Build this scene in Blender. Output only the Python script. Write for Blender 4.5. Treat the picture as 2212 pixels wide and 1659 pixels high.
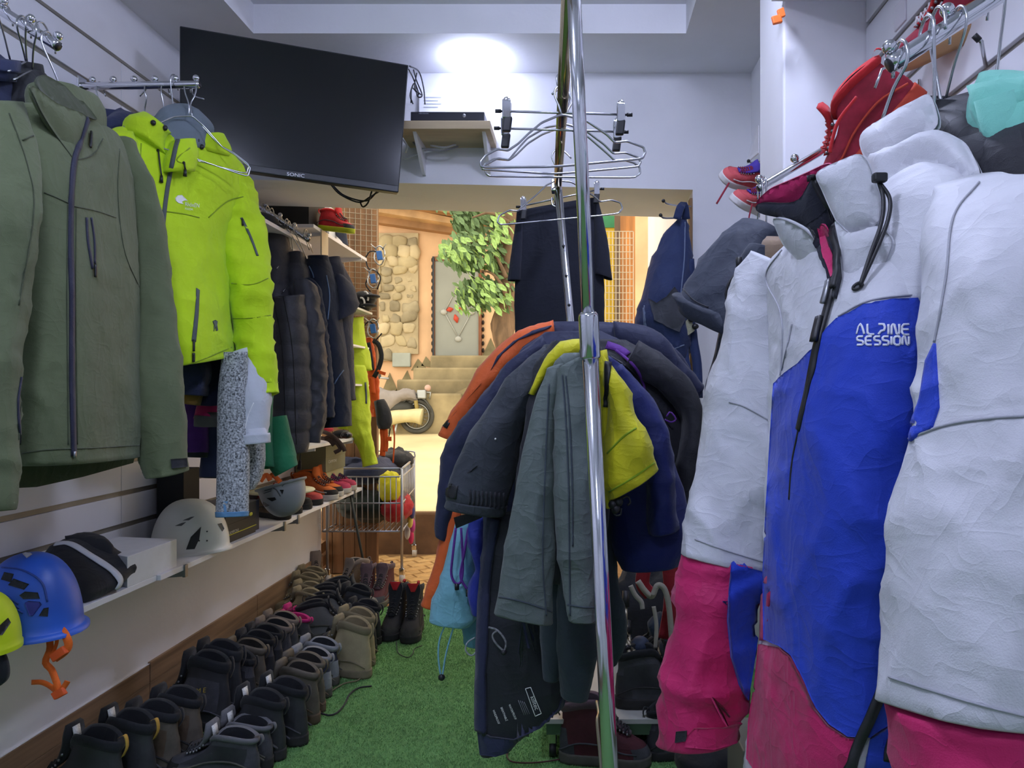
import bpy, math, random
import numpy as np
from mathutils import Vector, Matrix
from mathutils.bvhtree import BVHTree
from mathutils.geometry import delaunay_2d_cdt

for o in list(bpy.data.objects):
    bpy.data.objects.remove(o, do_unlink=True)
SC = bpy.context.scene
COL = SC.collection
random.seed(4)

# ------------------------------------------------------------------ camera, world, exposure
F, CX, CY, H = 1600.0, 1247.0, 853.0, 1.2
cam_d = bpy.data.cameras.new('camera')
cam_d.sensor_fit = 'HORIZONTAL'; cam_d.sensor_width = 36.0
cam_d.lens = 36.0 * F / 2212.0
cam_d.shift_x = (1106.0 - CX) / 2212.0
cam_d.shift_y = (CY - 829.5) / 2212.0
cam_d.clip_start = 0.03
cam = bpy.data.objects.new('camera', cam_d); COL.objects.link(cam)
cam.location = (0, 0, H); cam.rotation_euler = (math.pi / 2, 0, 0)
SC.camera = cam
W = bpy.data.worlds.new('world'); SC.world = W; W.use_nodes = True
WB = W.node_tree.nodes['Background']
WB.inputs[0].default_value = (1.0, 0.93, 0.80, 1); WB.inputs[1].default_value = 1.5
SC.view_settings.view_transform = 'Standard'; SC.view_settings.look = 'None'
SC.view_settings.gamma = 1.0; SC.view_settings.use_curve_mapping = False
SC.view_settings.exposure = 0.85
LAMP = 62.0          # emission of the ceiling lamps

# ------------------------------------------------------------------ room constants
XL, XR, ZC = -1.645, 0.827, 2.636
YF, YFB = 3.307, 3.76            # beam over the opening
XO = 0.516                       # right jamb of the opening

def P(x, y, Y): return np.array(((x - CX) * Y / F, Y, H - (y - CY) * Y / F))
def FLR(x, y, z=0.0): return P(x, y, (H - z) * F / (y - CY))
def topx(p):
    p = np.asarray(p, float)
    return np.stack((CX + F * p[..., 0] / p[..., 1], CY - F * (p[..., 2] - H) / p[..., 1]), -1)

# ------------------------------------------------------------------ materials
def lin(h):
    h = h.lstrip('#'); c = [int(h[i:i + 2], 16) / 255 for i in (0, 2, 4)]
    return tuple((v / 12.92 if v <= .04045 else ((v + .055) / 1.055) ** 2.4) for v in c) + (1,)
MATS = {}
def mat(name, col, rough=.6, metal=0, var=.12, vscale=6, bump=0, bscale=200, sheen=0, spec=.5, coat=0, col2=None, detail=4, stretch=None):
    if name in MATS: return MATS[name]
    m = bpy.data.materials.new(name); m.use_nodes = True
    nt = m.node_tree; N = nt.nodes; b = N['Principled BSDF']
    c = lin(col)
    b.inputs['Roughness'].default_value = rough; b.inputs['Metallic'].default_value = metal
    b.inputs['Specular IOR Level'].default_value = spec
    if sheen: b.inputs['Sheen Weight'].default_value = sheen; b.inputs['Sheen Roughness'].default_value = .5
    if coat: b.inputs['Coat Weight'].default_value = coat
    b.inputs['Base Color'].default_value = c
    if var or bump:
        tc = N.new('ShaderNodeTexCoord'); src = tc.outputs['Object']
        if stretch:
            mp = N.new('ShaderNodeMapping'); mp.inputs['Scale'].default_value = stretch
            nt.links.new(src, mp.inputs[0]); src = mp.outputs[0]
    if var or col2:
        n = N.new('ShaderNodeTexNoise'); n.inputs['Scale'].default_value = vscale; n.inputs['Detail'].default_value = detail
        nt.links.new(src, n.inputs['Vector'])
        r = N.new('ShaderNodeValToRGB'); r.color_ramp.elements[0].position = .32; r.color_ramp.elements[1].position = .68
        if col2:
            r.color_ramp.elements[0].color = lin(col2); r.color_ramp.elements[1].color = c
        else:
            r.color_ramp.elements[0].color = tuple(v * (1 - var) for v in c[:3]) + (1,)
            r.color_ramp.elements[1].color = tuple(min(1, v * (1 + var)) for v in c[:3]) + (1,)
        nt.links.new(n.outputs[0], r.inputs[0]); nt.links.new(r.outputs[0], b.inputs['Base Color'])
    if bump:
        n2 = N.new('ShaderNodeTexNoise'); n2.inputs['Scale'].default_value = bscale; n2.inputs['Detail'].default_value = 3
        nt.links.new(src, n2.inputs['Vector'])
        bp = N.new('ShaderNodeBump'); bp.inputs['Strength'].default_value = bump; bp.inputs['Distance'].default_value = .002
        nt.links.new(n2.outputs[0], bp.inputs['Height']); nt.links.new(bp.outputs[0], b.inputs['Normal'])
    MATS[name] = m
    return m
def cloth(name, col, rough=.72, var=.07, sheen=.12, bump=.25, crease=.24, **k):
    new = 'cloth_' + name not in MATS
    m = mat('cloth_' + name, col, rough, var=var, vscale=9, bump=bump, bscale=600, sheen=sheen, spec=.3, **k)
    if new and crease:      # fine creases of the fabric
        nt = m.node_tree; N = nt.nodes; tc = N['Texture Coordinate']; b0 = N['Bump']
        hs = []
        for sc, st in ((13, (1.3, 1.3, .7)), (24, (.8, .8, 1.5))):
            mp = N.new('ShaderNodeMapping'); mp.inputs['Scale'].default_value = st; mp.inputs['Rotation'].default_value = (.4, .5, sc)
            nz = N.new('ShaderNodeTexNoise'); nz.inputs['Scale'].default_value = sc; nz.inputs['Detail'].default_value = 1.5; nz.inputs['Distortion'].default_value = .7
            a = N.new('ShaderNodeMath'); a.operation = 'SUBTRACT'; a.inputs[1].default_value = .5
            c = N.new('ShaderNodeMath'); c.operation = 'ABSOLUTE'
            d = N.new('ShaderNodeMath'); d.operation = 'POWER'; d.inputs[1].default_value = .6
            nt.links.new(tc.outputs['Object'], mp.inputs[0]); nt.links.new(mp.outputs[0], nz.inputs['Vector']); nt.links.new(nz.outputs[0], a.inputs[0]); nt.links.new(a.outputs[0], c.inputs[0]); nt.links.new(c.outputs[0], d.inputs[0]); hs.append(d)
        e = N.new('ShaderNodeMath'); e.operation = 'MULTIPLY_ADD'; e.inputs[1].default_value = .5
        nt.links.new(hs[1].outputs[0], e.inputs[0]); nt.links.new(hs[0].outputs[0], e.inputs[2])
        b2 = N.new('ShaderNodeBump'); b2.inputs['Strength'].default_value = crease; b2.inputs['Distance'].default_value = .012; b2.invert = True
        nt.links.new(e.outputs[0], b2.inputs['Height']); nt.links.new(b2.outputs[0], b0.inputs['Normal'])
    return m
def emit(name, col, s):
    m = bpy.data.materials.new(name); m.use_nodes = True; b = m.node_tree.nodes['Principled BSDF']
    b.inputs['Base Color'].default_value = lin(col); b.inputs['Emission Color'].default_value = lin(col)
    b.inputs['Emission Strength'].default_value = s
    MATS[name] = m; return m
CHROME = mat('chrome', '#d9dade', .12, 1, var=0)
WIRE = mat('hanger_wire', '#c2c4c8', .25, 1, var=0)
BLK = mat('black_plastic', '#1b1c20', .45, var=0)
RUB = mat('black_rubber', '#262628', .8, var=.1, bump=.2)
WHITEP = mat('white_paint', '#e9e9ee', .75, var=.04, vscale=3, bump=.35, bscale=45)
WHITEB = mat('white_board', '#e4e4ea', .42, var=.02, vscale=2)
EYE = mat('eyelet', '#8d8f93', .35, .8, var=0)

# ------------------------------------------------------------------ numpy noise
def _h(ix, iy, iz, s):
    n = (ix * 374761393 + iy * 668265263 + iz * 1442695041 + s * 974126177) & 0xffffffff
    n = ((n ^ (n >> 13)) * 1274126177) & 0xffffffff
    return ((n ^ (n >> 16)) & 0xffff) / 32767.5 - 1
def vn(p, s=0):
    p = np.asarray(p, float); i = np.floor(p).astype(np.int64); f = p - i; f = f * f * (3 - 2 * f)
    r = 0
    for a in (0, 1):
        wx = f[..., 0] if a else 1 - f[..., 0]
        for b in (0, 1):
            wy = f[..., 1] if b else 1 - f[..., 1]
            for c in (0, 1):
                wz = f[..., 2] if c else 1 - f[..., 2]
                r = r + wx * wy * wz * _h(i[..., 0] + a, i[..., 1] + b, i[..., 2] + c, s)
    return r
def wrinkle(p, kind, s):
    p = np.asarray(p, float)
    q = np.stack((p[..., 0] + .35 * p[..., 2], p[..., 1] - .3 * p[..., 2], p[..., 2]), -1)
    q2 = np.stack((p[..., 0] - .5 * p[..., 2], p[..., 1] + .45 * p[..., 2], p[..., 2]), -1)
    if kind == 'hang':
        a = vn(p * (11, 11, 1.6), s); r = (1 - np.abs(vn(q * (17, 17, 6), s + 1))) ** 4
        r2 = (1 - np.abs(vn(q2 * (13, 13, 9), s + 4))) ** 5
        return .85 * a + .55 * r + .5 * r2 - .3 + .12 * vn(p * 45, s + 2)
    if kind == 'sleeve':
        a = vn(p * (7, 7, 5), s); r = (1 - np.abs(vn(q * (9, 9, 22), s + 1))) ** 4
        r2 = (1 - np.abs(vn(q2 * (8, 8, 16), s + 3))) ** 4
        return .6 * a + .75 * r + .7 * r2 - .45 + .1 * vn(p * 50, s + 2)
    if kind == 'soft':
        r = (1 - np.abs(vn(q * (8, 8, 7), s + 1))) ** 4; r2 = (1 - np.abs(vn(q2 * (12, 12, 6), s + 3))) ** 5; r3 = (1 - np.abs(vn(q * (15, 15, 17), s + 5))) ** 6
        return .7 * vn(p * (6, 6, 2.5), s) + .45 * r + .4 * r2 + .3 * r3 - .25 + .06 * vn(p * 50, s + 2)
    if kind == 'knit':
        return .5 * vn(p * (9, 9, 3), s) + .35 * vn(p * (120, 120, 60), s + 1)
    if kind == 'puff':
        ph = p[..., 2] * 2 * math.pi / .095 + 1.2 * vn(p * (3, 3, 1), s)
        a = np.abs(np.sin(ph / 2)) ** .6
        return 1.3 * (a - .7) + .45 * vn(p * (22, 22, 14), s + 1)
    if kind == 'crumple':
        return .6 * vn(p * 14, s) + .9 * ((1 - np.abs(vn(q * 20, s + 1))) ** 3 - .4) + .2 * vn(p * 50, s + 2)
    return vn(p * 8, s)

# ------------------------------------------------------------------ mesh builder
class MB:
    def __init__(s): s.v = []; s.f = []; s.n = 0
    def add(s, v, f):
        v = np.asarray(v, float).reshape(-1, 3)
        s.v.append(v); n = s.n
        s.f.extend([tuple(i + n for i in q) for q in f]); s.n += len(v); return s
    def box(s, x0, x1, y0, y1, z0, z1):
        v = [(x, y, z) for z in (z0, z1) for y in (y0, y1) for x in (x0, x1)]
        return s.add(v, [(0, 2, 3, 1), (4, 5, 7, 6), (0, 1, 5, 4), (2, 6, 7, 3), (0, 4, 6, 2), (1, 3, 7, 5)])
    def hexa(s, a, b):     # two quads (4 pts each), joined into a solid
        v = list(a) + list(b)
        return s.add(v, [(3, 2, 1, 0), (4, 5, 6, 7), (0, 1, 5, 4), (1, 2, 6, 5), (2, 3, 7, 6), (3, 0, 4, 7)])
    def obox(s, c, ax, ay, az):
        c, ax, ay, az = (np.asarray(t, float) for t in (c, ax, ay, az))
        return s.hexa([c - ax - ay - az, c + ax - ay - az, c + ax + ay - az, c - ax + ay - az],
                      [c - ax - ay + az, c + ax - ay + az, c + ax + ay + az, c - ax + ay + az])
    def loft(s, R, cap0=True, cap1=True, closed=True):
        R = np.asarray(R, float); k, n, _ = R.shape; f = []
        m = n if closed else n - 1
        for i in range(k - 1):
            for j in range(m):
                f.append((i * n + j, i * n + (j + 1) % n, (i + 1) * n + (j + 1) % n, (i + 1) * n + j))
        v = R.reshape(-1, 3)
        if cap0:
            v = np.vstack((v, R[0].mean(0))); c = len(v) - 1
            f += [(c, (j + 1) % n, j) for j in range(n)]
        if cap1:
            v = np.vstack((v, R[-1].mean(0))); c = len(v) - 1; b = (k - 1) * n
            f += [(c, b + j, b + (j + 1) % n) for j in range(n)]
        return s.add(v, f)
    def tube(s, pts, r, n=8, closed=False, cap=True):
        p = np.asarray(pts, float); k = len(p)
        rr = np.full(k, r) if np.isscalar(r) else np.asarray(r, float)
        t = np.gradient(p, axis=0)
        if closed: t = np.roll(p, -1, 0) - np.roll(p, 1, 0)
        t /= np.linalg.norm(t, axis=1)[:, None] + 1e-12
        u = np.cross(t[0], (0, 0, 1.)); 
        if np.linalg.norm(u) < .1: u = np.cross(t[0], (1., 0, 0))
        a = np.arange(n) * 2 * math.pi / n; R = []
        for i in range(k):
            u = u - t[i] * np.dot(u, t[i]); u /= np.linalg.norm(u) + 1e-12
            w = np.cross(t[i], u)
            R.append(p[i] + rr[i] * (np.cos(a)[:, None] * u + np.sin(a)[:, None] * w))
        if closed: R.append(R[0]); return s.loft(R, False, False)
        return s.loft(R, cap, cap)
    def ball(s, c, r, n=12, m=8, M=None):
        r = np.asarray((r, r, r) if np.isscalar(r) else r, float)
        R = []
        for i in range(m + 1):
            th = math.pi * (i + (.02 if i == 0 else -.02 if i == m else 0)) / m
            a = np.arange(n) * 2 * math.pi / n
            q = np.stack((np.cos(a) * math.sin(th), np.sin(a) * math.sin(th), np.full(n, math.cos(th))), 1) * r
            if M is not None: q = q @ np.asarray(M).T
            R.append(q + c)
        return s.loft(R[::-1])
    def lathe(s, prof, c=(0, 0, 0), n=24, cap0=True, cap1=True):
        a = np.arange(n) * 2 * math.pi / n
        return s.loft([np.stack((r * np.cos(a), r * np.sin(a), np.full(n, z)), 1) + c for r, z in prof], cap0, cap1)
    def prism(s, poly, off):     # planar polygon (3d pts) extruded by off
        p = np.asarray(poly, float); n = len(p); off = np.asarray(off, float)
        f = [tuple(range(n)), tuple(range(2 * n - 1, n - 1, -1))]
        f += [(i, i + n, (i + 1) % n + n, (i + 1) % n) for i in range(n)]
        return s.add(np.vstack((p, p + off)), f)
    def ribbon(s, pts, nrm, w, t):
        p = np.asarray(pts, float); nr = np.asarray(nrm, float)
        if nr.ndim == 1: nr = np.tile(nr, (len(p), 1))
        tg = np.gradient(p, axis=0); tg /= np.linalg.norm(tg, axis=1)[:, None] + 1e-12
        sd = np.cross(tg, nr); sd /= np.linalg.norm(sd, axis=1)[:, None] + 1e-12
        ww = (np.full(len(p), w) if np.isscalar(w) else np.asarray(w))[:, None] / 2
        R = np.stack((p - sd * ww - nr * t * .3, p - sd * ww * .92 + nr * t, p + sd * ww * .92 + nr * t, p + sd * ww - nr * t * .3), 1)
        return s.loft(R)

GEO = {}; WL = {}
def obj(name, mb, m, parent=None, smooth=True, bevel=0):
    V = np.vstack(mb.v)
    L = WL.get(parent.name, np.zeros(3)) if parent else np.zeros(3)
    me = bpy.data.meshes.new(name); me.from_pydata((V - L).tolist(), [], mb.f)
    o = bpy.data.objects.new(name, me); COL.objects.link(o)
    if m is not None: me.materials.append(m)
    if smooth: me.polygons.foreach_set('use_smooth', [True] * len(me.polygons))
    if parent: o.parent = parent; WL[o.name] = L
    else: WL[o.name] = np.zeros(3)
    if bevel:
        b = o.modifiers.new('bevel', 'BEVEL'); b.width = bevel; b.segments = 2; b.limit_method = 'ANGLE'
    GEO[o.name] = (V, mb.f)
    return o
def tag(o, label=None, cat=None, group=None, kind=None):
    for k, v in (('label', label), ('category', cat), ('group', group), ('kind', kind)):
        if v: o[k] = v
    return o
def thing(name, label, cat, loc=(0, 0, 0), group=None):
    o = bpy.data.objects.new(name, None); COL.objects.link(o); o.empty_display_size = .05
    o.location = tuple(float(x) for x in loc); WL[o.name] = np.asarray(loc, float)
    return tag(o, label, cat, group)
def struct(name, mb, m, smooth=False, **k): return tag(obj(name, mb, m, smooth=smooth, **k), kind='structure')
def copy_tree(o, parent=None):
    c = o.copy(); COL.objects.link(c); c.parent = parent
    for ch in o.children: copy_tree(ch, c)
    return c

# ------------------------------------------------------------------ curves and lofts from picture measurements
def crom(p, m):
    p = np.asarray(p, float); k = len(p)
    if k == 2: 
        t = np.linspace(0, 1, m)[:, None]; return p[0] * (1 - t) + p[1] * t
    e = np.vstack((2 * p[:1] - p[1:2], p, 2 * p[-1:] - p[-2:-1]))
    t = np.linspace(0, k - 1 - 1e-9, m); i = t.astype(int); f = (t - i)[:, None]
    a, b, c, d = e[i], e[i + 1], e[i + 2], e[i + 3]
    return .5 * (2 * b + (c - a) * f + (2 * a - 5 * b + 4 * c - d) * f ** 2 + (3 * b - a - 3 * c + d) * f ** 3)
def _ring(c, u, v, n, e):
    a = np.arange(n) * 2 * math.pi / n; ca, sa = np.cos(a), np.sin(a)
    x = np.sign(ca) * np.abs(ca) ** (2 / e); y = np.sign(sa) * np.abs(sa) ** (2 / e)
    return c + x[:, None] * u + y[:, None] * v
def keyrings(rows, n=32, e=2.3):
    """rows: (xl,yl,xr,yr,Yl,Yr,b): picture edge points of the cross-section, their distances, half depth"""
    rows = [list(map(float, r)) for r in rows]; tgt = [(np.array(r[:2]), np.array(r[2:4])) for r in rows]
    for it in range(4):
        L = np.array([P(r[0], r[1], r[4]) for r in rows]); R = np.array([P(r[2], r[3], r[5]) for r in rows])
        C = (L + R) / 2; U = (R - L) / 2
        T = np.gradient(C, axis=0) if len(rows) > 1 else np.array([[0, 0, -1.]])
        Vv = np.cross(U, T); Vv /= np.linalg.norm(Vv, axis=1)[:, None] + 1e-9
        Vv = Vv * np.array([r[6] for r in rows])[:, None]
        if it == 3: break
        for k, r in enumerate(rows):
            q = topx(_ring(C[k], U[k], Vv[k], 32, e)); a, b = tgt[k]; d = b - a; ln = np.linalg.norm(d) + 1e-6; d = d / ln
            s = (q - a) @ d; lo, hi = s.min(), s.max()
            cur0 = np.array(r[:2]); cur1 = np.array(r[2:4])
            n0 = cur0 - d * lo * .8; n1 = cur1 + d * (ln - hi) * .8
            if (n1 - n0) @ d > ln * .12: r[:2] = n0; r[2:4] = n1
    return C, U, Vv
def drape(name, rows, m, parent=None, n=44, step=.013, amp=.006, kind='hang', seed=None, e=2.3, cap0=True, hollow=True, world=None, taper=True):
    global _SEED
    if seed is None: _SEED += 7; seed = _SEED
    C, U, Vv = world if world else keyrings(rows, e=e)
    ln = np.linalg.norm(np.diff(C, axis=0), axis=1).sum(); k = max(6, int(ln / step))
    C, U, Vv = crom(C, k), crom(U, k), crom(Vv, k)
    R = np.array([_ring(C[i], U[i], Vv[i], n, e) for i in range(k)])
    D = R - C[:, None, :]; Dn = D / (np.linalg.norm(D, axis=2)[..., None] + 1e-9)
    w = wrinkle(R, kind, seed) * amp
    R = R + Dn * w[..., None]
    R = list(R)
    if hollow:
        T = C[-1] - C[-2]; T /= np.linalg.norm(T) + 1e-9; c = R[-1].mean(0)
        R += [c + (R[-1] - c) * .97 + T * .002, c + (R[-1] - c) * .92 - T * .004, c + (R[-1] - c) * .8 - T * .05]
    mb = MB().loft(R, cap0, True)
    return obj(name, mb, m, parent)
_SEED = 11
def bvh(*objs):
    V, Fc, n = [], [], 0
    for o in objs:
        v, f = GEO[o.name]; V.append(v); Fc += [tuple(i + n for i in q) for q in f]; n += len(v)
    return BVHTree.FromPolygons([Vector(p) for p in np.vstack(V)], Fc)
CAMV = Vector((0, 0, H))
def hit(b, x, y, off=.002, Y=None):
    d = Vector(P(x, y, 1.0)) - CAMV; d.normalize()
    l, nrm, _, _ = b.ray_cast(CAMV, d)
    if l is None:
        for g in (Y,) if Y else (1, 1.3, 1.7, 2.2, 2.8, 3.5):
            q, nn, _, ds = b.find_nearest(Vector(P(x, y, g)))
            if q is not None: l, nrm = q, nn; break
    if nrm.dot(d) > 0: nrm = -nrm
    return np.array(l + nrm * off), np.array(nrm)
def dens(pp, st=6):
    pp = np.asarray(pp, float); ln = np.linalg.norm(np.diff(pp, axis=0), axis=1).sum()
    return crom(pp, max(3, int(ln / st)))
def onpath(b, pp, off=.002, st=6, Y=None):
    q = [hit(b, x, y, off, Y) for x, y in dens(pp, st)]
    pts = np.array([a for a, _ in q]); nr = np.array([c for _, c in q])
    # keep the longest run that stays on one surface
    cut = [0] + [i + 1 for i in range(len(pts) - 1) if np.linalg.norm(pts[i + 1] - pts[i]) > .035] + [len(pts)]
    a0, a1 = max(zip(cut, cut[1:]), key=lambda c: c[1] - c[0])
    if a1 - a0 >= 3: pts, nr = pts[a0:a1], nr[a0:a1]
    if len(pts) > 5:
        for it in range(2):
            pts[1:-1] = .25 * pts[:-2] + .5 * pts[1:-1] + .25 * pts[2:]; nr[1:-1] = (nr[:-2] + nr[1:-1] + nr[2:]) / 3
    return pts, nr
def seam(name, b, pp, m, parent, r=.0016, off=.0005, st=6):
    p, _ = onpath(b, pp, off, st); return obj(name, MB().tube(p, r, 5), m, parent)
def band(name, b, pp, w, m, parent, off=.001, t=.002, st=6):
    p, n = onpath(b, pp, off, st); return obj(name, MB().ribbon(p, n, w, t), m, parent)
def patch(name, poly, b, m, parent, off=.002, res=9, Y=None):
    poly = np.asarray(poly, float); n = len(poly); bd = []
    for i in range(n):
        a, c = poly[i], poly[(i + 1) % n]; k = max(1, int(np.linalg.norm(c - a) / res))
        bd += [a + (c - a) * j / k for j in range(k)]
    bd = np.array(bd); lo, hi = bd.min(0), bd.max(0); ins = []
    for y in np.arange(lo[1] + res * .7, hi[1], res):
        xs = []
        for i in range(len(bd)):
            a, c = bd[i], bd[(i + 1) % len(bd)]
            if (a[1] > y) != (c[1] > y): xs.append(a[0] + (y - a[1]) * (c[0] - a[0]) / (c[1] - a[1]))
        xs.sort()
        for j in range(0, len(xs) - 1, 2):
            ins += [(x, y) for x in np.arange(xs[j] + res * .6, xs[j + 1] - res * .4, res)]
    pts = [Vector(p) for p in bd] + [Vector(p) for p in ins]
    ed = [(i, (i + 1) % len(bd)) for i in range(len(bd))]
    ov, oe, of, *_ = delaunay_2d_cdt(pts, ed, [], 1, 1e-4)
    H3 = [hit(b, v[0], v[1], off, Y) for v in ov]
    V = np.array([h[0] for h in H3])
    Fc = [tuple(f) for f in of]
    nb = len(bd)
    base = np.array([h[0] - h[1] * (off + .002) for h in H3[:nb]]); nv = len(V)
    # orient to camera
    f0 = Fc[0]; nn = np.cross(V[f0[1]] - V[f0[0]], V[f0[2]] - V[f0[0]])
    if np.dot(nn, V[f0[0]] - np.array(CAMV)) > 0: Fc = [q[::-1] for q in Fc]
    Fc += [(i, nv + i, nv + (i + 1) % nb, (i + 1) % nb) for i in range(nb)]
    return obj(name, MB().add(np.vstack((V, base)), Fc), m, parent)
def textmesh(s):
    cu = bpy.data.curves.new('t', 'FONT'); cu.body = s; cu.size = 1; cu.resolution_u = 3
    o = bpy.data.objects.new('t', cu); COL.objects.link(o)
    me = bpy.data.meshes.new_from_object(o.evaluated_get(bpy.context.evaluated_depsgraph_get()))
    V = np.array([v.co[:] for v in me.vertices]); Fc = [tuple(p.vertices) for p in me.polygons]
    bpy.data.objects.remove(o); bpy.data.meshes.remove(me); bpy.data.curves.remove(cu)
    return V[:, :2], Fc
def lettering(name, s, b, org, ex, ey, m, parent, off=.0015):
    V, Fc = textmesh(s); org, ex, ey = (np.asarray(t, float) for t in (org, ex, ey))
    q = org + V[:, :1] * ex + V[:, 1:] * ey
    return obj(name, MB().add([hit(b, x, y, off)[0] for x, y in q], Fc), m, parent, smooth=False)
def lettering3(name, s, org, ex, ey, m, parent):
    V, Fc = textmesh(s); org, ex, ey = (np.asarray(t, float) for t in (org, ex, ey))
    return obj(name, MB().add(org + V[:, :1] * ex + V[:, 1:] * ey, Fc), m, parent, smooth=False)
def pxtube(pp, r, n=6, st=5, smooth=True):
    """pp: (x,y,Y) picture points with their distances -> world tube"""
    q = np.array([P(*p) for p in pp])
    if smooth:
        ln = sum(math.hypot(a[0] - b[0], a[1] - b[1]) for a, b in zip(pp, pp[1:])); q = crom(q, max(len(pp), int(ln / st)))
    return MB().tube(q, r, n)
def slab(name, poly, plane, m, parent, th=.006, bulge=.006, res=10, amp=.002, seed=2):
    """fabric piece: outline measured in the picture, lying on a plane given by three (x,y,Y) points"""
    A, B, C = (P(*q) for q in plane); nrm = np.cross(B - A, C - A); nrm /= np.linalg.norm(nrm)
    O = np.array(CAMV)
    if nrm @ (A - O) > 0: nrm = -nrm
    poly = np.asarray(poly, float); n = len(poly); bd = []
    for i in range(n):
        a, c = poly[i], poly[(i + 1) % n]; k = max(1, int(np.linalg.norm(c - a) / res)); bd += [a + (c - a) * j / k for j in range(k)]
    bd = np.array(bd)
    for it in range(2): bd = .25 * np.roll(bd, 1, 0) + .5 * bd + .25 * np.roll(bd, -1, 0)
    ins = []
    for y in np.arange(bd[:, 1].min() + res * .6, bd[:, 1].max(), res):
        xs = sorted(a[0] + (y - a[1]) * (c[0] - a[0]) / (c[1] - a[1]) for a, c in zip(bd, np.roll(bd, -1, 0)) if (a[1] > y) != (c[1] > y))
        for j in range(0, len(xs) - 1, 2): ins += [(x, y) for x in np.arange(xs[j] + res * .6, xs[j + 1] - res * .4, res)]
    pts = [Vector(p) for p in bd] + [Vector(p) for p in ins]
    ov, oe, of, *_ = delaunay_2d_cdt(pts, [(i, (i + 1) % len(bd)) for i in range(len(bd))], [], 1, 1e-4)
    q = np.array([v[:] for v in ov]); D = np.stack(((q[:, 0] - CX) / F, np.ones(len(q)), -(q[:, 1] - CY) / F), 1)
    tt = ((A - O) @ nrm) / (D @ nrm); V = O + D * tt[:, None]
    dd = np.min(np.linalg.norm(q[:, None] - bd[None], axis=2), axis=1); bl = bulge * (1 - np.exp(-dd / 25))
    w = wrinkle(V, 'crumple', seed) * amp * np.minimum(1, dd / 10)
    Fr = V + nrm * (bl + w)[:, None]; Bk = V - nrm * (th + bl * .5)[:, None]; nv = len(V); nb = len(bd); Fc = [tuple(f) for f in of]
    f0 = Fc[0]; nn = np.cross(Fr[f0[1]] - Fr[f0[0]], Fr[f0[2]] - Fr[f0[0]])
    if nn @ nrm < 0: Fc = [f[::-1] for f in Fc]
    Fc = Fc + [tuple(i + nv for i in f[::-1]) for f in Fc] + [(i, i + nv, (i + 1) % nb + nv, (i + 1) % nb) for i in range(nb)]
    return obj(name, MB().add(np.vstack((Fr, Bk)), Fc), m, parent)
# ================================================================== THE ROOM
GREENF = mat('green_carpet_base', '#5f8f52', .95, var=.18, vscale=30, bump=.5, bscale=300)
struct('floor', MB().box(-2.4, 1.6, -2.2, 4.2, -.06, 0), GREENF)
# pile of the artificial turf
rng = np.random.default_rng(5)
def pile(nb, x0, x1, y0, y1):
    b = np.stack((rng.uniform(x0, x1, nb), rng.uniform(y0, y1, nb), np.zeros(nb)), 1)
    a = rng.uniform(0, 6.28, nb); d = np.stack((np.cos(a), np.sin(a), 0 * a), 1) * .0014
    t = b + np.stack((rng.normal(0, .003, nb), rng.normal(0, .003, nb), rng.uniform(.004, .008, nb)), 1)
    V = np.stack((b - d, b + d, t), 1).reshape(-1, 3)
    return MB().add(V, np.arange(nb * 3).reshape(-1, 3).tolist())
m = mat('green_turf_fibre', '#7ba76a', .9, var=.22, vscale=9, detail=8)
tag(obj('turf_pile', pile(150000, -1.2, .5, 2.1, 4.19), m, smooth=False), 'short green artificial turf pile covering the aisle floor', 'carpet', kind='stuff')

STONE = mat('tan_paver', '#c79d62', .8, var=.2, vscale=14, bump=.5, bscale=60)
fe = struct('floor_entrance', MB().box(-2.6, 1.4, 4.2, 5.6, -.06, -.006), mat('paver_joint', '#8d6a41', .9, var=.2, vscale=20))
pm = None
ca, sa = math.cos(.62), math.sin(.62)
for i in range(-16, 17):
    for j in range(-16, 17):
        u = i * .175 + (j % 2) * .087; v = j * .098
        x = -.75 + u * ca - v * sa; y = 4.9 + u * sa + v * ca
        if -1.55 < x < .15 and 4.29 < y < 5.51:
            if pm is None:
                mb = MB(); A = np.array((ca, sa, 0)); B = np.array((-sa, ca, 0)); Z = np.array((0, 0, 1.))
                a, b = A * .084, B * .046; a2, b2 = A * .079, B * .041
                mb.hexa([-a - b - Z * .012, a - b - Z * .012, a + b - Z * .012, -a + b - Z * .012], [-a2 - b2, a2 - b2, a2 + b2, -a2 + b2])
                o = obj('paver', mb, STONE, fe, smooth=False); pm = o.data
            else:
                o = bpy.data.objects.new('paver', pm); COL.objects.link(o); o.parent = fe
            o.location = (x, y, rng.uniform(-.002, .003)); o.rotation_euler.z = rng.normal(0, .015)
# high kerb up to the street, and the sloping street
KERB = mat('brown_kerb', '#6d5138', .85, var=.3, vscale=7, bump=.6, bscale=40)
struct('kerb', MB().box(-4.5, 4.5, 5.6, 5.9, -.1, .316), KERB, bevel=.02)
STREET = mat('pale_street', '#d9c79a', .9, var=.12, vscale=1.6, bump=.4, bscale=25, detail=8)
struct('street', MB().hexa([(-12, 5.6, .2), (9, 5.6, .2), (9, 14, .5), (-12, 14, .5)], [(-12, 5.62, .318), (9, 5.62, .318), (9, 14, .74), (-12, 14, .74)]), STREET)

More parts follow.
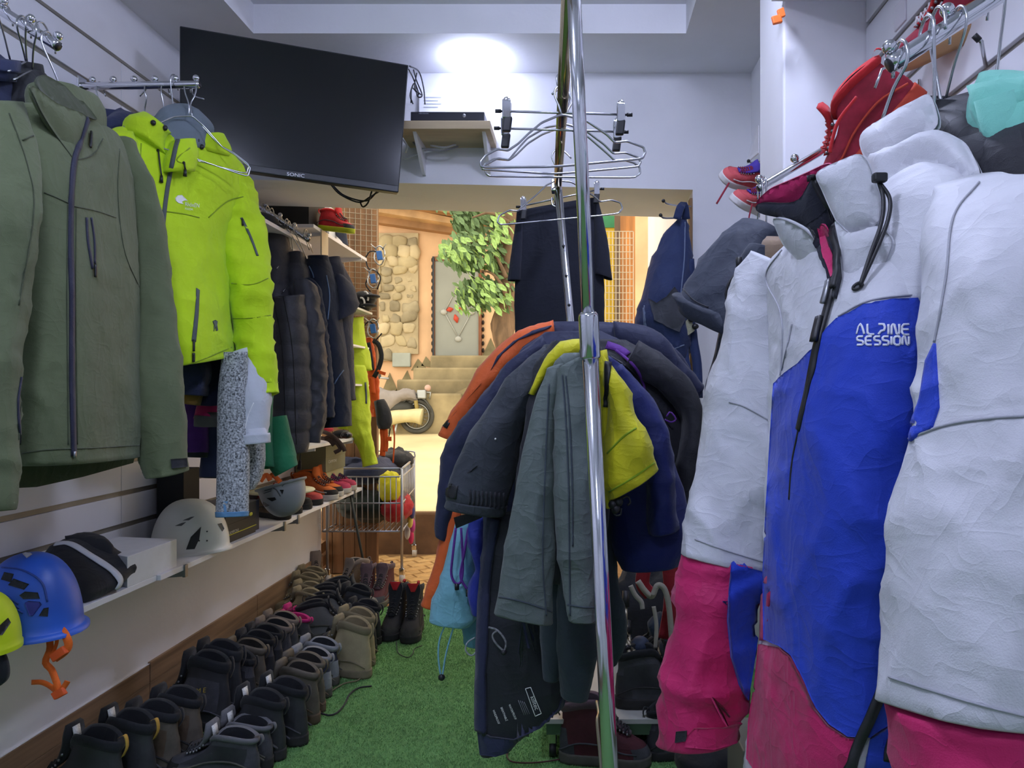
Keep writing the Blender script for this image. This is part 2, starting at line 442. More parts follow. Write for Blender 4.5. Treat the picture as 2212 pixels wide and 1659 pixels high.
# ---- left wall: plaster, slatted boards, wood-look baseboard
wl = struct('wall_left', MB().box(XL - .3, XL - .02, -2.2, 4.756, 0, ZC + .2).box(XL - .02, XL, -2.2, 4.756, 0, .606), WHITEP)
GRV = mat('groove_metal', '#8f8a82', .5, .5, var=.1)
obj('groove_backing', MB().box(XL - .02, XL - .007, -2.2, 4.75, .6, 2.41), GRV, wl, smooth=False)
zs = [.606] + [.726 + .1175 * k for k in range(14)] + [2.398]
for k in range(len(zs) - 1):
    z0 = zs[k] + (.009 if k else 0); z1 = zs[k + 1] - (.009 if k < len(zs) - 2 else 0)
    for y0, y1 in ((-2.2, .15), (.153, 2.671), (2.674, 4.75)):
        obj('slat', MB().box(XL - .014, XL, y0, y1, z0, z1), WHITEB, wl, smooth=False, bevel=.0015)
obj('panel_edge_strip', MB().box(XL - .02, XL + .004, -2.2, 4.75, 2.398, 2.408), GRV, wl, smooth=False)
WOOD = mat('brown_wood_vinyl', '#8d7259', .5, var=.35, vscale=5, stretch=(1, .35, 7), bump=.15, bscale=60, detail=9)
bl = struct('baseboard_left', MB().box(XL - .01, XL + .002, -2.2, 4.756, 0, .16), mat('baseboard_back', '#b9b5ad', .8, var=.05))
for y0, y1, dz in ((-2.2, -.2, -.006), (-.197, .95, -.006), (.953, 1.9, -.006), (1.903, 2.828, -.006), (2.834, 3.78, .002), (3.783, 4.755, .002)):
    obj('plank', MB().box(XL + .001, XL + .012, y0, y1, .0, .098), WOOD, bl, smooth=False, bevel=.001)
    obj('plank', MB().box(XL + .001, XL + .012, y0 + .001, y1, .0995, .175 + dz), WOOD, bl, smooth=False, bevel=.001)
obj('putty_line', MB().box(XL, XL + .009, -2.2, 4.75, .17, .1715), WHITEP, bl, smooth=False)
tag(obj('floor_pipe', MB().tube([(XL + .055, y, .018) for y in np.linspace(.5, 4.1, 24)], .016, 12), mat('pale_pipe', '#b9c4c4', .4, var=.05)),
    'pale plastic pipe lying on the floor along the wood baseboard', 'pipe')

# ---- right wall with grooves, column, corner
wr = struct('wall_right', MB().box(XR + .02, XR + .3, -2.2, 2.14, 0, ZC + .2), WHITEP)
obj('groove_backing', MB().box(XR + .01, XR + .02, -2.2, 2.12, .2, 2.6), GRV, wr, smooth=False)
z = 2.126 - 14 * .1315
while z < 2.63:
    z1 = min(z + .1315, 2.636)
    for y0, y1 in ((-2.2, .35), (.353, 2.122)):
        obj('slat', MB().box(XR, XR + .014, y0, y1, z + .008, z1 - .008), WHITEB, wr, smooth=False, bevel=.0015)
    z += .1315
struct('wall_column', MB().box(.591, XR + .3, 2.125, 2.40, 0, ZC), WHITEP, bevel=.006)
struct('wall_right_corner', MB().box(.777, 1.1, 2.40, YF + .02, 0, ZC), WHITEP)
struct('wall_back', MB().box(-2.2, 1.3, -2.4, -2.2, -.1, ZC + .3), WHITEP)

# ---- front wall: beam over the opening and right pier
fw = MB()
n0 = [(-1.95, YF, 2.172), (XO, YF, 2.116), (XO, YF, ZC + .1), (-1.95, YF, ZC + .1)]
n1 = [(-1.95, YFB, 2.172), (XO, YFB, 2.10), (XO, YFB, ZC + .1), (-1.95, YFB, ZC + .1)]
fw.hexa(n0, n1).box(XO, 1.1, YF, YFB, 0, ZC + .1)
struct('wall_front', fw, WHITEP)
struct('wall_passage', MB().box(XO + .004, .95, YFB, 5.45, -.05, 2.9), WHITEP)
tr = struct('trim_1', MB().box(XO - .012, XO - .001, YF + .004, YF + .055, .55, 2.08), mat('jamb_wood', '#8b6b47', .6, var=.25, vscale=8, stretch=(1, 1, .2)))
for zz in (1.95, 1.72, 1.4, 1.1): obj('screw', MB().ball((XO - .014, YF + .03, zz), (.004, .008, .008), 8, 6), BLK, tr)

# ---- ceiling with its recess
ce = MB(); rx0, rx1, ry0, ry1, rz = -1.286, .432, -1.2, 2.942, 2.752
ce.box(-2, rx0, -2.4, YF + .2, ZC, rz).box(rx1, 1.3, -2.4, YF + .2, ZC, rz).box(rx0, rx1, -2.4, ry0, ZC, rz).box(rx0, rx1, ry1, YF + .2, ZC, rz).box(-2, 1.3, -2.4, YF + .2, rz, rz + .12)
struct('ceiling', ce, WHITEP)

# ---- ceiling lamps
LED = emit('lamp_diffuser', '#d6deff', LAMP * 1.05); LEDF = emit('lamp_diffuser_front', '#d6deff', LAMP * .2)
def lamp(x, y, z, label, r=.108, led=None):
    t = thing('ceiling_lamp', label, 'lamp', (x, y, z), 'round ceiling lamps')
    obj('lamp_base', MB().lathe([(r * .8, -.001), (r * .86, -.012), (r * .86, -.02), (r * .8, -.022)], (x, y, z), 32), WHITEB, t)
    obj('diffuser', MB().lathe([(r * .86, -.012), (r * 1.0, -.024), (r * .86, -.05), (r * .6, -.066), (r * .3, -.074), (.004, -.076)], (x, y, z), 32), led or LED, t)
lamp(-.432, 3.143, ZC, 'glowing round ceiling lamp above the shelf with the black recorder', led=LEDF)
lamp(-.62, .62, rz, 'glowing round lamp in the ceiling recess over the clothes rack', .11)
lamp(.34, 1.75, rz, 'glowing round lamp at the right side of the ceiling recess', .11)
lamp(-.16, -.75, rz, 'glowing round lamp in the rear of the ceiling recess', .11)

# ---- white shelf high on the right wall
t = thing('wall_shelf', 'white laminate shelf mounted high on the right slatted wall', 'shelf', (.72, 1.2, 2.34))
obj('board', MB().box(.555, XR, .2, 2.12, 2.326, 2.345), WHITEB, t, smooth=False, bevel=.001)
obj('bracket', MB().box(.60, XR, 1.62, 1.625, 2.28, 2.326), WHITEB, t, smooth=False)
obj('bracket', MB().box(.60, XR, .62, .625, 2.28, 2.326), WHITEB, t, smooth=False)
q = P(1678, 38, 2.06)
t = thing('orange_clip', 'small orange plastic clip on the edge of the high right shelf', 'clip', q)
obj('clip_body', MB().obox(q + (0, 0, -.006), (.013, 0, .003), (0, .006, 0), (-.003, 0, .011)), mat('orange_plastic', '#ff7a30', .5, var=0), t, smooth=False, bevel=.003)
obj('clip_tongue', MB().obox(q + (.012, 0, .012), (.009, 0, .004), (0, .005, 0), (-.003, 0, .012)), MATS['orange_plastic'], t, smooth=False, bevel=.002)
q = P(1945, 30, 1.75)
tag(obj('price_holder', MB().obox(q, (.003, 0, 0), (0, .03, 0), (0, 0, .03)), mat('holder_grey', '#c3c3cc', .4, var=0), smooth=False, bevel=.002),
    'small pale price holder on the slatted wall under the high shelf', 'sign holder')
# ================================================================== LEFT SIDE
# ---- tv
TVM = mat('tv_bezel', '#23262c', .4, var=0)
SCR = mat('tv_screen', '#0c1017', .16, var=0, coat=.3)
q = [P(388, 55, 2.667), P(883, 140, 2.985), P(861, 416, 2.95), P(388, 349, 2.65)]
ctr = sum(q) / 4; ux = (q[1] - q[0] + q[2] - q[3]) / 2; uz = (q[0] - q[3] + q[1] - q[2]) / 2
nv = np.cross(ux, uz); nv /= np.linalg.norm(nv)
if nv[1] > 0: nv = -nv
tv = thing('television', 'large black flat television hung above the doorway on the left', 'television', ctr - uz / 2)
obj('bezel', MB().hexa([a - nv * .035 for a in q], q), TVM, tv, smooth=False, bevel=.004)
s = [ctr + (a - ctr) * .986 + uz * (.02 if i < 2 else .055) * .35 for i, a in enumerate(q)]
s = [q[0] * .988 + q[2] * .006 + q[3] * .006, q[1] * .988 + q[3] * .006 + q[2] * .006, q[2] * .945 + q[1] * .05 + q[3] * .005, q[3] * .945 + q[0] * .05 + q[2] * .005]
obj('screen', MB().hexa([a + nv * .0002 for a in s], [a + nv * .002 for a in s]), SCR, tv, smooth=False)
obj('rear_housing', MB().hexa([ctr + (a - ctr) * .7 - nv * .085 for a in q], [ctr + (a - ctr) * .8 - nv * .035 for a in q]), TVM, tv, smooth=False, bevel=.01)
e = ux / np.linalg.norm(ux); zz = uz / np.linalg.norm(uz)
lettering3('logo', 'SONIC', P(619, 381, 2.78) + nv * .012, e * .021, zz * .018, mat('logo_silver', '#c9ccd2', .4, .3, var=0), tv)
o = ctr - nv * .085
obj('wall_mount', MB().tube([o, o + (-.25, .12, .1), (XL, o[1] + .2, o[2] + .15)], .018, 8), BLK, tv)
for pp in ([(714, 398, 3.05), (735, 420, 3.06), (775, 437, 3.1), (800, 425, 3.1), (822, 412, 3.05)], [(717, 399, 3.06), (745, 423, 3.07), (790, 434, 3.1), (815, 414, 3.06)], [(778, 437, 3.1), (784, 447, 3.1), (795, 438, 3.09), (803, 413, 3.05)]):
    obj('cable', pxtube(pp, .0035), BLK, tv)

# ---- recorder shelf on the beam
PLY = mat('plywood', '#c9b593', .6, var=.15, vscale=6, stretch=(.4, 3, 3))
t = thing('wall_shelf', 'plywood wall shelf above the doorway carrying the black recorder', 'shelf', P(965, 290, 3.2))
zt = P(0, 264, 3.09)[2]
obj('board', MB().box(P(860, 0, 3.09)[0], P(1060, 0, 3.09)[0], 3.07, YF, zt - .035, zt), PLY, t, smooth=False, bevel=.002)
for x in (905, 1050):
    X = P(x, 0, 3.2)[0]
    obj('bracket', MB().prism([(X - .005, YF, zt - .035), (X - .005, 3.1, zt - .035), (X - .005, YF - .02, zt - .16), (X - .005, YF, zt - .16)], (.014, 0, 0)), WHITEB, t, smooth=False)
t = thing('video_recorder', 'flat black video recorder standing on the plywood wall shelf', 'recorder', P(970, 262, 3.15))
x0, x1 = P(888, 0, 3.12)[0], P(1047, 0, 3.12)[0]
obj('case', MB().box(x0, x1, 3.11, 3.29, zt + .006, zt + .052), mat('recorder_black', '#1c1f2b', .35, var=0), t, smooth=False, bevel=.003)
obj('front_slot', MB().box(x0 + .03, x1 - .03, 3.107, 3.11, zt + .015, zt + .018), BLK, t, smooth=False)
obj('power_button', MB().ball((x1 - .085, 3.109, zt + .034), (.008, .003, .008), 12, 8), EYE, t)
obj('foot', MB().box(x0 + .02, x0 + .04, 3.12, 3.14, zt, zt + .008), BLK, t, smooth=False)
obj('foot', MB().box(x1 - .04, x1 - .02, 3.12, 3.14, zt, zt + .008), BLK, t, smooth=False)
lettering3('logo', 'HIKVISION', (x0 + .035, 3.1085, zt + .041), (.0085, 0, 0), (0, 0, .0075), mat('logo_grey', '#9aa0ac', .4, var=0), t)
t = thing('white_card', 'white printed card leaning on the wall behind the recorder', 'card', P(935, 235, 3.28))
obj('sheet', MB().box(P(905, 0, 3.29)[0], P(963, 0, 3.29)[0], 3.292, 3.3, zt + .002, P(0, 200, 3.29)[2]), mat('card_white', '#f1f1f4', .6, var=0), t, smooth=False)
for k in range(4):
    zz2 = P(0, 211 + k * 7, 3.29)[2]
    obj('print_line', MB().box(P(915, 0, 3.29)[0], P(953 - 7 * (k % 2), 0, 3.29)[0], 3.2905, 3.2915, zz2, zz2 + .004), mat('print_grey', '#b9bcc4', .6, var=0), t, smooth=False)
t = thing('cable_bundle', 'black cable bundle hanging from the ceiling beside the television', 'cables', P(900, 200, 3.2))
for pp in ([(885, 143, 3.1), (905, 155, 3.22), (915, 190, 3.25), (918, 225, 3.22)], [(883, 150, 3.1), (893, 170, 3.2), (905, 205, 3.25), (890, 190, 3.22), (888, 222, 3.2)],
           [(893, 150, 3.2), (900, 175, 3.22), (912, 205, 3.2), (902, 208, 3.2), (895, 180, 3.22), (886, 205, 3.2), (892, 224, 3.18)], [(900, 158, 3.22), (896, 190, 3.2), (910, 205, 3.22)]):
    obj('cable', pxtube(pp, .0032), BLK, t)
t = thing('cable_bundle', 'white and grey cables looped under the plywood wall shelf', 'cables', P(930, 320, 3.25))
for i, pp in enumerate(([(880, 290, 3.25), (905, 318, 3.22), (950, 326, 3.22), (990, 316, 3.25)], [(930, 314, 3.25), (960, 318, 3.24), (985, 312, 3.26)], [(870, 345, 3.29), (915, 330, 3.27), (960, 320, 3.27)],
           [(868, 300, 3.2), (880, 315, 3.2), (876, 330, 3.22)])):
    obj('cable', pxtube(pp, .004), WHITEB if i != 0 else mat('cable_grey', '#8a8a90', .5, var=0), t)

# ---- chrome display arms with ball stops
def arm(name, label, wall, end, nb, r=.0125):
    wall, end = np.asarray(wall, float), np.asarray(end, float)
    t = thing('display_arm', label, 'clothes rail', wall, 'chrome display arms on the slatted walls')
    d = (end - wall) / np.linalg.norm(end - wall)
    obj('tube', MB().tube([wall, wall + d * .01, end - d * .01, end], r, 16), CHROME, t)
    obj('tube_end', MB().tube([end - d * .002, end + d * .0012], r * .8, 14), BLK, t)
    sx = 1 if end[0] > wall[0] else -1
    obj('wall_plate', MB().box(min(wall[0], wall[0] + .008 * sx), max(wall[0], wall[0] + .008 * sx), wall[1] - .02, wall[1] + .02, wall[2] - .05, wall[2] + .03), CHROME, t, smooth=False, bevel=.002)
    up = np.cross(np.cross(d, (0, 0, 1)), d); up /= np.linalg.norm(up)
    for k in range(nb):
        c = wall + d * (np.linalg.norm(end - wall) * (k + .6) / (nb - .1))
        c = wall + (end - wall) * (.1 + .87 * k / (nb - 1))
        obj('ball_stop', MB().ball(c + up * (r + .009), .0105, 14, 10).tube([c + up * r * .8, c + up * (r + .004)], .004, 8), CHROME, t)
    return t
arm('a', 'near left chrome arm holding the olive jacket', (XL, 1.80, 2.29), (-1.262, 1.80, 2.047), 6)
arm('b', 'level chrome arm above the lime yellow jacket', (XL, 2.453, 2.222), (-1.25, 2.453, 2.228), 6)
arm('c', 'far left chrome arm holding black quilted jackets', (XL, 3.47, 2.19), (-1.257, 3.47, 1.925), 6, .0125)
arm('d', 'near right chrome arm holding the white and blue jacket', (XR, 1.06, 1.915), (.447, 1.06, 1.672), 5)
arm('e', 'far right chrome arm behind the white jacket hood', (XR, 1.80, 1.93), (.43, 1.76, 1.69), 5, .009)

def hook(pt, top, parent, r=.0022, side=1, axis=(0, 1, 0)):
    """hanger hook: from neck point up and over the rail at top"""
    pt, top = np.asarray(pt, float), np.asarray(top, float); a = np.asarray(axis, float) * side; z = np.array((0, 0, 1.))
    q = [pt, pt + (top - pt) * .45 - a * .012, top - a * .021 - z * .02, top - a * .02 + z * .006, top + z * .02, top + a * .02 + z * .006, top + a * .024 - z * .022]
    return obj('hanger_hook', MB().tube(crom(q, 24), r, 6), WIRE, parent)

# ---- lower left shelf boards and brackets
XS = -1.375; ZS0, ZS1 = .592, .61
def shelf_board(label, x1, y0, y1, z0=ZS0, z1=ZS1, br=()):
    t = thing('wall_shelf', label, 'shelf', ((XL + x1) / 2, (y0 + y1) / 2, z0))
    obj('board', MB().box(XL, x1, y0, y1, z0, z1), WHITEB, t, smooth=False, bevel=.0012)
    for y in br:
        obj('bracket', MB().prism([(XL, y, z0), (x1 + .004, y, z0), (x1 + .004, y, z0 - .022), (XL + .12, y, z0 - .035), (XL, y, z0 - .055)], (0, .006, 0)).box(x1 - .004, x1 + .006, y - .006, y + .012, z0 - .024, z0 + .018), EYE, t, smooth=False)
    return t
shelf_board('white lower shelf board under the blue and white helmets', XS, .2, 2.42, br=(2.03, 1.2))
shelf_board('white lower shelf board under the shoe box and grey helmet', XS + .012, 2.424, 3.55, br=(2.57, 3.44))
shelf_board('white lower shelf board at the shop end under orange and pink shoes', XS + .004, 3.555, 4.73, br=(3.63, 4.55))
# ================================================================== LEFT CLOTHES
OLV = cloth('olive_softshell', '#5a6447', .8); OLD = cloth('olive_seam', '#3f4733', .85)
NVY = cloth('navy_zip', '#23263a', .6); NVB = cloth('navy_shell', '#2a3250'); BLKC = cloth('black_cloth', '#22242a')
LIM = cloth('lime_softshell', '#b9dc17', .75); LMD = cloth('lime_seam', '#86a312', .8); GRY = cloth('grey_lining', '#6b7780', .9)
GZIP = cloth('grey_zip', '#4d5558', .6)

def puller(b, x, y, m, parent, ln=26, w=.006, dx=0):
    q = [(x, y), (x + dx * .5, y + ln * .5), (x + dx, y + ln)]
    o = band('zip_puller', b, q, w, m, parent, off=.004, t=.003, st=4); return o

# ---- olive jacket
j = thing('softshell_jacket', 'olive green softshell jacket with navy zip hanging nearest on the left', 'jacket', P(150, 1040, 1.85))
body = drape('body', [(70, 228, 212, 285, 1.70, 1.98, .04), (12, 225, 258, 322, 1.60, 2.06, .06), (6, 330, 284, 420, 1.57, 2.1, .075), (10, 500, 296, 560, 1.57, 2.1, .08),
      (8, 700, 301, 720, 1.57, 2.1, .085), (6, 880, 305, 870, 1.57, 2.1, .09), (3, 1010, 303, 978, 1.57, 2.1, .095)], OLV, j, n=90, amp=.011, step=.011, e=2.6, kind='soft')
sl1 = drape('sleeve', [(-75, 212, 30, 225, 1.50, 1.62, .05), (-95, 330, 70, 345, 1.46, 1.6, .07), (-110, 480, 80, 480, 1.42, 1.56, .075), (-115, 640, 48, 655, 1.40, 1.54, .07),
      (-110, 800, 20, 800, 1.38, 1.5, .065), (-95, 960, 14, 960, 1.38, 1.48, .06), (-85, 1110, 10, 1100, 1.38, 1.46, .055)], OLV, j, n=56, kind='soft', amp=.014)
sl2 = drape('sleeve', [(222, 290, 274, 330, 2.04, 2.12, .05), (262, 390, 312, 450, 2.06, 2.16, .065), (284, 540, 338, 545, 2.08, 2.18, .07), (296, 700, 358, 690, 2.06, 2.16, .065),
      (303, 850, 380, 840, 2.02, 2.12, .06), (312, 985, 398, 975, 2.0, 2.1, .055), (318, 1036, 401, 1010, 2.0, 2.1, .052)], OLV, j, n=48, kind='soft', amp=.012)
col = drape('collar', [(72, 262, 222, 312, 1.70, 1.98, .055), (66, 225, 222, 288, 1.69, 1.98, .06), (64, 188, 216, 262, 1.70, 1.98, .06), (70, 168, 205, 238, 1.71, 1.98, .055)], OLV, j, n=60, amp=.005)
bb = bvh(body, sl1, sl2, col)
obj('hem_back', MB().loft([[P(x, y, Y) for x, y, Y in ((12, 1000, 1.66), (80, 1004, 1.76), (180, 992, 1.92), (296, 970, 2.12))], [P(x, y, Y) for x, y, Y in ((8, 1056, 1.68), (80, 1052, 1.78), (180, 1030, 1.93), (288, 1000, 2.13))]], False, False, closed=False), OLD, j)
cf = slab('collar_flap', [(64, 180), (82, 191), (120, 222), (160, 238), (189, 247), (195, 262), (180, 300), (160, 346), (128, 305), (95, 258), (70, 210)], [(64, 180, 1.55), (190, 248, 1.76), (160, 346, 1.71)], OLV, j, .006, .014, amp=.004)
slab('collar_back', [(72, 170), (92, 157), (146, 188), (184, 222), (217, 264), (190, 252), (120, 226), (84, 194)], [(72, 170, 1.62), (217, 264, 1.84), (140, 190, 1.74)], OLD, j, .005, .006)
bb = bvh(body, sl1, sl2, col, cf)
band('zip', bb, [(190, 255), (176, 300), (160, 344), (153, 420), (151, 520), (154, 640), (154, 800), (158, 985)], .014, NVY, j, t=.003)
for pts in ([(160, 346), (100, 262), (64, 190)], [(162, 346), (200, 335), (222, 300)], [(72, 408), (110, 422), (150, 440)], [(160, 446), (205, 455), (250, 470)], [(258, 322), (254, 420), (268, 540), (300, 620)],
            [(20, 245), (60, 360), (72, 460), (40, 660)], [(146, 440), (144, 640), (147, 960)], [(164, 450), (163, 640), (167, 960)], [(15, 985), (100, 972), (200, 968), (300, 962)], [(48, 830), (40, 950)], [(48, 303), (75, 292), (98, 289)]):
    seam('seam', bb, pts, OLD, j)
band('pocket_zip', bb, [(186, 470), (189, 520), (199, 580)], .009, NVY, j); band('pocket_zip', bb, [(196, 470), (203, 520), (204, 570)], .006, NVY, j); puller(bb, 202, 572, BLK, j, 27)
band('pocket_zip', bb, [(45, 815), (38, 870), (42, 940)], .008, NVY, j); puller(bb, 44, 930, BLK, j, 30)
puller(bb, 193, 285, BLK, j, 34, dx=-2); puller(bb, 157, 975, EYE, j, 14)
patch('cuff_tab', [(368, 992), (400, 990), (402, 1008), (370, 1012)], bb, BLKC, j, off=.005)
obj('hem_cord', pxtube([(24, 1040, 1.68), (22, 1056, 1.66), (30, 1058, 1.66), (36, 1040, 1.68)], .002), mat('brown_cord', '#4a3830', .8, var=0), j)
obj('cord_lock', MB().ball(P(27, 1057, 1.66), .006), BLK, j)
obj('collar_toggle', MB().ball(P(218, 266, 1.96), (.006, .006, .009)), BLK, j)
hook(P(145, 228, 1.83), (-1.285, 1.80, 2.062), j)
obj('hanger_shoulder', MB().tube(crom([P(40, 250, 1.66), P(100, 190, 1.76), P(135, 182, 1.80), P(178, 245, 1.95), P(215, 285, 2.03)], 20), .0025, 6), WIRE, j)

# ---- dark garments hanging behind the olive jacket on the same arm
def back_jacket(label, rows, hk, m, parts=(), amp=.008, cat='jacket', name='jacket'):
    j = thing(name, label, cat, P((rows[-1][0] + rows[-1][2]) / 2, (rows[-1][1] + rows[-1][3]) / 2, rows[-1][4]))
    bo = drape('body', rows, m, j, n=44, step=.016, amp=amp)
    for nm, r, mm, kd in parts: drape(nm, r, mm, j, n=32, step=.016, kind=kd, amp=.007)
    if hk: hook(hk[0], hk[1], j)
    return j, bo
back_jacket('navy blue jacket at the left edge behind the olive jacket', [(-60, 140, 25, 128, 1.74, 1.82, .04), (-90, 170, 75, 160, 1.70, 2.0, .06), (-100, 330, 120, 330, 1.68, 2.05, .07), (-110, 700, 130, 700, 1.68, 2.05, .08), (-110, 930, 130, 930, 1.68, 2.05, .08)],
    (P(22, 130, 1.85), (-1.39, 1.80, 2.13)), NVB, [('collar', [(-60, 150, 28, 150, 1.7, 1.8, .05), (-62, 128, 26, 124, 1.7, 1.8, .05)], NVB, 'hang')])
back_jacket('black jacket between the navy and olive jackets on the near left arm', [(20, 150, 60, 150, 1.85, 1.98, .04), (-5, 175, 110, 190, 1.78, 2.06, .05), (0, 330, 150, 330, 1.76, 2.1, .06), (10, 700, 200, 700, 1.76, 2.1, .06), (20, 900, 220, 900, 1.8, 2.1, .06)],
    (P(60, 150, 1.92), (-1.345, 1.80, 2.10)), BLKC, [('collar', [(18, 165, 64, 165, 1.84, 1.98, .05), (22, 130, 58, 138, 1.84, 1.98, .045)], BLKC, 'hang')])
for k, (x, y, c) in enumerate(((58, 92, -1.325), (70, 110, -1.30))):
    t = thing('wire_hanger', ('outer' if k else 'inner') + ' wire hanger hooked on the near left arm behind the olive jacket', 'hanger', P(x, y, 1.85), 'wire hangers on the left arms')
    hook(P(x, y + 42, 1.88), (c, 1.80, 2.085 + .015 * (1 - k)), t)
    obj('shoulder_wire', MB().tube(crom([P(x - 40, y + 62, 1.72), P(x - 8, y + 45, 1.84), P(x, y + 42, 1.88), P(x + 10, y + 48, 1.92), P(x + 35, y + 80, 2.05)], 16), .0025, 6), WIRE, t)

# ---- lime jacket
j = thing('softshell_jacket', 'lime yellow hooded softshell jacket on the level left arm', 'jacket', P(430, 800, 2.5))
body = drape('body', [(300, 285, 470, 305, 2.34, 2.58, .04), (236, 275, 515, 360, 2.25, 2.66, .06), (232, 330, 520, 440, 2.22, 2.68, .075), (250, 480, 500, 510, 2.22, 2.66, .08), (290, 620, 500, 620, 2.24, 2.64, .08), (325, 720, 502, 710, 2.26, 2.62, .08), (340, 795, 506, 765, 2.28, 2.62, .08)], LIM, j, n=90, amp=.013, step=.011, e=2.5, kind='soft')
s1 = drape('sleeve', [(222, 275, 262, 300, 2.2, 2.26, .05), (226, 360, 285, 370, 2.16, 2.26, .06), (250, 500, 315, 500, 2.14, 2.24, .06), (290, 680, 350, 680, 2.12, 2.22, .06), (310, 830, 368, 830, 2.1, 2.2, .055)], LIM, j, n=40, kind='sleeve', amp=.01)
s2 = drape('sleeve', [(470, 330, 520, 375, 2.62, 2.70, .05), (458, 420, 548, 430, 2.60, 2.74, .07), (456, 520, 570, 510, 2.58, 2.74, .075), (492, 620, 585, 600, 2.57, 2.7, .07), (503, 720, 590, 700, 2.55, 2.67, .065), (518, 800, 597, 795, 2.53, 2.64, .06), (526, 858, 603, 852, 2.52, 2.62, .06)], LIM, j, n=56, kind='sleeve', amp=.014)
hood = drape('hood', [(268, 285, 352, 345, 2.26, 2.36, .05), (270, 262, 350, 325, 2.26, 2.36, .05), (285, 245, 352, 300, 2.27, 2.36, .05), (318, 240, 360, 290, 2.30, 2.38, .045)], LIM, j, n=40, amp=.006)
hood2 = drape('hood', [(405, 320, 500, 345, 2.46, 2.62, .05), (410, 300, 498, 325, 2.46, 2.62, .05), (418, 288, 480, 300, 2.47, 2.6, .05)], LIM, j, n=40, amp=.006)
lin_ = drape('hood_lining', [(322, 330, 440, 330, 2.36, 2.5, .05), (326, 290, 462, 292, 2.37, 2.55, .055), (328, 262, 455, 275, 2.38, 2.56, .06), (335, 246, 420, 252, 2.4, 2.55, .05)], GRY, j, n=48, amp=.008)
chin = drape('collar', [(352, 372, 420, 372, 2.30, 2.40, .035), (356, 340, 428, 340, 2.31, 2.42, .04), (372, 302, 420, 305, 2.35, 2.44, .03)], LIM, j, n=36, amp=.004)
bb = bvh(body, s1, s2, hood, hood2, chin)
band('zip', bb, [(386, 298), (380, 318), (374, 345), (362, 400), (354, 460), (347, 540), (340, 640)], .013, GZIP, j, t=.003)
for pts in ([(298, 425), (318, 430), (328, 447), (345, 452)], [(352, 456), (395, 462), (430, 470)], [(450, 470), (490, 435), (525, 425)], [(500, 612), (545, 615), (585, 598)], [(503, 688), (545, 687), (592, 680)], [(305, 310), (302, 360), (300, 470)], [(528, 830), (560, 826), (600, 826)], [(330, 775), (400, 788), (500, 750)], [(410, 320), (380, 345), (400, 355)]):
    seam('seam', bb, pts, LMD, j, r=.0022)
band('pocket_zip', bb, [(427, 625), (424, 680), (418, 738)], .014, GZIP, j); puller(bb, 417, 735, BLK, j, 24); puller(bb, 416, 762, BLK, j, 20, .008)
band('sleeve_zip', bb, [(521, 470), (540, 510), (556, 553)], .009, GZIP, j); puller(bb, 523, 474, BLK, j, 14)
for x0, y0, x1, y1 in ((340, 326, 346, 380), (396, 352, 402, 388)):
    p, n = onpath(bb, [(x0, y0), ((x0 + x1) / 2 - 1, (y0 + y1) / 2), (x1, y1)], .006)
    obj('drawcord', MB().tube(p, .0025, 6), BLK, j); obj('cord_stopper', MB().tube([p[-1], p[-1] + (0, -.002, -.022)], [.004, .006], 8), BLK, j)
    e0, _ = hit(bb, x0, y0, .003); obj('cord_eyelet', MB().ball(e0, (.005, .003, .005), 10, 6), BLK, j)
for x, y in ((354, 276), (424, 305), (434, 318), (330, 266)):
    e0, _ = hit(bb, x, y, .004); obj('cord_lock', MB().ball(e0, (.009, .006, .009), 8, 6), BLK, j)
WPR = mat('white_print', '#f2f2ee', .7, var=0)
patch('emblem', [(378, 428), (383, 422), (392, 421), (398, 427), (405, 434), (398, 433), (392, 436), (396, 441), (385, 439), (379, 434)], bb, WPR, j, off=.002, res=3)
lettering('lettering', 'RhönEN', bb, (398, 445), (9.2, 1.1), (1, -12.5), WPR, j, .0025)
lettering('lettering', 'FULDA', bb, (398, 453), (5.6, .6), (.5, -6.8), WPR, j, .0025)
lettering('lettering', 'lein', bb, (300, 411), (7.5, 1), (.5, -9), WPR, j, .0025)
patch('sleeve_emblem', [(459, 694), (464, 691), (469, 694), (468, 702), (470, 714), (466, 715), (465, 705), (461, 716), (462, 703)], bb, GZIP, j, off=.002, res=4)
hook(P(378, 262, 2.46), (-1.335, 2.453, 2.24), j)

# ---- empty wire hangers in front of the lime jacket
def wire_hanger(label, pts, hookpts, grp='empty wire hangers', r=.0025):
    t = thing('wire_hanger', label, 'hanger', P(*pts[0]), grp)
    q = [P(*p) for p in pts]; q.append(q[0]); d = []
    for a, b in zip(q, q[1:]):
        for s in np.linspace(0, 1, 10)[:-1]: d.append(a * (1 - s) + b * s)
    d = np.array(d)
    for it in range(2): d = .25 * np.roll(d, 1, 0) + .5 * d + .25 * np.roll(d, -1, 0)
    obj('frame_wire', MB().tube(d, r, 6, closed=True), WIRE, t)
    obj('hook_wire', pxtube(hookpts, r), WIRE, t)
    return t
wire_hanger('front empty wire hanger dangling over the lime jacket collar', [(415, 250, 2.40), (375, 252, 2.37), (340, 268, 2.34), (310, 285, 2.30), (285, 283, 2.28), (268, 272, 2.26), (270, 295, 2.26), (400, 335, 2.36), (535, 382, 2.5), (541, 362, 2.51), (510, 336, 2.49), (480, 318, 2.47), (440, 272, 2.43)],
    [(415, 250, 2.40), (412, 225, 2.42), (420, 208, 2.43), (424, 190, 2.44), (420, 178, 2.453), (412, 182, 2.47), (411, 200, 2.475)])
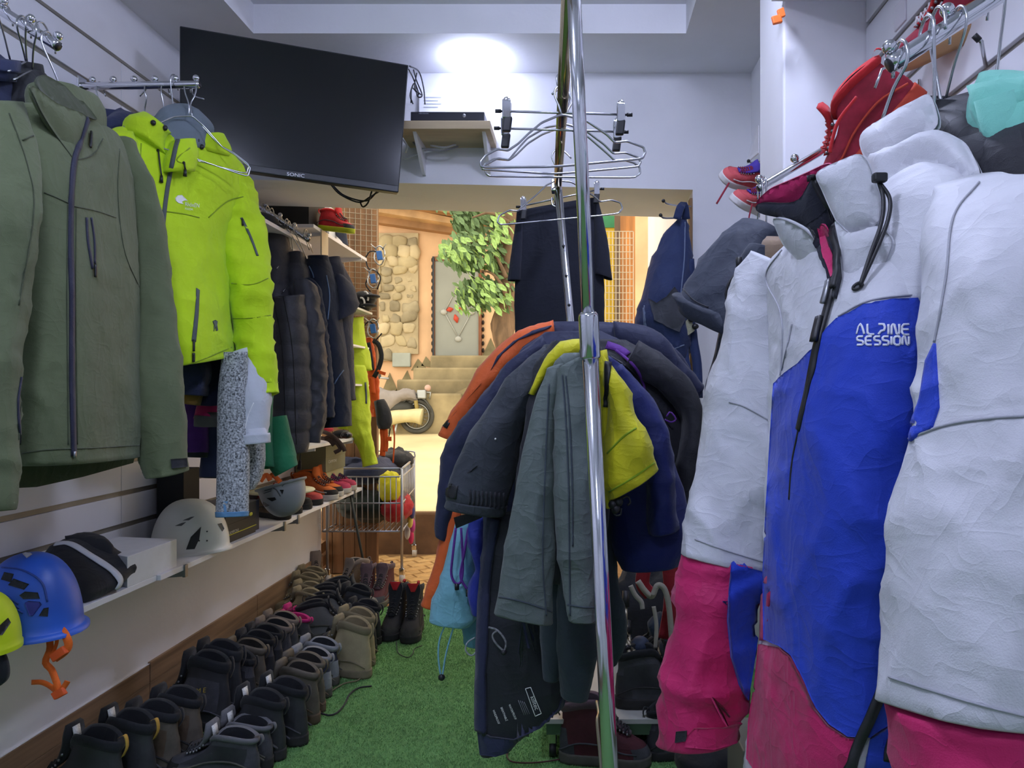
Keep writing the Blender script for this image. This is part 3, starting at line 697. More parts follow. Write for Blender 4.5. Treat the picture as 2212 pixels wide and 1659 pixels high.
wire_hanger('rear empty wire hanger dangling over the lime jacket collar', [(408, 250, 2.43), (368, 257, 2.40), (335, 276, 2.37), (315, 292, 2.33), (290, 276, 2.31), (272, 276, 2.29), (274, 300, 2.29), (400, 340, 2.39), (532, 376, 2.53), (538, 356, 2.54), (505, 330, 2.52), (474, 314, 2.5), (432, 268, 2.46)],
    [(408, 250, 2.43), (408, 225, 2.43), (400, 200, 2.44), (398, 182, 2.45), (404, 176, 2.46), (412, 180, 2.47), (418, 205, 2.48), (440, 214, 2.44)])
for k, (xa, xb, yb, word) in enumerate(((212, 218, 248, 'leftmost'), (316, 312, 238, 'second'), (352, 356, 246, 'third'))):
    t = thing('wire_hanger', word + ' bare wire hanger hook on the level left arm', 'hanger', P(xb, yb, 2.45), 'wire hangers on the left arms')
    obj('hook_wire', pxtube([(xb, yb + 20, 2.45), (xb, yb, 2.45), (xb - 4 + 8 * (k == 1), yb - 25, 2.44), (xa - 4, 195, 2.437), (xa, 178, 2.453), (xa + 8, 182, 2.47), (xa + 16 - 30 * (k == 1), 208, 2.47)], .0023), WIRE, t)
    obj('shoulder_wire', pxtube([(xb - 60, yb + 55, 2.32), (xb - 20, yb + 26, 2.42), (xb, yb + 20, 2.45), (xb + 25, yb + 28, 2.5), (xb + 60, yb + 60, 2.6)], .0023), WIRE, t)
back_jacket('navy jacket whose collar shows between the olive and lime jackets', [(222, 250, 262, 250, 2.4, 2.5, .04), (215, 275, 320, 280, 2.3, 2.62, .05), (240, 450, 400, 450, 2.32, 2.66, .06), (300, 760, 440, 760, 2.34, 2.66, .06)], None, NVB, [('collar', [(222, 265, 266, 268, 2.4, 2.5, .04), (228, 234, 258, 242, 2.4, 2.5, .035)], NVB, 'hang')])

# ---- sleeves and hems showing under the lime jacket (each belongs to its own garment behind it)
def tail(name, label, cat, rows, m, kind='sleeve', amp=.006, parts=(), up=None):
    """hanging garment of which the photo shows the lower end: the body goes on up behind the lime jacket"""
    j = thing(name, label, cat, P((rows[-1][0] + rows[-1][2]) / 2, rows[-1][1], rows[-1][4]))
    o = drape('sleeve', rows, m, j, n=40, step=.012, kind=kind, amp=amp)
    for nm, r, mm in parts: drape(nm, r, mm, j, n=40, step=.01, kind=kind, amp=.003)
    return j, o
MAG = cloth('magenta', '#c22a66'); PUR = cloth('purple_fleece', '#5c3180', .95, var=.35); GRN = cloth('green_fleece', '#1f6a47', .9)
PGR = cloth('pale_grey', '#c3c9d2', .8); HTH = cloth('heather_knit', '#c9cfd2', .95, var=0, col2='#2f3638'); BLU = cloth('blue_knit', '#2c6bb5', .9); TAN = cloth('tan_lining', '#8a6a2c', .9)
MATS['cloth_heather_knit'].node_tree.nodes['Noise Texture'].inputs['Scale'].default_value = 170
tail('padded_jacket', 'navy padded sleeve with tan lining under the lime jacket hem', 'jacket', [(362, 640, 440, 640, 2.5, 2.62, .07), (366, 760, 445, 750, 2.48, 2.62, .07), (372, 830, 446, 828, 2.46, 2.6, .065), (374, 852, 440, 850, 2.46, 2.6, .06)], NVB, 'puff', .008, [('lining', [(374, 840, 440, 842, 2.47, 2.6, .05), (377, 874, 428, 868, 2.48, 2.6, .045)], TAN)])
tail('knit_pullover', 'dark navy knitted sleeve above the magenta cuff', 'pullover', [(440, 640, 500, 640, 2.58, 2.68, .05), (446, 770, 496, 765, 2.56, 2.66, .05), (430, 880, 490, 860, 2.54, 2.64, .05)], cloth('navy_knit', '#1b2036', .95), 'knit', .004)
tail('fleece_jacket', 'magenta fleece sleeve with grey edge under the lime jacket', 'jacket', [(450, 700, 498, 690, 2.64, 2.72, .045), (432, 850, 490, 850, 2.62, 2.72, .045), (420, 900, 488, 912, 2.6, 2.7, .045)], MAG, 'sleeve', .005, [('cuff', [(421, 896, 487, 908, 2.595, 2.695, .047), (421, 922, 486, 917, 2.595, 2.695, .047)], cloth('cuff_grey', '#5d5d5a'))])
tail('fleece_jacket', 'purple speckled fleece sleeve hanging left of the navy hem', 'jacket', [(420, 700, 460, 700, 2.72, 2.8, .05), (405, 880, 442, 890, 2.7, 2.78, .05), (398, 975, 440, 978, 2.68, 2.76, .05)], PUR, 'knit', .004, [('cuff', [(398, 974, 439, 977, 2.68, 2.76, .05), (400, 986, 436, 988, 2.68, 2.76, .048)], BLKC)])
tail('sweatshirt', 'plain navy hem hanging beside the heather grey sleeve', 'sweatshirt', [(445, 700, 500, 700, 2.78, 2.88, .04), (440, 900, 488, 900, 2.74, 2.84, .04), (435, 1028, 482, 1034, 2.72, 2.82, .04)], NVB, 'hang', .005)
tail('knit_pullover', 'heather grey knitted sleeve hanging long with pale blue edge', 'pullover', [(495, 760, 520, 760, 2.46, 2.52, .04), (490, 860, 515, 865, 2.44, 2.52, .045), (482, 1000, 525, 1000, 2.42, 2.5, .05), (474, 1112, 529, 1105, 2.4, 2.48, .05)], HTH, 'knit', .003, [('cuff_edge', [(474, 1108, 529, 1102, 2.398, 2.478, .051), (475, 1119, 528, 1112, 2.398, 2.478, .05)], cloth('pale_blue', '#5f8fb5'))])
tail('knit_pullover', 'second heather grey sleeve curling up behind the long knitted one', 'pullover', [(522, 880, 552, 880, 2.6, 2.7, .04), (525, 980, 562, 975, 2.58, 2.7, .045), (530, 1040, 556, 1015, 2.57, 2.68, .035), (533, 1060, 545, 1045, 2.57, 2.66, .02)], HTH, 'knit', .003)
jj, o_ = tail('sweatshirt', 'pale grey sleeve with turned cuff below the lime cuff', 'sweatshirt', [(503, 760, 530, 760, 2.52, 2.6, .05), (507, 840, 580, 845, 2.48, 2.62, .06), (509, 900, 580, 890, 2.47, 2.6, .06), (507, 940, 574, 928, 2.46, 2.58, .055)], PGR, 'sleeve', .006, [('cuff', [(512, 944, 575, 932, 2.45, 2.57, .058), (516, 963, 574, 953, 2.45, 2.57, .058)], PGR)])
patch('cuff_tab', [(507, 942), (514, 941), (513, 957), (508, 957)], bvh(o_), MAG, jj, off=.004)
seam('seam', bvh(o_), [(548, 870), (535, 900), (528, 935)], cloth('white_piping', '#eef0f2'), jj)
tail('fleece_jacket', 'green fleece hem hanging below the pale grey cuff', 'jacket', [(540, 800, 583, 800, 2.74, 2.84, .05), (530, 930, 584, 930, 2.72, 2.82, .05), (526, 1008, 592, 1012, 2.7, 2.8, .05)], GRN, 'hang', .006)
tail('fleece_jacket', 'green fleece sleeve end curling out above the grey helmet', 'jacket', [(578, 900, 612, 900, 2.8, 2.9, .04), (582, 975, 628, 968, 2.78, 2.9, .05), (588, 1012, 632, 985, 2.76, 2.88, .05), (604, 1024, 633, 1008, 2.76, 2.86, .045)], GRN, 'sleeve', .004)
tail('fleece_jacket', 'bright blue fleece edge between the lime body and sleeve', 'jacket', [(492, 600, 510, 600, 2.68, 2.74, .03), (500, 700, 516, 715, 2.66, 2.72, .03), (500, 765, 523, 780, 2.64, 2.7, .03)], BLU, 'sleeve', .003)
tail('denim_shirt', 'dark blue buttoned hem just under the lime jacket edge', 'shirt', [(470, 740, 520, 735, 2.66, 2.74, .03), (455, 790, 518, 780, 2.64, 2.72, .03), (462, 812, 512, 800, 2.63, 2.71, .028)], cloth('denim', '#1f4a86', .85), 'hang', .003)

# ---- black quilted jackets and fleeces on the far left arm
PUF = cloth('black_quilted', '#36363c', .5, sheen=.05); MID = cloth('midnight_fleece', '#1b2233', .9); TEA = cloth('teal', '#1f4a5c', .8)
j = thing('quilted_jacket', 'black quilted jacket with long sleeve next to the lime sleeve', 'jacket', P(640, 985, 3.3))
a = drape('body', [(570, 500, 614, 510, 3.4, 3.5, .05), (562, 560, 640, 600, 3.35, 3.55, .07), (570, 700, 655, 720, 3.34, 3.56, .075), (585, 850, 660, 860, 3.34, 3.56, .075), (596, 930, 660, 930, 3.34, 3.56, .07)], PUF, j, n=56, kind='puff', amp=.007, step=.009)
b_ = drape('sleeve', [(592, 640, 655, 640, 3.22, 3.36, .06), (590, 760, 668, 770, 3.2, 3.34, .07), (586, 900, 672, 900, 3.18, 3.32, .07), (588, 985, 664, 972, 3.18, 3.3, .065)], PUF, j, n=48, kind='puff', amp=.007, step=.009)
drape('collar', [(568, 545, 620, 560, 3.36, 3.48, .05), (564, 515, 622, 530, 3.36, 3.48, .05), (570, 490, 606, 496, 3.38, 3.48, .045)], PUF, j, n=40, amp=.006)
hook(P(598, 492, 3.44), (-1.43, 3.47, 2.055), j)
for x in (618, 640): seam('seam', bvh(a, b_), [(x - 28, 640), (x - 8, 760), (x, 960)], cloth('seam_black', '#0e0e10'), j, r=.002)
j = thing('quilted_jacket', 'second black quilted jacket with crumpled sleeve and zip edge', 'jacket', P(680, 930, 3.45))
drape('body', [(625, 540, 648, 560, 3.44, 3.52, .04), (632, 600, 672, 650, 3.4, 3.58, .06), (645, 760, 690, 770, 3.4, 3.6, .065), (655, 900, 694, 890, 3.4, 3.6, .06)], PUF, j, n=44, kind='puff', amp=.006, step=.01)
drape('sleeve', [(640, 600, 678, 640, 3.34, 3.44, .05), (648, 690, 692, 740, 3.32, 3.42, .06), (655, 800, 698, 820, 3.3, 3.4, .06), (655, 900, 690, 905, 3.28, 3.38, .055), (652, 960, 684, 948, 3.27, 3.37, .05)], PUF, j, n=40, kind='crumple', amp=.01, step=.01)
hook(P(655, 552, 3.5), (-1.36, 3.47, 2.005), j)
def simple_jacket(label, rows, m, hk, sleeves=(), collar=None, name='fleece_jacket', kind='hang', amp=.007):
    j = thing(name, label, 'jacket', P((rows[-1][0] + rows[-1][2]) / 2, rows[-1][1], rows[-1][4]))
    o = [drape('body', rows, m, j, n=44, step=.013, kind=kind, amp=amp)]
    for s in sleeves: o.append(drape('sleeve', s, m, j, n=36, step=.013, kind='sleeve', amp=.007))
    if collar: o.append(drape('collar', collar, m, j, n=36, step=.01, amp=.004))
    if hk: hook(hk[0], hk[1], j)
    return j, bvh(*o)
simple_jacket('teal jacket showing a shoulder between the black jackets', [(634, 565, 668, 560, 3.5, 3.58, .04), (638, 620, 690, 640, 3.45, 3.62, .05), (668, 760, 712, 760, 3.45, 3.62, .05), (680, 900, 722, 900, 3.45, 3.62, .05)], TEA, (P(662, 560, 3.54), (-1.32, 3.47, 1.985)))
j, b_ = simple_jacket('midnight blue fleece jacket with pale piping on the far left arm', [(662, 556, 706, 560, 3.5, 3.62, .05), (664, 600, 722, 640, 3.46, 3.66, .065), (682, 720, 738, 740, 3.46, 3.66, .07), (695, 850, 752, 860, 3.46, 3.66, .07), (702, 925, 754, 918, 3.46, 3.66, .07)], MID, (P(668, 540, 3.52), (-1.275, 3.47, 1.955)),
    [[(660, 600, 686, 640, 3.4, 3.46, .04), (676, 740, 706, 760, 3.38, 3.46, .045), (688, 900, 716, 905, 3.36, 3.44, .04)]], [(664, 590, 712, 590, 3.5, 3.6, .05), (668, 550, 706, 556, 3.5, 3.6, .045)])
for pts in ([(668, 575), (678, 600), (672, 640)], [(705, 595), (712, 640), (708, 690)], [(742, 800), (732, 812), (722, 830)]): seam('piping', b_, pts, cloth('blue_grey_piping', '#5a718f'), j, r=.003)
j, b_ = simple_jacket('dark slate jacket with grey hood at the end of the far left arm', [(690, 560, 742, 580, 3.62, 3.74, .05), (700, 610, 762, 640, 3.58, 3.78, .06), (715, 720, 752, 740, 3.58, 3.78, .065), (730, 860, 756, 870, 3.58, 3.78, .06)], cloth('slate', '#2b2e3c', .85), (P(676, 548, 3.6), (-1.27, 3.47, 1.955)),
    [[(725, 590, 760, 630, 3.58, 3.7, .03), (735, 640, 772, 660, 3.56, 3.68, .03), (730, 692, 768, 672, 3.54, 3.64, .028)]], [(692, 600, 745, 605, 3.6, 3.7, .06), (690, 565, 742, 590, 3.6, 3.7, .06), (698, 552, 728, 562, 3.6, 3.7, .05)])
simple_jacket('green garment peeking out behind the first black quilted jacket', [(556, 500, 572, 500, 3.55, 3.62, .03), (554, 540, 580, 560, 3.52, 3.64, .04), (566, 720, 600, 720, 3.52, 3.64, .04)], GRN, None, name='jacket')
for k, (x, y, X, Z) in enumerate(((548, 468, -1.50, 2.095), (556, 480, -1.47, 2.075), (565, 486, -1.45, 2.065), (618, 510, -1.39, 2.02), (632, 560, -1.35, 1.995))):
    t = thing('wire_hanger', ('first', 'second', 'third', 'fourth', 'fifth')[k] + ' wire hanger along the far left arm counted from the wall', 'hanger', P(x, y, 3.47), 'wire hangers on the left arms')
    hook(P(x + 4, y + 40, 3.48), (X, 3.47, Z), t, side=1 if k % 2 else -1)
    obj('shoulder_wire', pxtube([(x - 20, y + 70, 3.35), (x + 4, y + 40, 3.48), (x + 28, y + 68, 3.6)], .0023), WIRE, t)
# ================================================================== THINGS ON THE LEFT SHELF
def helmet(label, c, ax, m, size=(.14, .115, .155), brim=.018, up=(0, 0, 1), flip=1, name='climbing_helmet'):
    """ellipsoid shell with a flared rim; ax = forward direction (world), c = centre of rim"""
    c = np.asarray(c, float); f = np.asarray(ax, float); f /= np.linalg.norm(f); u = np.asarray(up, float); u = u - f * (u @ f); u /= np.linalg.norm(u); s = np.cross(u, f)
    t = thing(name, label, 'helmet', c)
    n = 56; a = np.arange(n) * 2 * math.pi / n; R = []
    for th, k, dz in [(-.16, 1.0 + brim / .12, -.012), (-.1, 1.0 + brim / .12, -.004), (-.05, 1.03, .0)] + [(x, 1, 0) for x in np.linspace(.02, 1.5, 16)]:
        rr = math.cos(max(th, 0)) ** .82 if th > 0 else 1.0
        z = size[2] * (math.sin(th) if th > 0 else 0) + dz
        front = 1 + .06 * np.cos(a)
        R.append(c + (size[0] * rr * k * np.cos(a) * front)[:, None] * f + (size[1] * rr * k * np.sin(a))[:, None] * s + (z - (.018 * np.cos(a * 1) ** 2 * (1 if th < .3 else 0)) * flip * 0)[..., None] * u)
    sh = obj('shell', MB().loft(R, False, True), m, t)
    R2 = [c + (r - c) * .955 for r in R[2:]]
    obj('inner_padding', MB().loft([R[0] * .5 + R2[0] * .5] + R2, False, True), BLK, t)
    return t, sh
BLUP = mat('blue_plastic', '#2b5cc0', .42, var=.05); WHP = mat('white_helmet_plastic', '#d8d9d2', .4, var=.05, vscale=12); GRP = mat('grey_helmet_plastic', '#999ea4', .5, var=.05); YLP = mat('yellow_helmet_plastic', '#c9e01c', .45, var=.03)
ORW = cloth('orange_webbing', '#e0661c', .7)
# blue helmet
t, sh = helmet('blue climbing helmet with black vents at the front of the left shelf', P(66, 1350, 1.86) + (0, 0, .0), (1, -.55, 0), BLUP, (.122, .108, .182), .014)
b = bvh(sh)
VNT = mat('vent_mesh', '#1d2126', .7, var=.3, vscale=300)
for i, pg in enumerate(([(3, 1252), (10, 1236), (30, 1240), (24, 1258)], [(18, 1264), (30, 1250), (63, 1262), (52, 1274)], [(42, 1286), (54, 1278), (82, 1280), (86, 1293), (50, 1294)], [(84, 1330), (94, 1314), (105, 1312), (103, 1332)], [(-25, 1262), (-12, 1245), (-2, 1250), (-10, 1262)])):
    patch('vent', pg, b, VNT, t, off=.0015, res=5)
patch('badge', [(54, 1302), (62, 1298), (86, 1300), (90, 1306), (72, 1330), (64, 1330)], b, mat('navy_badge', '#232a86', .4, var=0), t, off=.002, res=5)
for pp in ([(5, 1226), (50, 1232), (90, 1258), (102, 1300)], [(10, 1284), (40, 1305)], [(8, 1292), (42, 1314)], [(12, 1302), (50, 1325)]): seam('rib_line', b, pp, mat('blue_dark', '#1d3f8e', .5, var=0), t, r=.0025)
patch('sticker', [(48, 1196), (60, 1192), (70, 1198), (58, 1206)], b, mat('sticker', '#cfd0da', .6, var=.3, vscale=200), t, off=.0015, res=4)
nr = (.4, -.9, .1)
for pp, w in (([(128, 1356, 1.813), (140, 1370, 1.802), (148, 1392, 1.802), (140, 1408, 1.802), (118, 1424, 1.802)], .018), ([(104, 1362, 1.825), (108, 1400, 1.813), (98, 1430, 1.802), (112, 1448, 1.802), (124, 1480, 1.790), (128, 1500, 1.790)], .015),
              ([(128, 1498, 1.790), (142, 1478, 1.790), (146, 1471, 1.790)], .013), ([(68, 1474, 1.802), (90, 1474, 1.802), (108, 1482, 1.802), (124, 1496, 1.790)], .012), ([(124, 1360, 1.813), (122, 1390, 1.813), (110, 1420, 1.808)], .008)):
    q = crom([P(*x) for x in pp], 18); obj('chin_strap', MB().ribbon(q, nr, w, .002), ORW, t)
obj('buckle', MB().obox(P(128, 1412, 1.796), (.014, .003, .01), (.002, .005, 0), (-.005, 0, .009)), mat('orange_buckle', '#d2521a', .45, var=0), t, smooth=False, bevel=.002)
obj('buckle', MB().obox(P(128, 1498, 1.784), (.011, .003, .006), (.002, .004, 0), (-.005, 0, .008)), MATS['orange_buckle'], t, smooth=False, bevel=.002)
# yellow helmet at the frame's edge
t, sh = helmet('bright yellow helmet with dark stripe cut by the left edge', P(-42, 1395, 1.68), (1, -.2, .0), YLP, (.068, .08, .125), .004)
b = bvh(sh)
patch('stripe', [(0, 1350), (16, 1335), (22, 1345), (4, 1372), (-6, 1372)], b, BLK, t, off=.002, res=6)
obj('side_strap', pxtube([(-8, 1400, 1.68), (6, 1430, 1.68), (8, 1460, 1.68), (-6, 1475, 1.68)], .011), BLKC, t)
# folded black pouch with white band
j = thing('folded_bag', 'folded black fabric bag with white strap on the left shelf', 'bag', P(190, 1270, 2.2))
rows = [(80, 1210, 130, 1290, 2.20, 2.06, .02), (108, 1180, 185, 1296, 2.26, 2.09, .035), (145, 1166, 228, 1284, 2.32, 2.15, .035), (190, 1162, 262, 1262, 2.36, 2.22, .03), (230, 1188, 286, 1242, 2.36, 2.28, .028), (262, 1208, 296, 1234, 2.34, 2.30, .02)]
o = drape('bag_body', rows, BLKC, j, n=44, kind='crumple', amp=.007, e=2.8, hollow=False)
o2 = drape('folded_flap', [(140, 1158, 150, 1200, 2.30, 2.28, .02), (175, 1152, 205, 1205, 2.36, 2.28, .03), (205, 1165, 235, 1200, 2.36, 2.28, .03), (225, 1190, 240, 1205, 2.38, 2.30, .02)], BLKC, j, n=30, kind='crumple', amp=.005, hollow=False)
b = bvh(o, o2)
band('white_strap', b, [(118, 1178), (150, 1176), (190, 1200), (225, 1222), (248, 1240), (258, 1258), (245, 1275)], .026, cloth('white_webbing', '#d5d8de', .7), j, off=.004)
# white box
CARD = mat('white_carton', '#dcdde0', .6, var=.04, vscale=20)
def carton(name, label, rows, m, z0, z1, lid=None, cat='box', split=.45):
    """rows = footprint quad in plan"""
    t = thing(name, label, cat, (sum(r[0] for r in rows) / 4, sum(r[1] for r in rows) / 4, z0))
    a = [(x, y, z0) for x, y in rows]; zm = z0 + (z1 - z0) * (1 - split)
    obj('box_body', MB().hexa(a, [(x, y, zm if lid else z1) for x, y in rows]), m, t, smooth=False, bevel=.0015)
    if lid:
        c = np.mean(rows, 0); g = [tuple(c + (np.array(r) - c) * 1.015) for r in rows]
        obj('lid', MB().hexa([(x, y, zm) for x, y in g], [(x, y, z1) for x, y in g]), lid, t, smooth=False, bevel=.0015)
    return t
carton('white_box', 'plain white cardboard box beside the white helmet', [(-1.376, 2.265), (-1.376, 2.545), (-1.60, 2.585), (-1.60, 2.40)], CARD, ZS1, ZS1 + .095)
# white helmet
t, sh = helmet('white climbing helmet with slanted black vent on the left shelf', (-1.47, 2.80, ZS1 + .012), (.8, .6, 0), WHP, (.135, .11, .185), .008)
b = bvh(sh)
patch('vent', [(402, 1187), (412, 1160), (434, 1138), (430, 1165), (420, 1186)], b, BLK, t, off=.002, res=4)
for pg in ([(378, 1136), (392, 1130), (402, 1128), (392, 1136)], [(395, 1124), (412, 1117), (420, 1116), (408, 1124)], [(470, 1132), (478, 1130), (484, 1142), (480, 1148)]): patch('vent', pg, b, mat('vent_grey', '#5c5f60', .7, var=0), t, off=.0015, res=4)
for x, y in ((430, 1168), (447, 1168), (447, 1148)):
    e0, _ = hit(b, x, y, .001); obj('rivet', MB().ball(e0, .003, 8, 6), BLK, t)
# shoe boxes
DKB = mat('dark_shoe_box', '#26282b', .6, var=.06); OLB = mat('olive_shoe_box', '#77785e', .6, var=.06); YLW = mat('yellow_print', '#c8c23a', .6, var=0)
t = carton('shoe_box', 'dark shoe box standing behind the heather grey sleeve', [(-1.385, 2.915), (-1.385, 3.19), (-1.60, 3.20), (-1.60, 2.93)], DKB, ZS1, ZS1 + .135, DKB)
lettering3('brand_print', 'CAMPONI', np.array((-1.3805, 2.925, ZS1 + .035)), (.0005, .02, 0), (0, 0, .018), mat('print_white', '#c9c9c6', .6, var=0), t)
obj('print_line', MB().box(-1.3845, -1.382, 2.92, 3.19, ZS1 + .03, ZS1 + .033), YLW, t, smooth=False)
obj('print_mark', MB().ball((-1.383, 3.14, ZS1 + .085), (.002, .016, .008), 12, 8), YLW, t)
carton('shoe_box', 'black box wedged behind the white helmet under the sleeves', [(-1.52, 2.86), (-1.52, 2.98), (-1.63, 2.99), (-1.63, 2.87)], mat('black_carton', '#101216', .7, var=.05), ZS1, ZS1 + .30, None)
t = carton('shoe_box', 'dark box end beside the grey helmet on the shelf', [(-1.40, 3.205), (-1.40, 3.26), (-1.60, 3.27), (-1.60, 3.215)], mat('navy_carton', '#23283a', .6, var=.05), ZS1, ZS1 + .13, None)
# grey helmet lying upside down
hc = P(606, 1050, 3.36)
t, sh = helmet('grey climbing helmet lying upside down with orange straps', hc, (.75, -.25, .22), GRP, (.108, .09, .14), .014, up=(.12, .0, -1))
b = bvh(sh)
for pg in ([(604, 1058), (613, 1058), (610, 1068)], [(576, 1076), (594, 1074), (597, 1079), (588, 1083)], [(568, 1084), (582, 1092), (570, 1096)]): patch('vent', pg, b, BLK, t, off=.0015, res=3)
for pp in ([(572, 1060), (588, 1056)], [(570, 1066), (586, 1060)], [(590, 1054), (598, 1058), (606, 1072)]): seam('rib_line', b, pp, mat('grey_dark', '#54585d', .6, var=0), t, r=.0022, st=3)
for pp in ([(562, 1040, 3.2), (575, 1026, 3.24), (584, 1038, 3.2)], [(584, 1030, 3.24), (590, 1026, 3.25), (606, 1042, 3.2)]):
    obj('chin_strap', MB().ribbon(crom([P(*x) for x in pp], 12), (.3, -.9, .2), .02, .003), ORW, t)

# ---- shoes (boots, sneakers): one builder
def w_foot(s): return np.interp(s, [0, .03, .1, .25, .45, .6, .75, .87, .95, .985, 1], [.006, .02, .031, .035, .035, .041, .048, .045, .033, .018, .004])
def shoe_parts(style):
    """returns list of (name, MB, material, parentname) in local coords: heel x=0, toe +x, length ~.29"""
    k = style.get('k', 1.0); Wd = style.get('w', 1.0); n = 36
    ph = np.arange(n) * 2 * math.pi / n; s = (1 - np.cos(ph)) / 2; sg = np.sign(np.sin(ph)); sg[np.abs(np.sin(ph)) < 1e-6] = 0
    def ring(xh, xf, zh, zf, ws, bl=0, a=.04, inset=0):
        xh += inset; xf -= inset
        w = w_foot(s) * ws * (1 - bl) + bl * a * np.sqrt(np.maximum(0, 1 - (2 * s - 1) ** 2))
        w = np.maximum(w - inset, .002) * Wd
        zf_ = lambda z: z if z < .06 else .06 + (z - .06) * k
        dz = (.016 * np.sin(np.pi * s) - .03 * np.maximum(0, (s - .78) / .22) ** 2) * (1 if bl > .9 else .4 if bl > .6 else 0) * min(1, k)
        return np.stack((xh + (xf - xh) * s, sg * w, zf_(zh) + (zf_(zf) - zf_(zh)) * s ** 1.3 + dz), 1)
    up = [ring(.0, .288, .02, .022, 1.0), ring(-.004, .29, .045, .045, 1.02), ring(-.004, .278, .066, .066, .97, .05), ring(-.002, .235, .086, .088, .88, .35, .042),
          ring(.0, .19, .108, .115, .86, .7, .038), ring(.004, .165, .128, .142, .8, .95, .036), ring(.004, .152, .15, .168, .8, 1, .036)]
    topr = ring(.0, .148, .166, .19, .8, 1, .038)
    pad = [ring(.002, .15, .152, .17, .8, 1, .037), ring(-.005, .154, .160, .178, .8, 1, .042), ring(-.007, .154, .172, .19, .8, 1, .043), ring(.0, .148, .18, .199, .8, 1, .039), ring(.01, .138, .176, .194, .8, 1, .03)]
    lin2 = [ring(.01, .138, .176, .194, .8, 1, .03), ring(.016, .132, .15, .165, .8, 1, .027), ring(.02, .15, .1, .1, .8, .7, .03), ring(.02, .2, .06, .06, .6, .3, .03)]
    P_ = [('upper', MB().loft(up + [topr], False, False), style['up'], None), ('collar', MB().loft(pad, False, False), style.get('pad', style['up']), None),
          ('lining', MB().loft(lin2, False, True), style.get('lin', BLKC), None)]
    so = MB(); lug = 1 + .012 * np.sign(np.sin(ph * 17))
    def sring(z, g, lugs=False, spring=0):
        w = w_foot(s) * g * Wd * 1.06
        x = -.008 * g + .304 * s
        if lugs: w = w * lug
        return np.stack((x, sg * np.maximum(w, .003), z + spring * np.maximum(0, s - .75) ** 2 * 4), 1)
    so.loft([sring(0, .96, True, .02), sring(.01, 1.03, True, .015), sring(.02, 1.03, False, .01), sring(.03, 1.05), sring(.036, 1.0)], True, True)
    P_.append(('sole', so, style['sole'], None))
    # rubber toe cap and heel cup
    sel = [j for j in range(n) if s[j] > .8]
    def strip(idx, rows, g):
        R = [r[idx] for r in rows]; c = np.array((.14, 0, .03)); return MB().loft([c + (q - c) * g for q in R], False, False, closed=False)
    P_.append(('toe_cap', strip(sel, [up[0], up[1], up[2]], 1.018), style.get('toe', style['sole']), None))
    hs = [j % n for j in range(-5, 6)]
    P_.append(('heel_cup', strip(hs, [up[0], up[1], up[2], up[3], up[4]], 1.012), style.get('heel', style['up']), None))
    # tongue
    zt = lambda z: .06 + (z - .06) * k
    tl = style.get('tongue', .03)
    tp = crom([(.225, 0, zt(.094)), (.185, 0, zt(.122)), (.162, 0, zt(.155)), (.15, 0, zt(.185)), (.147, 0, zt(.192) + tl * .65)], 14)
    tg = MB().ribbon(tp, np.tile((.8, 0, .6), (14, 1)), np.interp(np.linspace(0, 1, 14), [0, .3, .8, 1], [.03, .05, .078, .06]) * Wd, .008)
    P_.append(('tongue', tg, style.get('ton', style.get('pad', style['up'])), None))
    if 'tongue_lining' in style: P_.append(('tongue_tip', MB().ribbon(tp[-5:] + (.009, 0, .004), np.tile((.85, 0, .5), (5, 1)), np.linspace(.02, .058, 5) * Wd, .005), style['tongue_lining'], None))
    lc = MB(); NL = 6
    xs = np.linspace(.222, .163, NL); zz = [zt(v) for v in np.interp(xs, [.152, .165, .19, .235], [.17, .146, .118, .095])]
    for i in range(NL):
        w = np.interp(i, [0, NL], [.021, .03]) * Wd; j = min(i + 1, NL - 1)
        for sgn in (-1, 1):
            lc.tube([(xs[i], sgn * w, zz[i] + .001), ((xs[i] + xs[j]) / 2 + .006, 0, (zz[i] + zz[j]) / 2 + .014), (xs[j], -sgn * w, zz[j] + .002)], .0022, 5)
    # side panels
    for side in (range(4, 14), range(n - 13, n - 3)):
        P_.append(('ankle_panel', strip(list(side), [up[2], up[3], up[4], up[5]], 1.02), style.get('pan', style['up']), None))
    P_.append(('laces', lc, style.get('lace', BLKC), None))
    ey = MB()
    for i in range(NL):
        for sgn in (-1, 1):
            w = np.interp(i, [0, NL], [.024, .034]) * Wd; ey.ball((xs[i] - .004, sgn * w, zz[i]), .0042, 6, 4)
    P_.append(('eyelets', ey, style.get('eye', EYE), None))
    P_.append(('pull_loop', MB().ribbon(crom([(-.004, 0, zt(.14)), (-.018, 0, zt(.165)), (-.012, 0, zt(.192)), (.008, 0, zt(.185))], 10), np.tile((-.9, 0, .3), (10, 1)), .012, .002), style.get('loop', style.get('pad', BLKC)), None))
    # overlay line on the side
    for sgn in (-1, 1):
        q = crom([(-.002, sgn * .034 * Wd, .05), (.06, sgn * .0395 * Wd, .075), (.14, sgn * .041 * Wd, .072), (.2, sgn * .0475 * Wd, .055), (.25, sgn * .045 * Wd, .05)], 16)
        P_.append(('side_trim', MB().tube(q, .003, 5), style.get('trim', style['sole']), None))
    if style.get('tag'):
        c = tp[-3] + (-.008, 0, .0)
        P_.append(('size_label', MB().obox(c, (0, .013, 0), (.003, 0, .016), (.001, 0, -.0005)), mat('label_white', '#d9d9d6', .7, var=.25, vscale=300), None))
    return P_
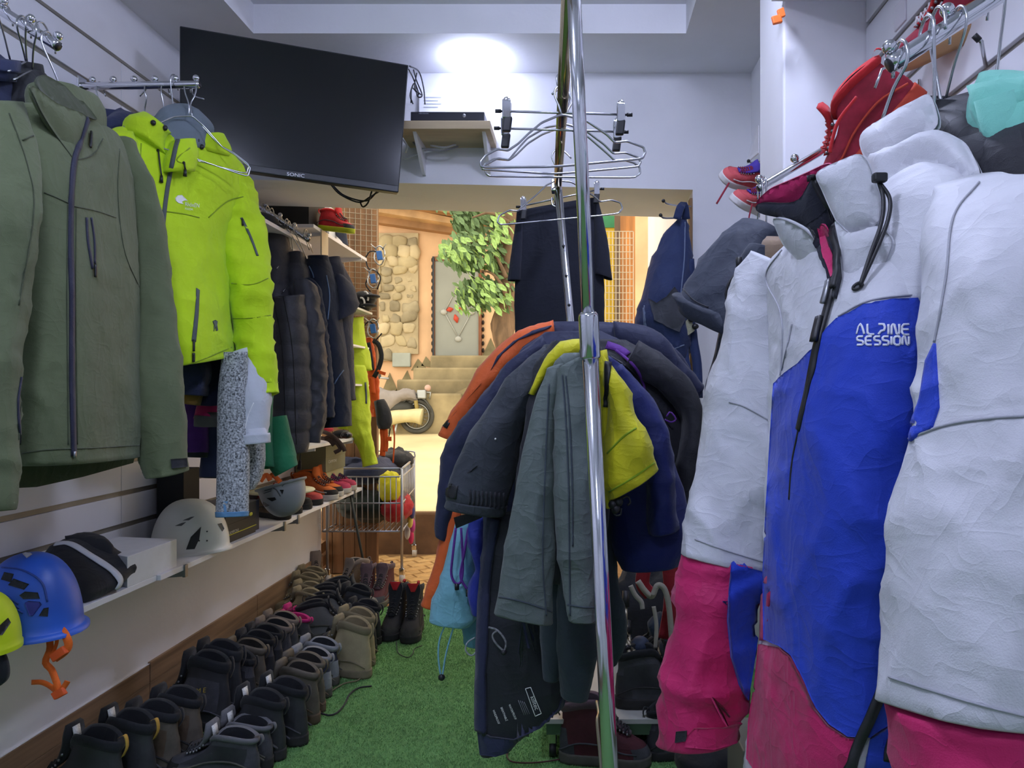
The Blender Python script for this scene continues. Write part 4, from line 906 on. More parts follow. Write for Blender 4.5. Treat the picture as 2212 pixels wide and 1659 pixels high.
def make_shoe(style, label, name, loc, ang, cat='boot', group=None, scale=1.0, rot=None, mirror=False):
    key = id(style)
    if key not in SHOES: SHOES[key] = []
    if 'proto' not in style:
        t = thing(name, label, cat, (0, 0, 0), group)
        for nm, mb, m, _ in shoe_parts(style):
            q = obj(nm, mb, m, t)
            if nm in ('eyelets', 'laces'): q['kind'] = 'stuff'
        style['proto'] = t
    else:
        t = copy_tree(style['proto']); t.name = name; tag(t, label, cat, group)
    t.location = tuple(float(v) for v in loc)
    t.rotation_euler = rot if rot is not None else (0, 0, ang)
    t.scale = (scale, -scale if mirror else scale, scale)
    return t
SHOES = {}
# ================================================================== SHOES ON THE FLOOR
PI = math.pi
LB = mat('black_leather', '#333439', .6, var=.25, vscale=14, bump=.3, bscale=90); LG = mat('grey_brown_leather', '#5f584e', .75, var=.3, vscale=16, bump=.4, bscale=80)
LBR = mat('brown_suede', '#5f4f3f', .85, var=.3, vscale=14, bump=.4, bscale=90); LK = mat('khaki_suede', '#a89c7c', .85, var=.15, vscale=14, bump=.35, bscale=120)
LBE = mat('beige_suede', '#9a8f70', .85, var=.15, vscale=14, bump=.35, bscale=120); LGR = mat('grey_suede', '#6a6a68', .85, var=.15, vscale=14, bump=.35, bscale=120)
LNV = mat('navy_mesh', '#2c3044', .8, var=.2, vscale=30, bump=.4, bscale=220); LDG = mat('charcoal_mesh', '#45464d', .8, var=.2, vscale=30, bump=.4, bscale=220)
LMR = mat('maroon_suede', '#4d2029', .8, var=.2, vscale=14, bump=.3, bscale=120)
SB = mat('black_sole', '#2a2a2b', .85, var=.2, vscale=20, bump=.4, bscale=60); SG = mat('grey_sole', '#57564f', .85, var=.2, vscale=20); SBR = mat('brown_sole', '#5b4c3c', .85, var=.2, vscale=20)
PADG = cloth('grey_pad', '#6c6d72', .9); PADL = cloth('light_grey_pad', '#8d9096', .9); PADK = cloth('khaki_pad', '#857b62', .9); PADB = cloth('black_pad', '#25272c', .95); PADP = cloth('pink_pad', '#c22a7c', .9); PADT = cloth('taupe_pad', '#7b7068', .9)
REDC = cloth('red_cloth', '#c2262b', .85)
S_TALL = dict(pan=LDG, up=LB, pad=PADB, sole=SB, k=1.5, w=1.02, trim=LDG); S_TAG = dict(trim=LDG, up=LB, pad=PADB, sole=SB, k=1.2, tongue=.04, tag=True, loop=mat('yellow_loop', '#b9923f', .8, var=0))
S_BLK = dict(trim=LDG, up=LB, pad=PADB, sole=SB, k=1.08, tag=True, tongue=.045); S_BLK2 = dict(pan=LB, up=LDG, pad=PADB, sole=SB, k=1.0, heel=LB)
S_BRN = dict(pan=LBR, up=LG, pad=PADB, sole=SB, k=1.12, w=1.05, toe=LG); S_GB = dict(up=LG, pad=LG, lin=cloth('dark_lining', '#2b2825'), sole=SBR, k=1.05, toe=LG)
S_LOW = dict(pan=LB, up=LDG, pad=PADG, sole=SB, k=.66, tag=True, tongue=.05, trim=SG); S_NG = dict(pan=PADL, up=LNV, pad=PADL, lin=PADB, sole=SG, k=.85, toe=LNV, heel=PADL)
S_KH = dict(up=LK, pad=PADK, lin=PADK, sole=mat('khaki_sole', '#7c735c', .85, var=.15, vscale=20), k=1.3, w=1.1, toe=LK, lace=cloth('khaki_lace', '#7d7258'), loop=PADK)
S_GRY = dict(pan=LGR, up=LDG, pad=PADT, sole=SG, k=1.0, lin=PADB); S_PNK = dict(up=LDG, pad=PADP, sole=SB, k=.62, lin=PADP, loop=PADP, trim=SG)
S_BEI = dict(up=LBE, pad=PADK, sole=mat('beige_sole', '#8d8266', .85, var=.1), k=.9, lin=PADK, lace=MATS['cloth_khaki_lace']); S_GTO = dict(up=LGR, pad=PADB, sole=SG, k=.9, toe=LGR)
S_RED = dict(up=mat('worn_black_mesh', '#26262a', .8, var=.35, vscale=20, bump=.4, bscale=180), pad=PADB, sole=SB, k=1.3, tongue=.035, ton=PADB, tongue_lining=REDC, toe=mat('scuffed_rubber', '#3b3a39', .85, var=.3, vscale=40), loop=REDC)
S_BSU = dict(up=LBR, pad=PADT, sole=SBR, k=1.15, toe=mat('tan_suede', '#92795a', .85, var=.15), eye=mat('brass', '#8d7a55', .4, .6, var=0))
S_MAR = dict(up=LMR, pad=cloth('mauve_pad', '#5f4d55', .9), sole=SG, k=1.1, toe=LDG, heel=LDG, lin=cloth('mauve_lining', '#4d434a'), trim=LDG)
BO = [  # style, heel px, heel py, toe angle from straight-left (+ = away from camera), scale, name, label
 (S_TAG, 262, 1752, .12, 'hiking_boot', 'black hiking boot with white label on its tongue, nearest to the baseboard corner'),
 (S_TAG, 330, 1708, .16, 'hiking_boot', 'black hiking boot with yellow heel loop and white tongue label'),
 (S_BRN, 384, 1672, .1, 'hiking_boot', 'worn grey brown leather boot behind the boot with the yellow loop'),
 (S_BRN, 432, 1636, .14, 'hiking_boot', 'worn grey brown leather boot with dark cuff in front of the lettered boot'),
 (S_TALL, 494, 1574, .1, 'work_boot', 'tall black leather boot with yellow letters on its shaft'),
 (S_TALL, 520, 1544, .12, 'work_boot', 'tall black leather boot right behind the lettered boot'),
 (S_BLK2, 548, 1524, .2, 'hiking_boot', 'black boot with pale pull loop behind the two tall boots'),
 (S_GB, 572, 1500, .15, 'hiking_boot', 'dark grey boot with brown stained heel in the wall row'),
 (S_BLK2, 590, 1474, .18, 'hiking_boot', 'plain black boot beside the brown stained one in the wall row'),
 (S_BLK2, 608, 1458, .18, 'hiking_boot', 'charcoal boot next to the grey trimmed pair in the wall row'),
 (S_GRY, 627, 1442, .2, 'hiking_boot', 'charcoal boot with taupe collar, nearer one of its pair'),
 (S_GRY, 642, 1424, .2, 'hiking_boot', 'charcoal boot with taupe collar, farther one with paper stuffed inside'),
 (S_PNK, 668, 1398, .2, 'trail_shoe', 'dark trail shoe with pink collar, nearer one of its pair'),
 (S_PNK, 680, 1380, .2, 'trail_shoe', 'dark trail shoe with pink collar, farther one of its pair'),
 (S_BEI, 694, 1356, .3, 'hiking_shoe', 'beige suede shoe just behind the pink collared pair'),
 (S_BEI, 694, 1338, .3, 'hiking_shoe', 'beige suede shoe in the middle of the beige cluster'),
 (S_BEI, 690, 1314, .25, 'hiking_shoe', 'beige ankle shoe with dark inside close to the baseboard'),
 (S_BEI, 700, 1298, .25, 'hiking_shoe', 'beige ankle shoe farthest along the baseboard'),
 (S_LOW, 556, 1690, .12, 'hiking_shoe', 'low dark grey shoe with white tongue label at the bottom edge'),
 (S_LOW, 584, 1660, .16, 'hiking_shoe', 'low dark grey shoe tucked behind the one at the bottom edge'),
 (S_BLK, 612, 1640, .2, 'hiking_boot', 'black ankle boot with crumpled white label and worn lettering on the heel'),
 (S_BLK, 660, 1608, .2, 'hiking_boot', 'black ankle boot with white label, second along the aisle'),
 (S_GB, 686, 1562, .22, 'hiking_boot', 'grey brown leather ankle boot with loose black lace on the turf'),
 (S_GB, 698, 1538, .22, 'hiking_boot', 'grey brown leather ankle boot tucked behind its mate'),
 (S_NG, 712, 1506, .25, 'hiking_shoe', 'navy and grey shoe with pale lining, nearer one of its pair'),
 (S_NG, 728, 1480, .25, 'hiking_shoe', 'navy and grey shoe with pale lining, farther one of its pair'),
 (S_KH, 798, 1464, .28, 'hiking_boot', 'big khaki suede boot with khaki lace trailing on the turf'),
 (S_KH, 806, 1438, .28, 'hiking_boot', 'khaki suede boot half hidden behind its mate'),
 (S_BLK2, 810, 1412, .3, 'hiking_boot', 'black boot behind the khaki boots, nearer one of its pair'),
 (S_BLK2, 820, 1392, .3, 'hiking_boot', 'black boot behind the khaki boots, farther one of its pair'),
 (S_BLK2, 800, 1352, .35, 'hiking_boot', 'black boot with grey trim beside the red tongued boots'),
 (S_GTO, 640, 1385, PI - .35, 'hiking_boot', 'dark leather boot pointing at the aisle behind the khaki boots'),
 (S_GTO, 662, 1362, PI - .25, 'hiking_boot', 'grey leather boot pointing at the aisle beside the beige shoes'),
 (S_GTO, 668, 1340, PI - .2, 'hiking_boot', 'grey leather boot with pale toe pointing at the aisle'),
 (S_GTO, 700, 1322, PI - .1, 'hiking_boot', 'grey suede shoe lying under the dark pair near the pavers'),
]
ROOT = {}
for i, (st, hx, hy, a, nm, lab) in enumerate(BO):
    p = FLR(hx, hy); p[2] = .001
    ROOT[i] = make_shoe(st, lab, nm, p, PI - a, 'boot' if 'boot' in nm else 'shoe', 'used hiking shoes lined up along the left wall', mirror=bool(i % 2))
def facing(st, tx, ty, nm, lab, a=-PI / 2, mirror=False):
    p = FLR(tx, ty) - np.array((math.cos(a), math.sin(a), 0)) * .29; p[2] = .001
    return make_shoe(st, lab, nm, p, a, 'boot', 'used hiking shoes lined up along the left wall', mirror=mirror)
facing(S_RED, 836, 1388, 'hiking_boot', 'black boot with red tongue facing the camera, left one of the pair', -PI / 2 - .05)
facing(S_RED, 882, 1393, 'hiking_boot', 'black boot with red tongue and loose lace facing the camera, right one of the pair', -PI / 2 + .05, True)
facing(S_BSU, 690, 1284, 'hiking_boot', 'dark brown suede boot with brass eyelets by the end of the baseboard', -PI / 2 + .5)
facing(S_BSU, 716, 1304, 'hiking_boot', 'brown suede boot with tan toe pointing at the camera', -PI / 2 - .5, True)
facing(S_MAR, 782, 1318, 'hiking_shoe', 'maroon trimmed grey shoe near the pavers, left one of the pair', -PI / 2 + .1)
facing(S_MAR, 806, 1318, 'hiking_shoe', 'maroon trimmed grey shoe near the pavers, right one of the pair', -PI / 2 - .1, True)
def tree_bvh(t):
    M = Matrix.Translation(t.location) @ t.rotation_euler.to_matrix().to_4x4() @ Matrix.Diagonal((*t.scale, 1)); V, Fc, n = [], [], 0
    for c in t.children:
        vs = [M @ v.co for v in c.data.vertices]; V += vs; Fc += [tuple(i + n for i in p.vertices) for p in c.data.polygons]; n += len(vs)
    return BVHTree.FromPolygons(V, Fc)
def letters_on(t, s, org, ex, ey, m):
    V, Fc = textmesh(s); b = tree_bvh(t); org, ex, ey = map(np.asarray, (org, ex, ey))
    q = org + V[:, :1] * ex + V[:, 1:] * ey
    M = (Matrix.Translation(t.location) @ t.rotation_euler.to_matrix().to_4x4() @ Matrix.Diagonal((*t.scale, 1))).inverted()
    W3 = [M @ Vector(hit(b, x, y, .002)[0]) for x, y in q]
    me = bpy.data.meshes.new('lettering'); me.from_pydata([v[:] for v in W3], [], Fc); me.materials.append(m)
    o = bpy.data.objects.new('lettering', me); COL.objects.link(o); o.parent = t
letters_on(ROOT[4], 'I M E', (416, 1498), (14, -1.5), (1.5, -15), mat('yellow_thread', '#c9b14a', .7, var=0))
letters_on(ROOT[20], 'HUA', (571, 1608), (7, -.3), (.4, -8), mat('worn_print', '#8a8a86', .7, var=0))
def lace(label, pts, m, r=.0028):
    o = obj('shoe_lace', MB().tube(crom([FLR(x, y, .008) for x, y in pts], 40), r, 6), m); return tag(o, label, 'lace')
lace('loose black lace curling across the green turf by the grey brown boots', [(690, 1540), (712, 1545), (730, 1538), (745, 1520), (755, 1500), (775, 1486), (803, 1482)], BLKC, .0035)
lace('khaki lace trailing from the big khaki boot onto the turf', [(708, 1504), (720, 1490), (745, 1476), (772, 1470), (782, 1460)], MATS['cloth_khaki_lace'])
lace('thin black lace lying in front of the red tongued boots', [(856, 1385), (860, 1410), (880, 1420), (892, 1412), (895, 1402), (912, 1394)], BLKC, .002)

# ---- shoes on the left shelf end
SOR = dict(up=mat('orange_suede', '#c8682a', .8, var=.25, vscale=18), pad=mat('orange_pad', '#b5591f', .9, var=.1), sole=mat('white_grey_sole', '#b3b0aa', .7, var=.1), toe=SB, k=.75, tongue=.05, lin=LBR)
SRD = dict(up=mat('coral_mesh', '#b9443f', .8, var=.2, vscale=40), pad=REDC, sole=SB, k=.5, trim=mat('coral_trim', '#d05a4a', .7, var=0), toe=mat('coral_toe', '#c2504d', .8, var=.1))
SPK = dict(up=mat('pink_mesh', '#b8375a', .8, var=.15, vscale=40), pad=mat('pink_pad2', '#8d2a52', .9, var=0), sole=MATS['white_grey_sole'], k=.55, lace=cloth('navy_lace', '#232a45'), toe=mat('pink_toe', '#bb4161', .8, var=.1))
SDK = dict(up=LDG, pad=PADB, sole=SB, k=.5); SBS = dict(up=LBR, pad=LBR, sole=SB, k=.5, toe=LBR)
def shelf_shoe(st, tx, ty, Y, a, lab, mirror=False, z=ZS1, sc=.92, nm='sneaker'):
    p = P(tx, ty, Y); d = np.array((math.cos(a), math.sin(a), 0)); p = p - d * .29 * sc; p[2] = z + .001
    return make_shoe(st, lab, nm, p, a, 'shoe', 'shoes on the left shelf', sc, mirror=mirror)
shelf_shoe(SRD, 649, 1098, 3.67, -.25, 'coral red shoe whose toe shows under the grey helmet', sc=.85)
shelf_shoe(SBS, 623, 1118, 3.50, -.5, 'brown sandal like shoe under the grey helmet', True, sc=.7)
shelf_shoe(SDK, 671, 1090, 3.82, -.2, 'dark grey shoe between the two coral red shoes', True, sc=.85)
shelf_shoe(SRD, 695, 1083, 3.97, -.15, 'coral red shoe next to the orange pair', sc=.9)
shelf_shoe(SOR, 728, 1070, 4.13, -.25, 'orange suede shoe with black toe guard, nearer one of its pair', sc=.95)
shelf_shoe(SOR, 739, 1064, 4.27, -.2, 'orange suede shoe with black toe guard, farther one of its pair', True, sc=.95)
shelf_shoe(SPK, 756, 1058, 4.42, -.2, 'pink running shoe with navy laces, nearer one of its pair', sc=.95)
shelf_shoe(SPK, 768, 1052, 4.56, -.15, 'pink running shoe with navy laces, farther one of its pair', True, sc=.95)
# olive shoe boxes at the shelf end
t = carton('shoe_box', 'olive and black shoe box stacked at the end of the left shelf', [(-1.46, 4.30), (-1.46, 4.66), (-1.635, 4.66), (-1.635, 4.30)], OLB, ZS1 + .14, ZS1 + .29, OLB)
lettering3('brand_print', 'CAMPONI', np.array((-1.4545, 4.33, ZS1 + .19)), (.002, .026, 0), (0, 0, .024), MATS['print_white'], t)
carton('shoe_box', 'pale olive box with price tag under the stacked shoe box', [(-1.47, 4.34), (-1.47, 4.66), (-1.635, 4.66), (-1.635, 4.34)], mat('pale_olive_box', '#a8a47c', .6, var=.05), ZS1 + .002, ZS1 + .138)
t = thing('wide_brim_hat', 'cream wide brimmed hat lying behind the grey helmet', 'hat', (-1.5, 3.9, ZS1))
HATM = mat('cream_hat', '#d6d2b0', .8, var=.08, vscale=12)
obj('brim', MB().lathe([(.16, .10), (.165, .106), (.16, .112), (.1, .118), (.085, .12)], (-1.5, 3.75, ZS1), 36, True, False), HATM, t); obj('crown', MB().lathe([(.086, .118), (.08, .07), (.07, .012), (.03, .002)], (-1.5, 3.75, ZS1), 30, False, True), HATM, t)
# ================================================================== END OF THE LEFT WALL AND THE ENTRANCE
def shelf2(label, x0, x1, y0, y1, z, th=.018, br=True):
    t = thing('wall_shelf', label, 'shelf', ((x0 + x1) / 2, (y0 + y1) / 2, z))
    obj('board', MB().box(x0, x1, y0, y1, z - th, z), WHITEB, t, smooth=False, bevel=.001)
    if br:
        for y in (y0 + .12, y1 - .12): obj('bracket', MB().prism([(x0, y, z - th), (x1, y, z - th), (x1, y, z - th - .015), (x0, y, z - th - .05)], (0, .006, 0)), WHITEB, t, smooth=False)
    return t
# upper shelf with boxes and the red shoe: front edge runs (580,460)->(790,560)
shelf2('white upper shelf board carrying black boxes on the far left wall', XL, -1.335, 2.95, 3.72, 1.2 + 350 * 3.45 / F, br=False)
zt2 = P(0, 497, 4.0)[2]
shelf2('white upper shelf with the red trail shoe and its acrylic divider', XL, -1.335, 3.75, 4.70, 2.065)
t = thing('price_divider', 'clear plastic label holder under the red shoe shelf', 'label holder', (-1.33, 3.9, 2.05)); obj('label_strip', MB().box(-1.335, -1.328, 3.85, 3.95, 1.93, 2.06), mat('clear_strip', '#b6ad98', .3, var=0), t, smooth=False)
ZU = 1.2 + 350 * 3.45 / F
def bx(name, label, x0, x1, y0, y1, z0, z1, m, cat='box'): return carton(name, label, [(x1, y0), (x1, y1), (x0, y1), (x0, y0)], m, z0, z1)
zb = 2.067
bx('shoe_box', 'black shoe box standing on the upper left shelf under the television', -1.62, -1.37, 3.78, 4.02, zb, zb + .165, MATS['black_carton'])
bx('shoe_box', 'black box on the upper left shelf behind the first black box', -1.62, -1.40, 4.04, 4.15, zb, zb + .16, MATS['navy_carton'])
t = bx('shoe_box', 'white box with green leaf print on the upper left shelf', -1.62, -1.40, 4.18, 4.42, zb, zb + .2, CARD)
obj('leaf_print', MB().ball((-1.52, 4.178, zb + .175), (.06, .002, .02), 14, 8), mat('leaf_green', '#8fae3a', .6, var=.2), t)
bx('white_box', 'white box far back on the upper left shelf', -1.63, -1.5, 3.5, 3.7, ZU, ZU + .12, CARD)
t = thing('felt_hat', 'black felt hat resting on the upper left shelf', 'hat', P(600, 448, 3.35)); c = np.array((-1.45, 3.38, ZU))
obj('crown', MB().lathe([(.085, .0), (.088, .03), (.07, .06), (.03, .075), (.004, .078)], c, 24), BLKC, t); obj('visor', MB().ball(c + (.07, -.03, .006), (.07, .05, .006), 16, 8), BLKC, t)
# red trail shoe, toe up over the shelf edge
STR = dict(up=mat('red_mesh', '#b62530', .75, var=.2, vscale=30, bump=.3), pad=REDC, sole=mat('yellow_green_sole', '#b3c022', .7, var=.1), toe=LDG, k=.7, trim=LDG, lace=BLKC)
p = P(690, 497, 3.92)
make_shoe(STR, 'red trail shoe with yellow sole leaning on the upper left shelf', 'trail_shoe', p, 0, 'shoe', None, .72, rot=(.1, .16, -.3))
jj, o_ = tail('scarf', 'dark blue patterned cloth hanging behind the red trail shoe', 'scarf', [(722, 462, 742, 470, 4.3, 4.3, .02), (722, 500, 748, 500, 4.3, 4.3, .02), (740, 525, 754, 530, 4.3, 4.3, .02)], cloth('blue_pattern', '#3c4252', .9, var=.3), 'sleeve', .004)
# wire grid panel
GW = mat('grid_wire', '#9a8d78', .4, .6, var=0)
t = thing('grid_panel', 'wire grid panel standing beside the end of the left shelves', 'grid panel', (-1.4, 4.75, 1.4))
def grid(t, A, B, z0, z1, nx, nz, r=.0022, m=GW):
    A, B = np.asarray(A, float), np.asarray(B, float)
    for i in range(nx + 1):
        q = A + (B - A) * i / nx; obj('grid_wire', MB().tube([q + (0, 0, z0), q + (0, 0, z1)], r, 4), m, t)
    for k in range(nz + 1):
        z = z0 + (z1 - z0) * k / nz; obj('grid_wire', MB().tube([A + (0, 0, z), B + (0, 0, z)], r, 4), m, t)
grid(t, (-1.62, 4.80, 0), (-1.33, 4.92, 0), 1.58, 2.5, 9, 26)
t = thing('wooden_door', 'brown wooden door leaf folded back outside the left wall', 'door', (-1.9, 4.95, .3))
DW = mat('door_wood', '#7d5a3a', .6, var=.3, vscale=6, stretch=(3, 3, .4))
for k in range(5): obj('plank', MB().box(-1.72 + k * .075, -1.648 + k * .075, 4.98, 5.03, .0, 2.5), DW, t, smooth=False, bevel=.003)
# hat, hat shelf
t = thing('wall_shelf', 'brown round ended shelf board holding caps', 'shelf', (-1.45, 4.3, 1.72))
n = 24; zz = P(0, 632, 4.3)[2]
pl = [(XL, 3.75, zz), (-1.36, 3.75, zz)] + [(-1.36 + .06 * math.sin(a) - .0, 4.35 + .33 * math.sin(a * 1) + .0, zz) for a in []]
pl = [(XL, 3.72, zz)] + [(XL + .30 * math.sin(u) ** .5, 3.72 + .95 * (1 - math.cos(u)) / 2, zz) for u in np.linspace(.2, PI - .02, 24)] + [(XL, 4.68, zz)]
obj('board', MB().prism(pl, (0, 0, .022)), mat('brown_board', '#8d7560', .55, var=.15), t, smooth=False)
for k, (x, y, lab) in enumerate(((798, 645, 'black cap with white band at the end of the round shelf, upper one'), (790, 658, 'black cap with white band at the end of the round shelf, lower one'))):
    c = P(x, y, 4.62); t = thing('baseball_cap', lab, 'cap', c, 'black caps on the round shelf')
    obj('crown', MB().ball(c + (-.04, .02, 0), (.075, .08, .05), 20, 12), BLKC, t)
    obj('visor', MB().ball(c + (.025, -.03, -.01 + .02 * (1 - k)), (.05, .05, .014), 18, 8), BLKC, t); obj('white_band', MB().tube(crom([c + (-.01 + .02 * math.sin(a), -.06 + 0 * a, .035 * math.cos(a)) for a in np.linspace(-.3, 2.2, 6)], 10), .006, 6), cloth('white_band', '#dedede'), t)
# small shelves
for k, (y, Y, lab) in enumerate(((748, 4.55, 'small white shelf beside the lime trousers, upper one'), (830, 4.55, 'small white shelf beside the lime trousers, middle one'))):
    z = P(0, y, Y)[2]; shelf2(lab, XL, -1.315, 4.2, 4.68, z, .012, False)
shelf2('white shelf with black goggles below the dark fleece jackets', XL, -1.36, 3.72, 4.6, P(0, 950, 4.3)[2], .016)
t = thing('glass_shelf', 'white edged shelf above the lime trousers', 'shelf', (-1.4, 4.6, 1.66)); obj('board', MB().box(XL, -1.30, 4.35, 4.7, P(0, 672, 4.6)[2] - .012, P(0, 672, 4.6)[2]), mat('pale_glass', '#c3d0cc', .2, var=0), t, smooth=False)
# goggles and headlamps on that shelf
t = thing('ski_goggles', 'black goggles with brown strap lying on the shelf under the fleeces', 'goggles', P(725, 940, 4.2))
obj('frame', MB().ball(P(738, 938, 4.15), (.055, .04, .025), 18, 10), BLK, t); obj('lens', MB().ball(P(748, 940, 4.12), (.035, .03, .02), 16, 8), mat('goggle_lens', '#2b2b30', .1, var=0), t)
for pp in ([(690, 930, 4.1), (712, 938, 4.0), (728, 950, 4.0), (740, 964, 4.0), (745, 975, 4.0)], [(688, 945, 4.1), (710, 950, 4.0), (722, 962, 4.0)], [(700, 948, 4.0), (715, 945, 4.0), (735, 968, 4.0), (722, 978, 4.0)]): obj('strap', MB().ribbon(crom([P(*x) for x in pp], 14), (.4, -.9, .1), .022, .003), cloth('brown_strap', '#4d3a33', .8), t)
t = thing('tassel', 'dark tassel hanging from the shelf by the quilted jacket', 'tassel', P(647, 1005, 3.6)); obj('cord', pxtube([(650, 975, 3.6), (648, 995, 3.6)], .0025), BLKC, t); obj('fringe', MB().tube([P(648, 993, 3.6), P(648, 998, 3.6), P(646, 1014, 3.6)], [.004, .008, .012], 8), cloth('dark_brown_fringe', '#2a2224'), t)
tag(obj('red_cloth', MB().ball(P(702, 928, 4.3), (.05, .05, .018), 16, 8), cloth('red_small', '#b02a35')), 'small red cloth bundle on the goggles shelf', 'cloth')

# ---- lime trousers
LIT = cloth('lime_shell', '#bad02a', .6)
j = thing('rain_trousers', 'lime green rain trousers hanging at the end of the left wall', 'trousers', P(790, 1005, 4.62))
a = drape('waist', [(734, 690, 784, 684, 4.55, 4.66, .05), (733, 720, 786, 720, 4.55, 4.66, .05), (738, 760, 794, 760, 4.55, 4.66, .06), (742, 800, 800, 800, 4.55, 4.66, .06)], LIT, j, n=48, amp=.012)
b_ = drape('trouser_leg', [(742, 790, 790, 790, 4.52, 4.6, .06), (745, 860, 800, 860, 4.52, 4.6, .06), (752, 920, 803, 920, 4.5, 4.58, .06), (775, 965, 806, 960, 4.48, 4.56, .05), (786, 1008, 812, 1002, 4.47, 4.55, .045)], LIT, j, n=44, amp=.012)
c_ = drape('trouser_leg', [(735, 790, 775, 790, 4.62, 4.72, .05), (732, 880, 772, 880, 4.62, 4.72, .05), (728, 925, 770, 930, 4.62, 4.72, .05)], LIT, j, n=40, amp=.01)
band('side_zip', bvh(a, b_), [(789, 826), (791, 850), (791, 872)], .012, GZIP, j)
# ---- crampons and slings hanging on the edge of the grid
MET = mat('steel', '#b9bcbd', .3, .9, var=0); CBL = mat('crampon_blue', '#2f66ad', .45, .2, var=0)
def crampon(label, pts, plates):
    Y = 4.82; t = thing('crampon', label, 'crampon', P(plates[0][0], plates[0][1], Y), 'crampons hanging at the shop entrance')
    for pp in pts: obj('strap_loop', pxtube([(x, y, Y) for x, y in pp], .0045), BLKC, t)
    for x, y in plates:
        c = P(x, y, Y); obj('blue_plate', MB().obox(c, (.016, .006, .003), (0, .01, 0), (-.005, 0, .03)), CBL, t, smooth=False, bevel=.004)
        obj('steel_frame', MB().tube(crom([c + (.034 * math.cos(u), .01 * math.sin(3 * u), .06 * math.sin(u)) for u in np.linspace(0, 6.1, 14)], 30), .005, 6), MET, t)
        for s in (-1, 1): obj('spike', MB().tube([c + (.02 * s, 0, .04), c + (.05 * s, -.03, .07)], [.006, .0015], 6), MET, t)
crampon('upper blue and steel crampon hanging by the shelf end', [[(790, 556), (800, 543), (822, 545)], [(790, 560), (796, 580), (812, 584)]], [(820, 552)])
crampon('middle blue and steel crampon hanging above the caps', [[(812, 584), (822, 600), (815, 625)], [(795, 600), (790, 615), (800, 630)]], [(806, 602)])
crampon('lower blue and steel crampon hanging above the orange pack', [[(786, 705), (796, 694), (806, 700)], [(825, 720), (812, 735), (806, 742)]], [(806, 710)])
# ---- orange pack / harness
ORP = cloth('orange_nylon', '#d2571e', .65)
j = thing('climbing_pack', 'orange and black hip pack with dangling straps at the entrance', 'backpack', P(825, 985, 4.85))
o = drape('back_panel', [(790, 730, 803, 728, 4.85, 4.88, .03), (792, 780, 808, 790, 4.84, 4.88, .04), (800, 850, 812, 850, 4.84, 4.88, .04), (806, 900, 815, 900, 4.84, 4.88, .03)], ORP, j, n=28, amp=.01, kind='crumple')
drape('hip_belt', [(808, 866, 830, 864, 4.8, 4.86, .03), (812, 890, 842, 884, 4.8, 4.86, .035), (814, 915, 848, 910, 4.8, 4.86, .035), (818, 926, 842, 924, 4.8, 4.86, .03)], BLKC, j, n=28, amp=.006)
for pp, w, m_ in (([(806, 735), (818, 745), (824, 770), (818, 795), (808, 815)], .03, BLKC), ([(795, 740), (800, 770), (804, 800)], .03, BLKC), ([(826, 925), (828, 955), (826, 985)], .035, ORP), ([(832, 925), (834, 960), (832, 975)], .03, ORP), ([(850, 918), (852, 950), (849, 1000)], .01, ORP), ([(843, 925), (840, 945), (843, 952)], .008, BLKC), ([(803, 815), (806, 850)], .03, ORP), ([(815, 800), (828, 806)], .015, ORP)):
    obj('strap', MB().ribbon(crom([P(x, y, 4.82) for x, y in pp], 14), (.2, -1, 0), w, .004), m_, j)
obj('buckle', MB().obox(P(841, 948, 4.81), (.014, 0, 0), (0, .005, 0), (0, 0, .014)), ORP, j, smooth=False); obj('buckle', MB().obox(P(826, 806, 4.81), (.02, 0, -.006), (0, .005, 0), (.003, 0, .01)), ORP, j, smooth=False)

# ---- wire shopping cart
t = thing('wire_cart', 'tall wire basket cart on castors full of clothes in the entrance', 'cart', FLR(800, 1230))
CW = mat('cart_wire', '#a7aab5', .35, .7, var=0)
Yn, Yf_ = 4.72, 5.5; xl, xr = P(697, 0, Yn)[0], P(868, 0, Yn)[0]; z0, z1 = P(0, 1148, Yn)[2], P(0, 1012, Yn)[2]; zm = P(0, 1030, Yn)[2]; zmid = P(0, 1087, Yn)[2]
def loop(z, r): obj('rail', MB().tube([(xl, Yn, z), (xr - .02, Yn, z), (xr, Yn + .02, z), (xr - .09, Yf_, z), (xl, Yf_, z), (xl, Yn, z)], r, 6), CW, t)
for z, r in ((z0, .006), (zmid, .005), (zm, .005), (z1, .007)): loop(z, r)
for i in range(15):
    x = xl + (xr - xl) * i / 14; obj('upright_wire', MB().tube([(x, Yn, z0), (x, Yn, zm)], .0035, 4), CW, t)
    obj('base_wire', MB().tube([(x, Yn, z0), (x - .09 * i / 14, Yf_, z0)], .003, 4), CW, t)
for i in range(1, 12):
    y = Yn + (Yf_ - Yn) * i / 12; X = xr - .09 * i / 12; obj('upright_wire', MB().tube([(X, y, z0), (X, y, z1)], .0035, 4), CW, t)
    obj('upright_wire', MB().tube([(xl, y, z0), (xl, y, z1)], .0035, 4), CW, t)
obj('back_frame', MB().tube(crom([(xl, Yf_, z1), (xl, Yf_, z1 + .03), (xl + .05, Yf_, z1 + .05), (xr - .13, Yf_, z1 + .05), (xr - .09, Yf_, z1 + .03), (xr - .09, Yf_, z1)], 30), .006, 6), CW, t)
for x, y in ((xl + .03, Yn), (xr, Yn), (xl + .03, Yf_ - .02), (xr - .088, Yf_ - .02)):
    lg = obj('leg', MB().tube([(x, y, z1), (x, y, .09)], .009, 8), CW, t)
    obj('castor_fork', MB().box(x - .018, x + .018, y - .012, y + .014, .05, .095), CHROME, lg, smooth=False, bevel=.006)
    obj('castor_wheel', MB().tube([(x - .012, y + .01, .032), (x + .012, y + .01, .032)], .031, 16), mat('castor_white', '#cfcfcb', .5, var=0), lg)
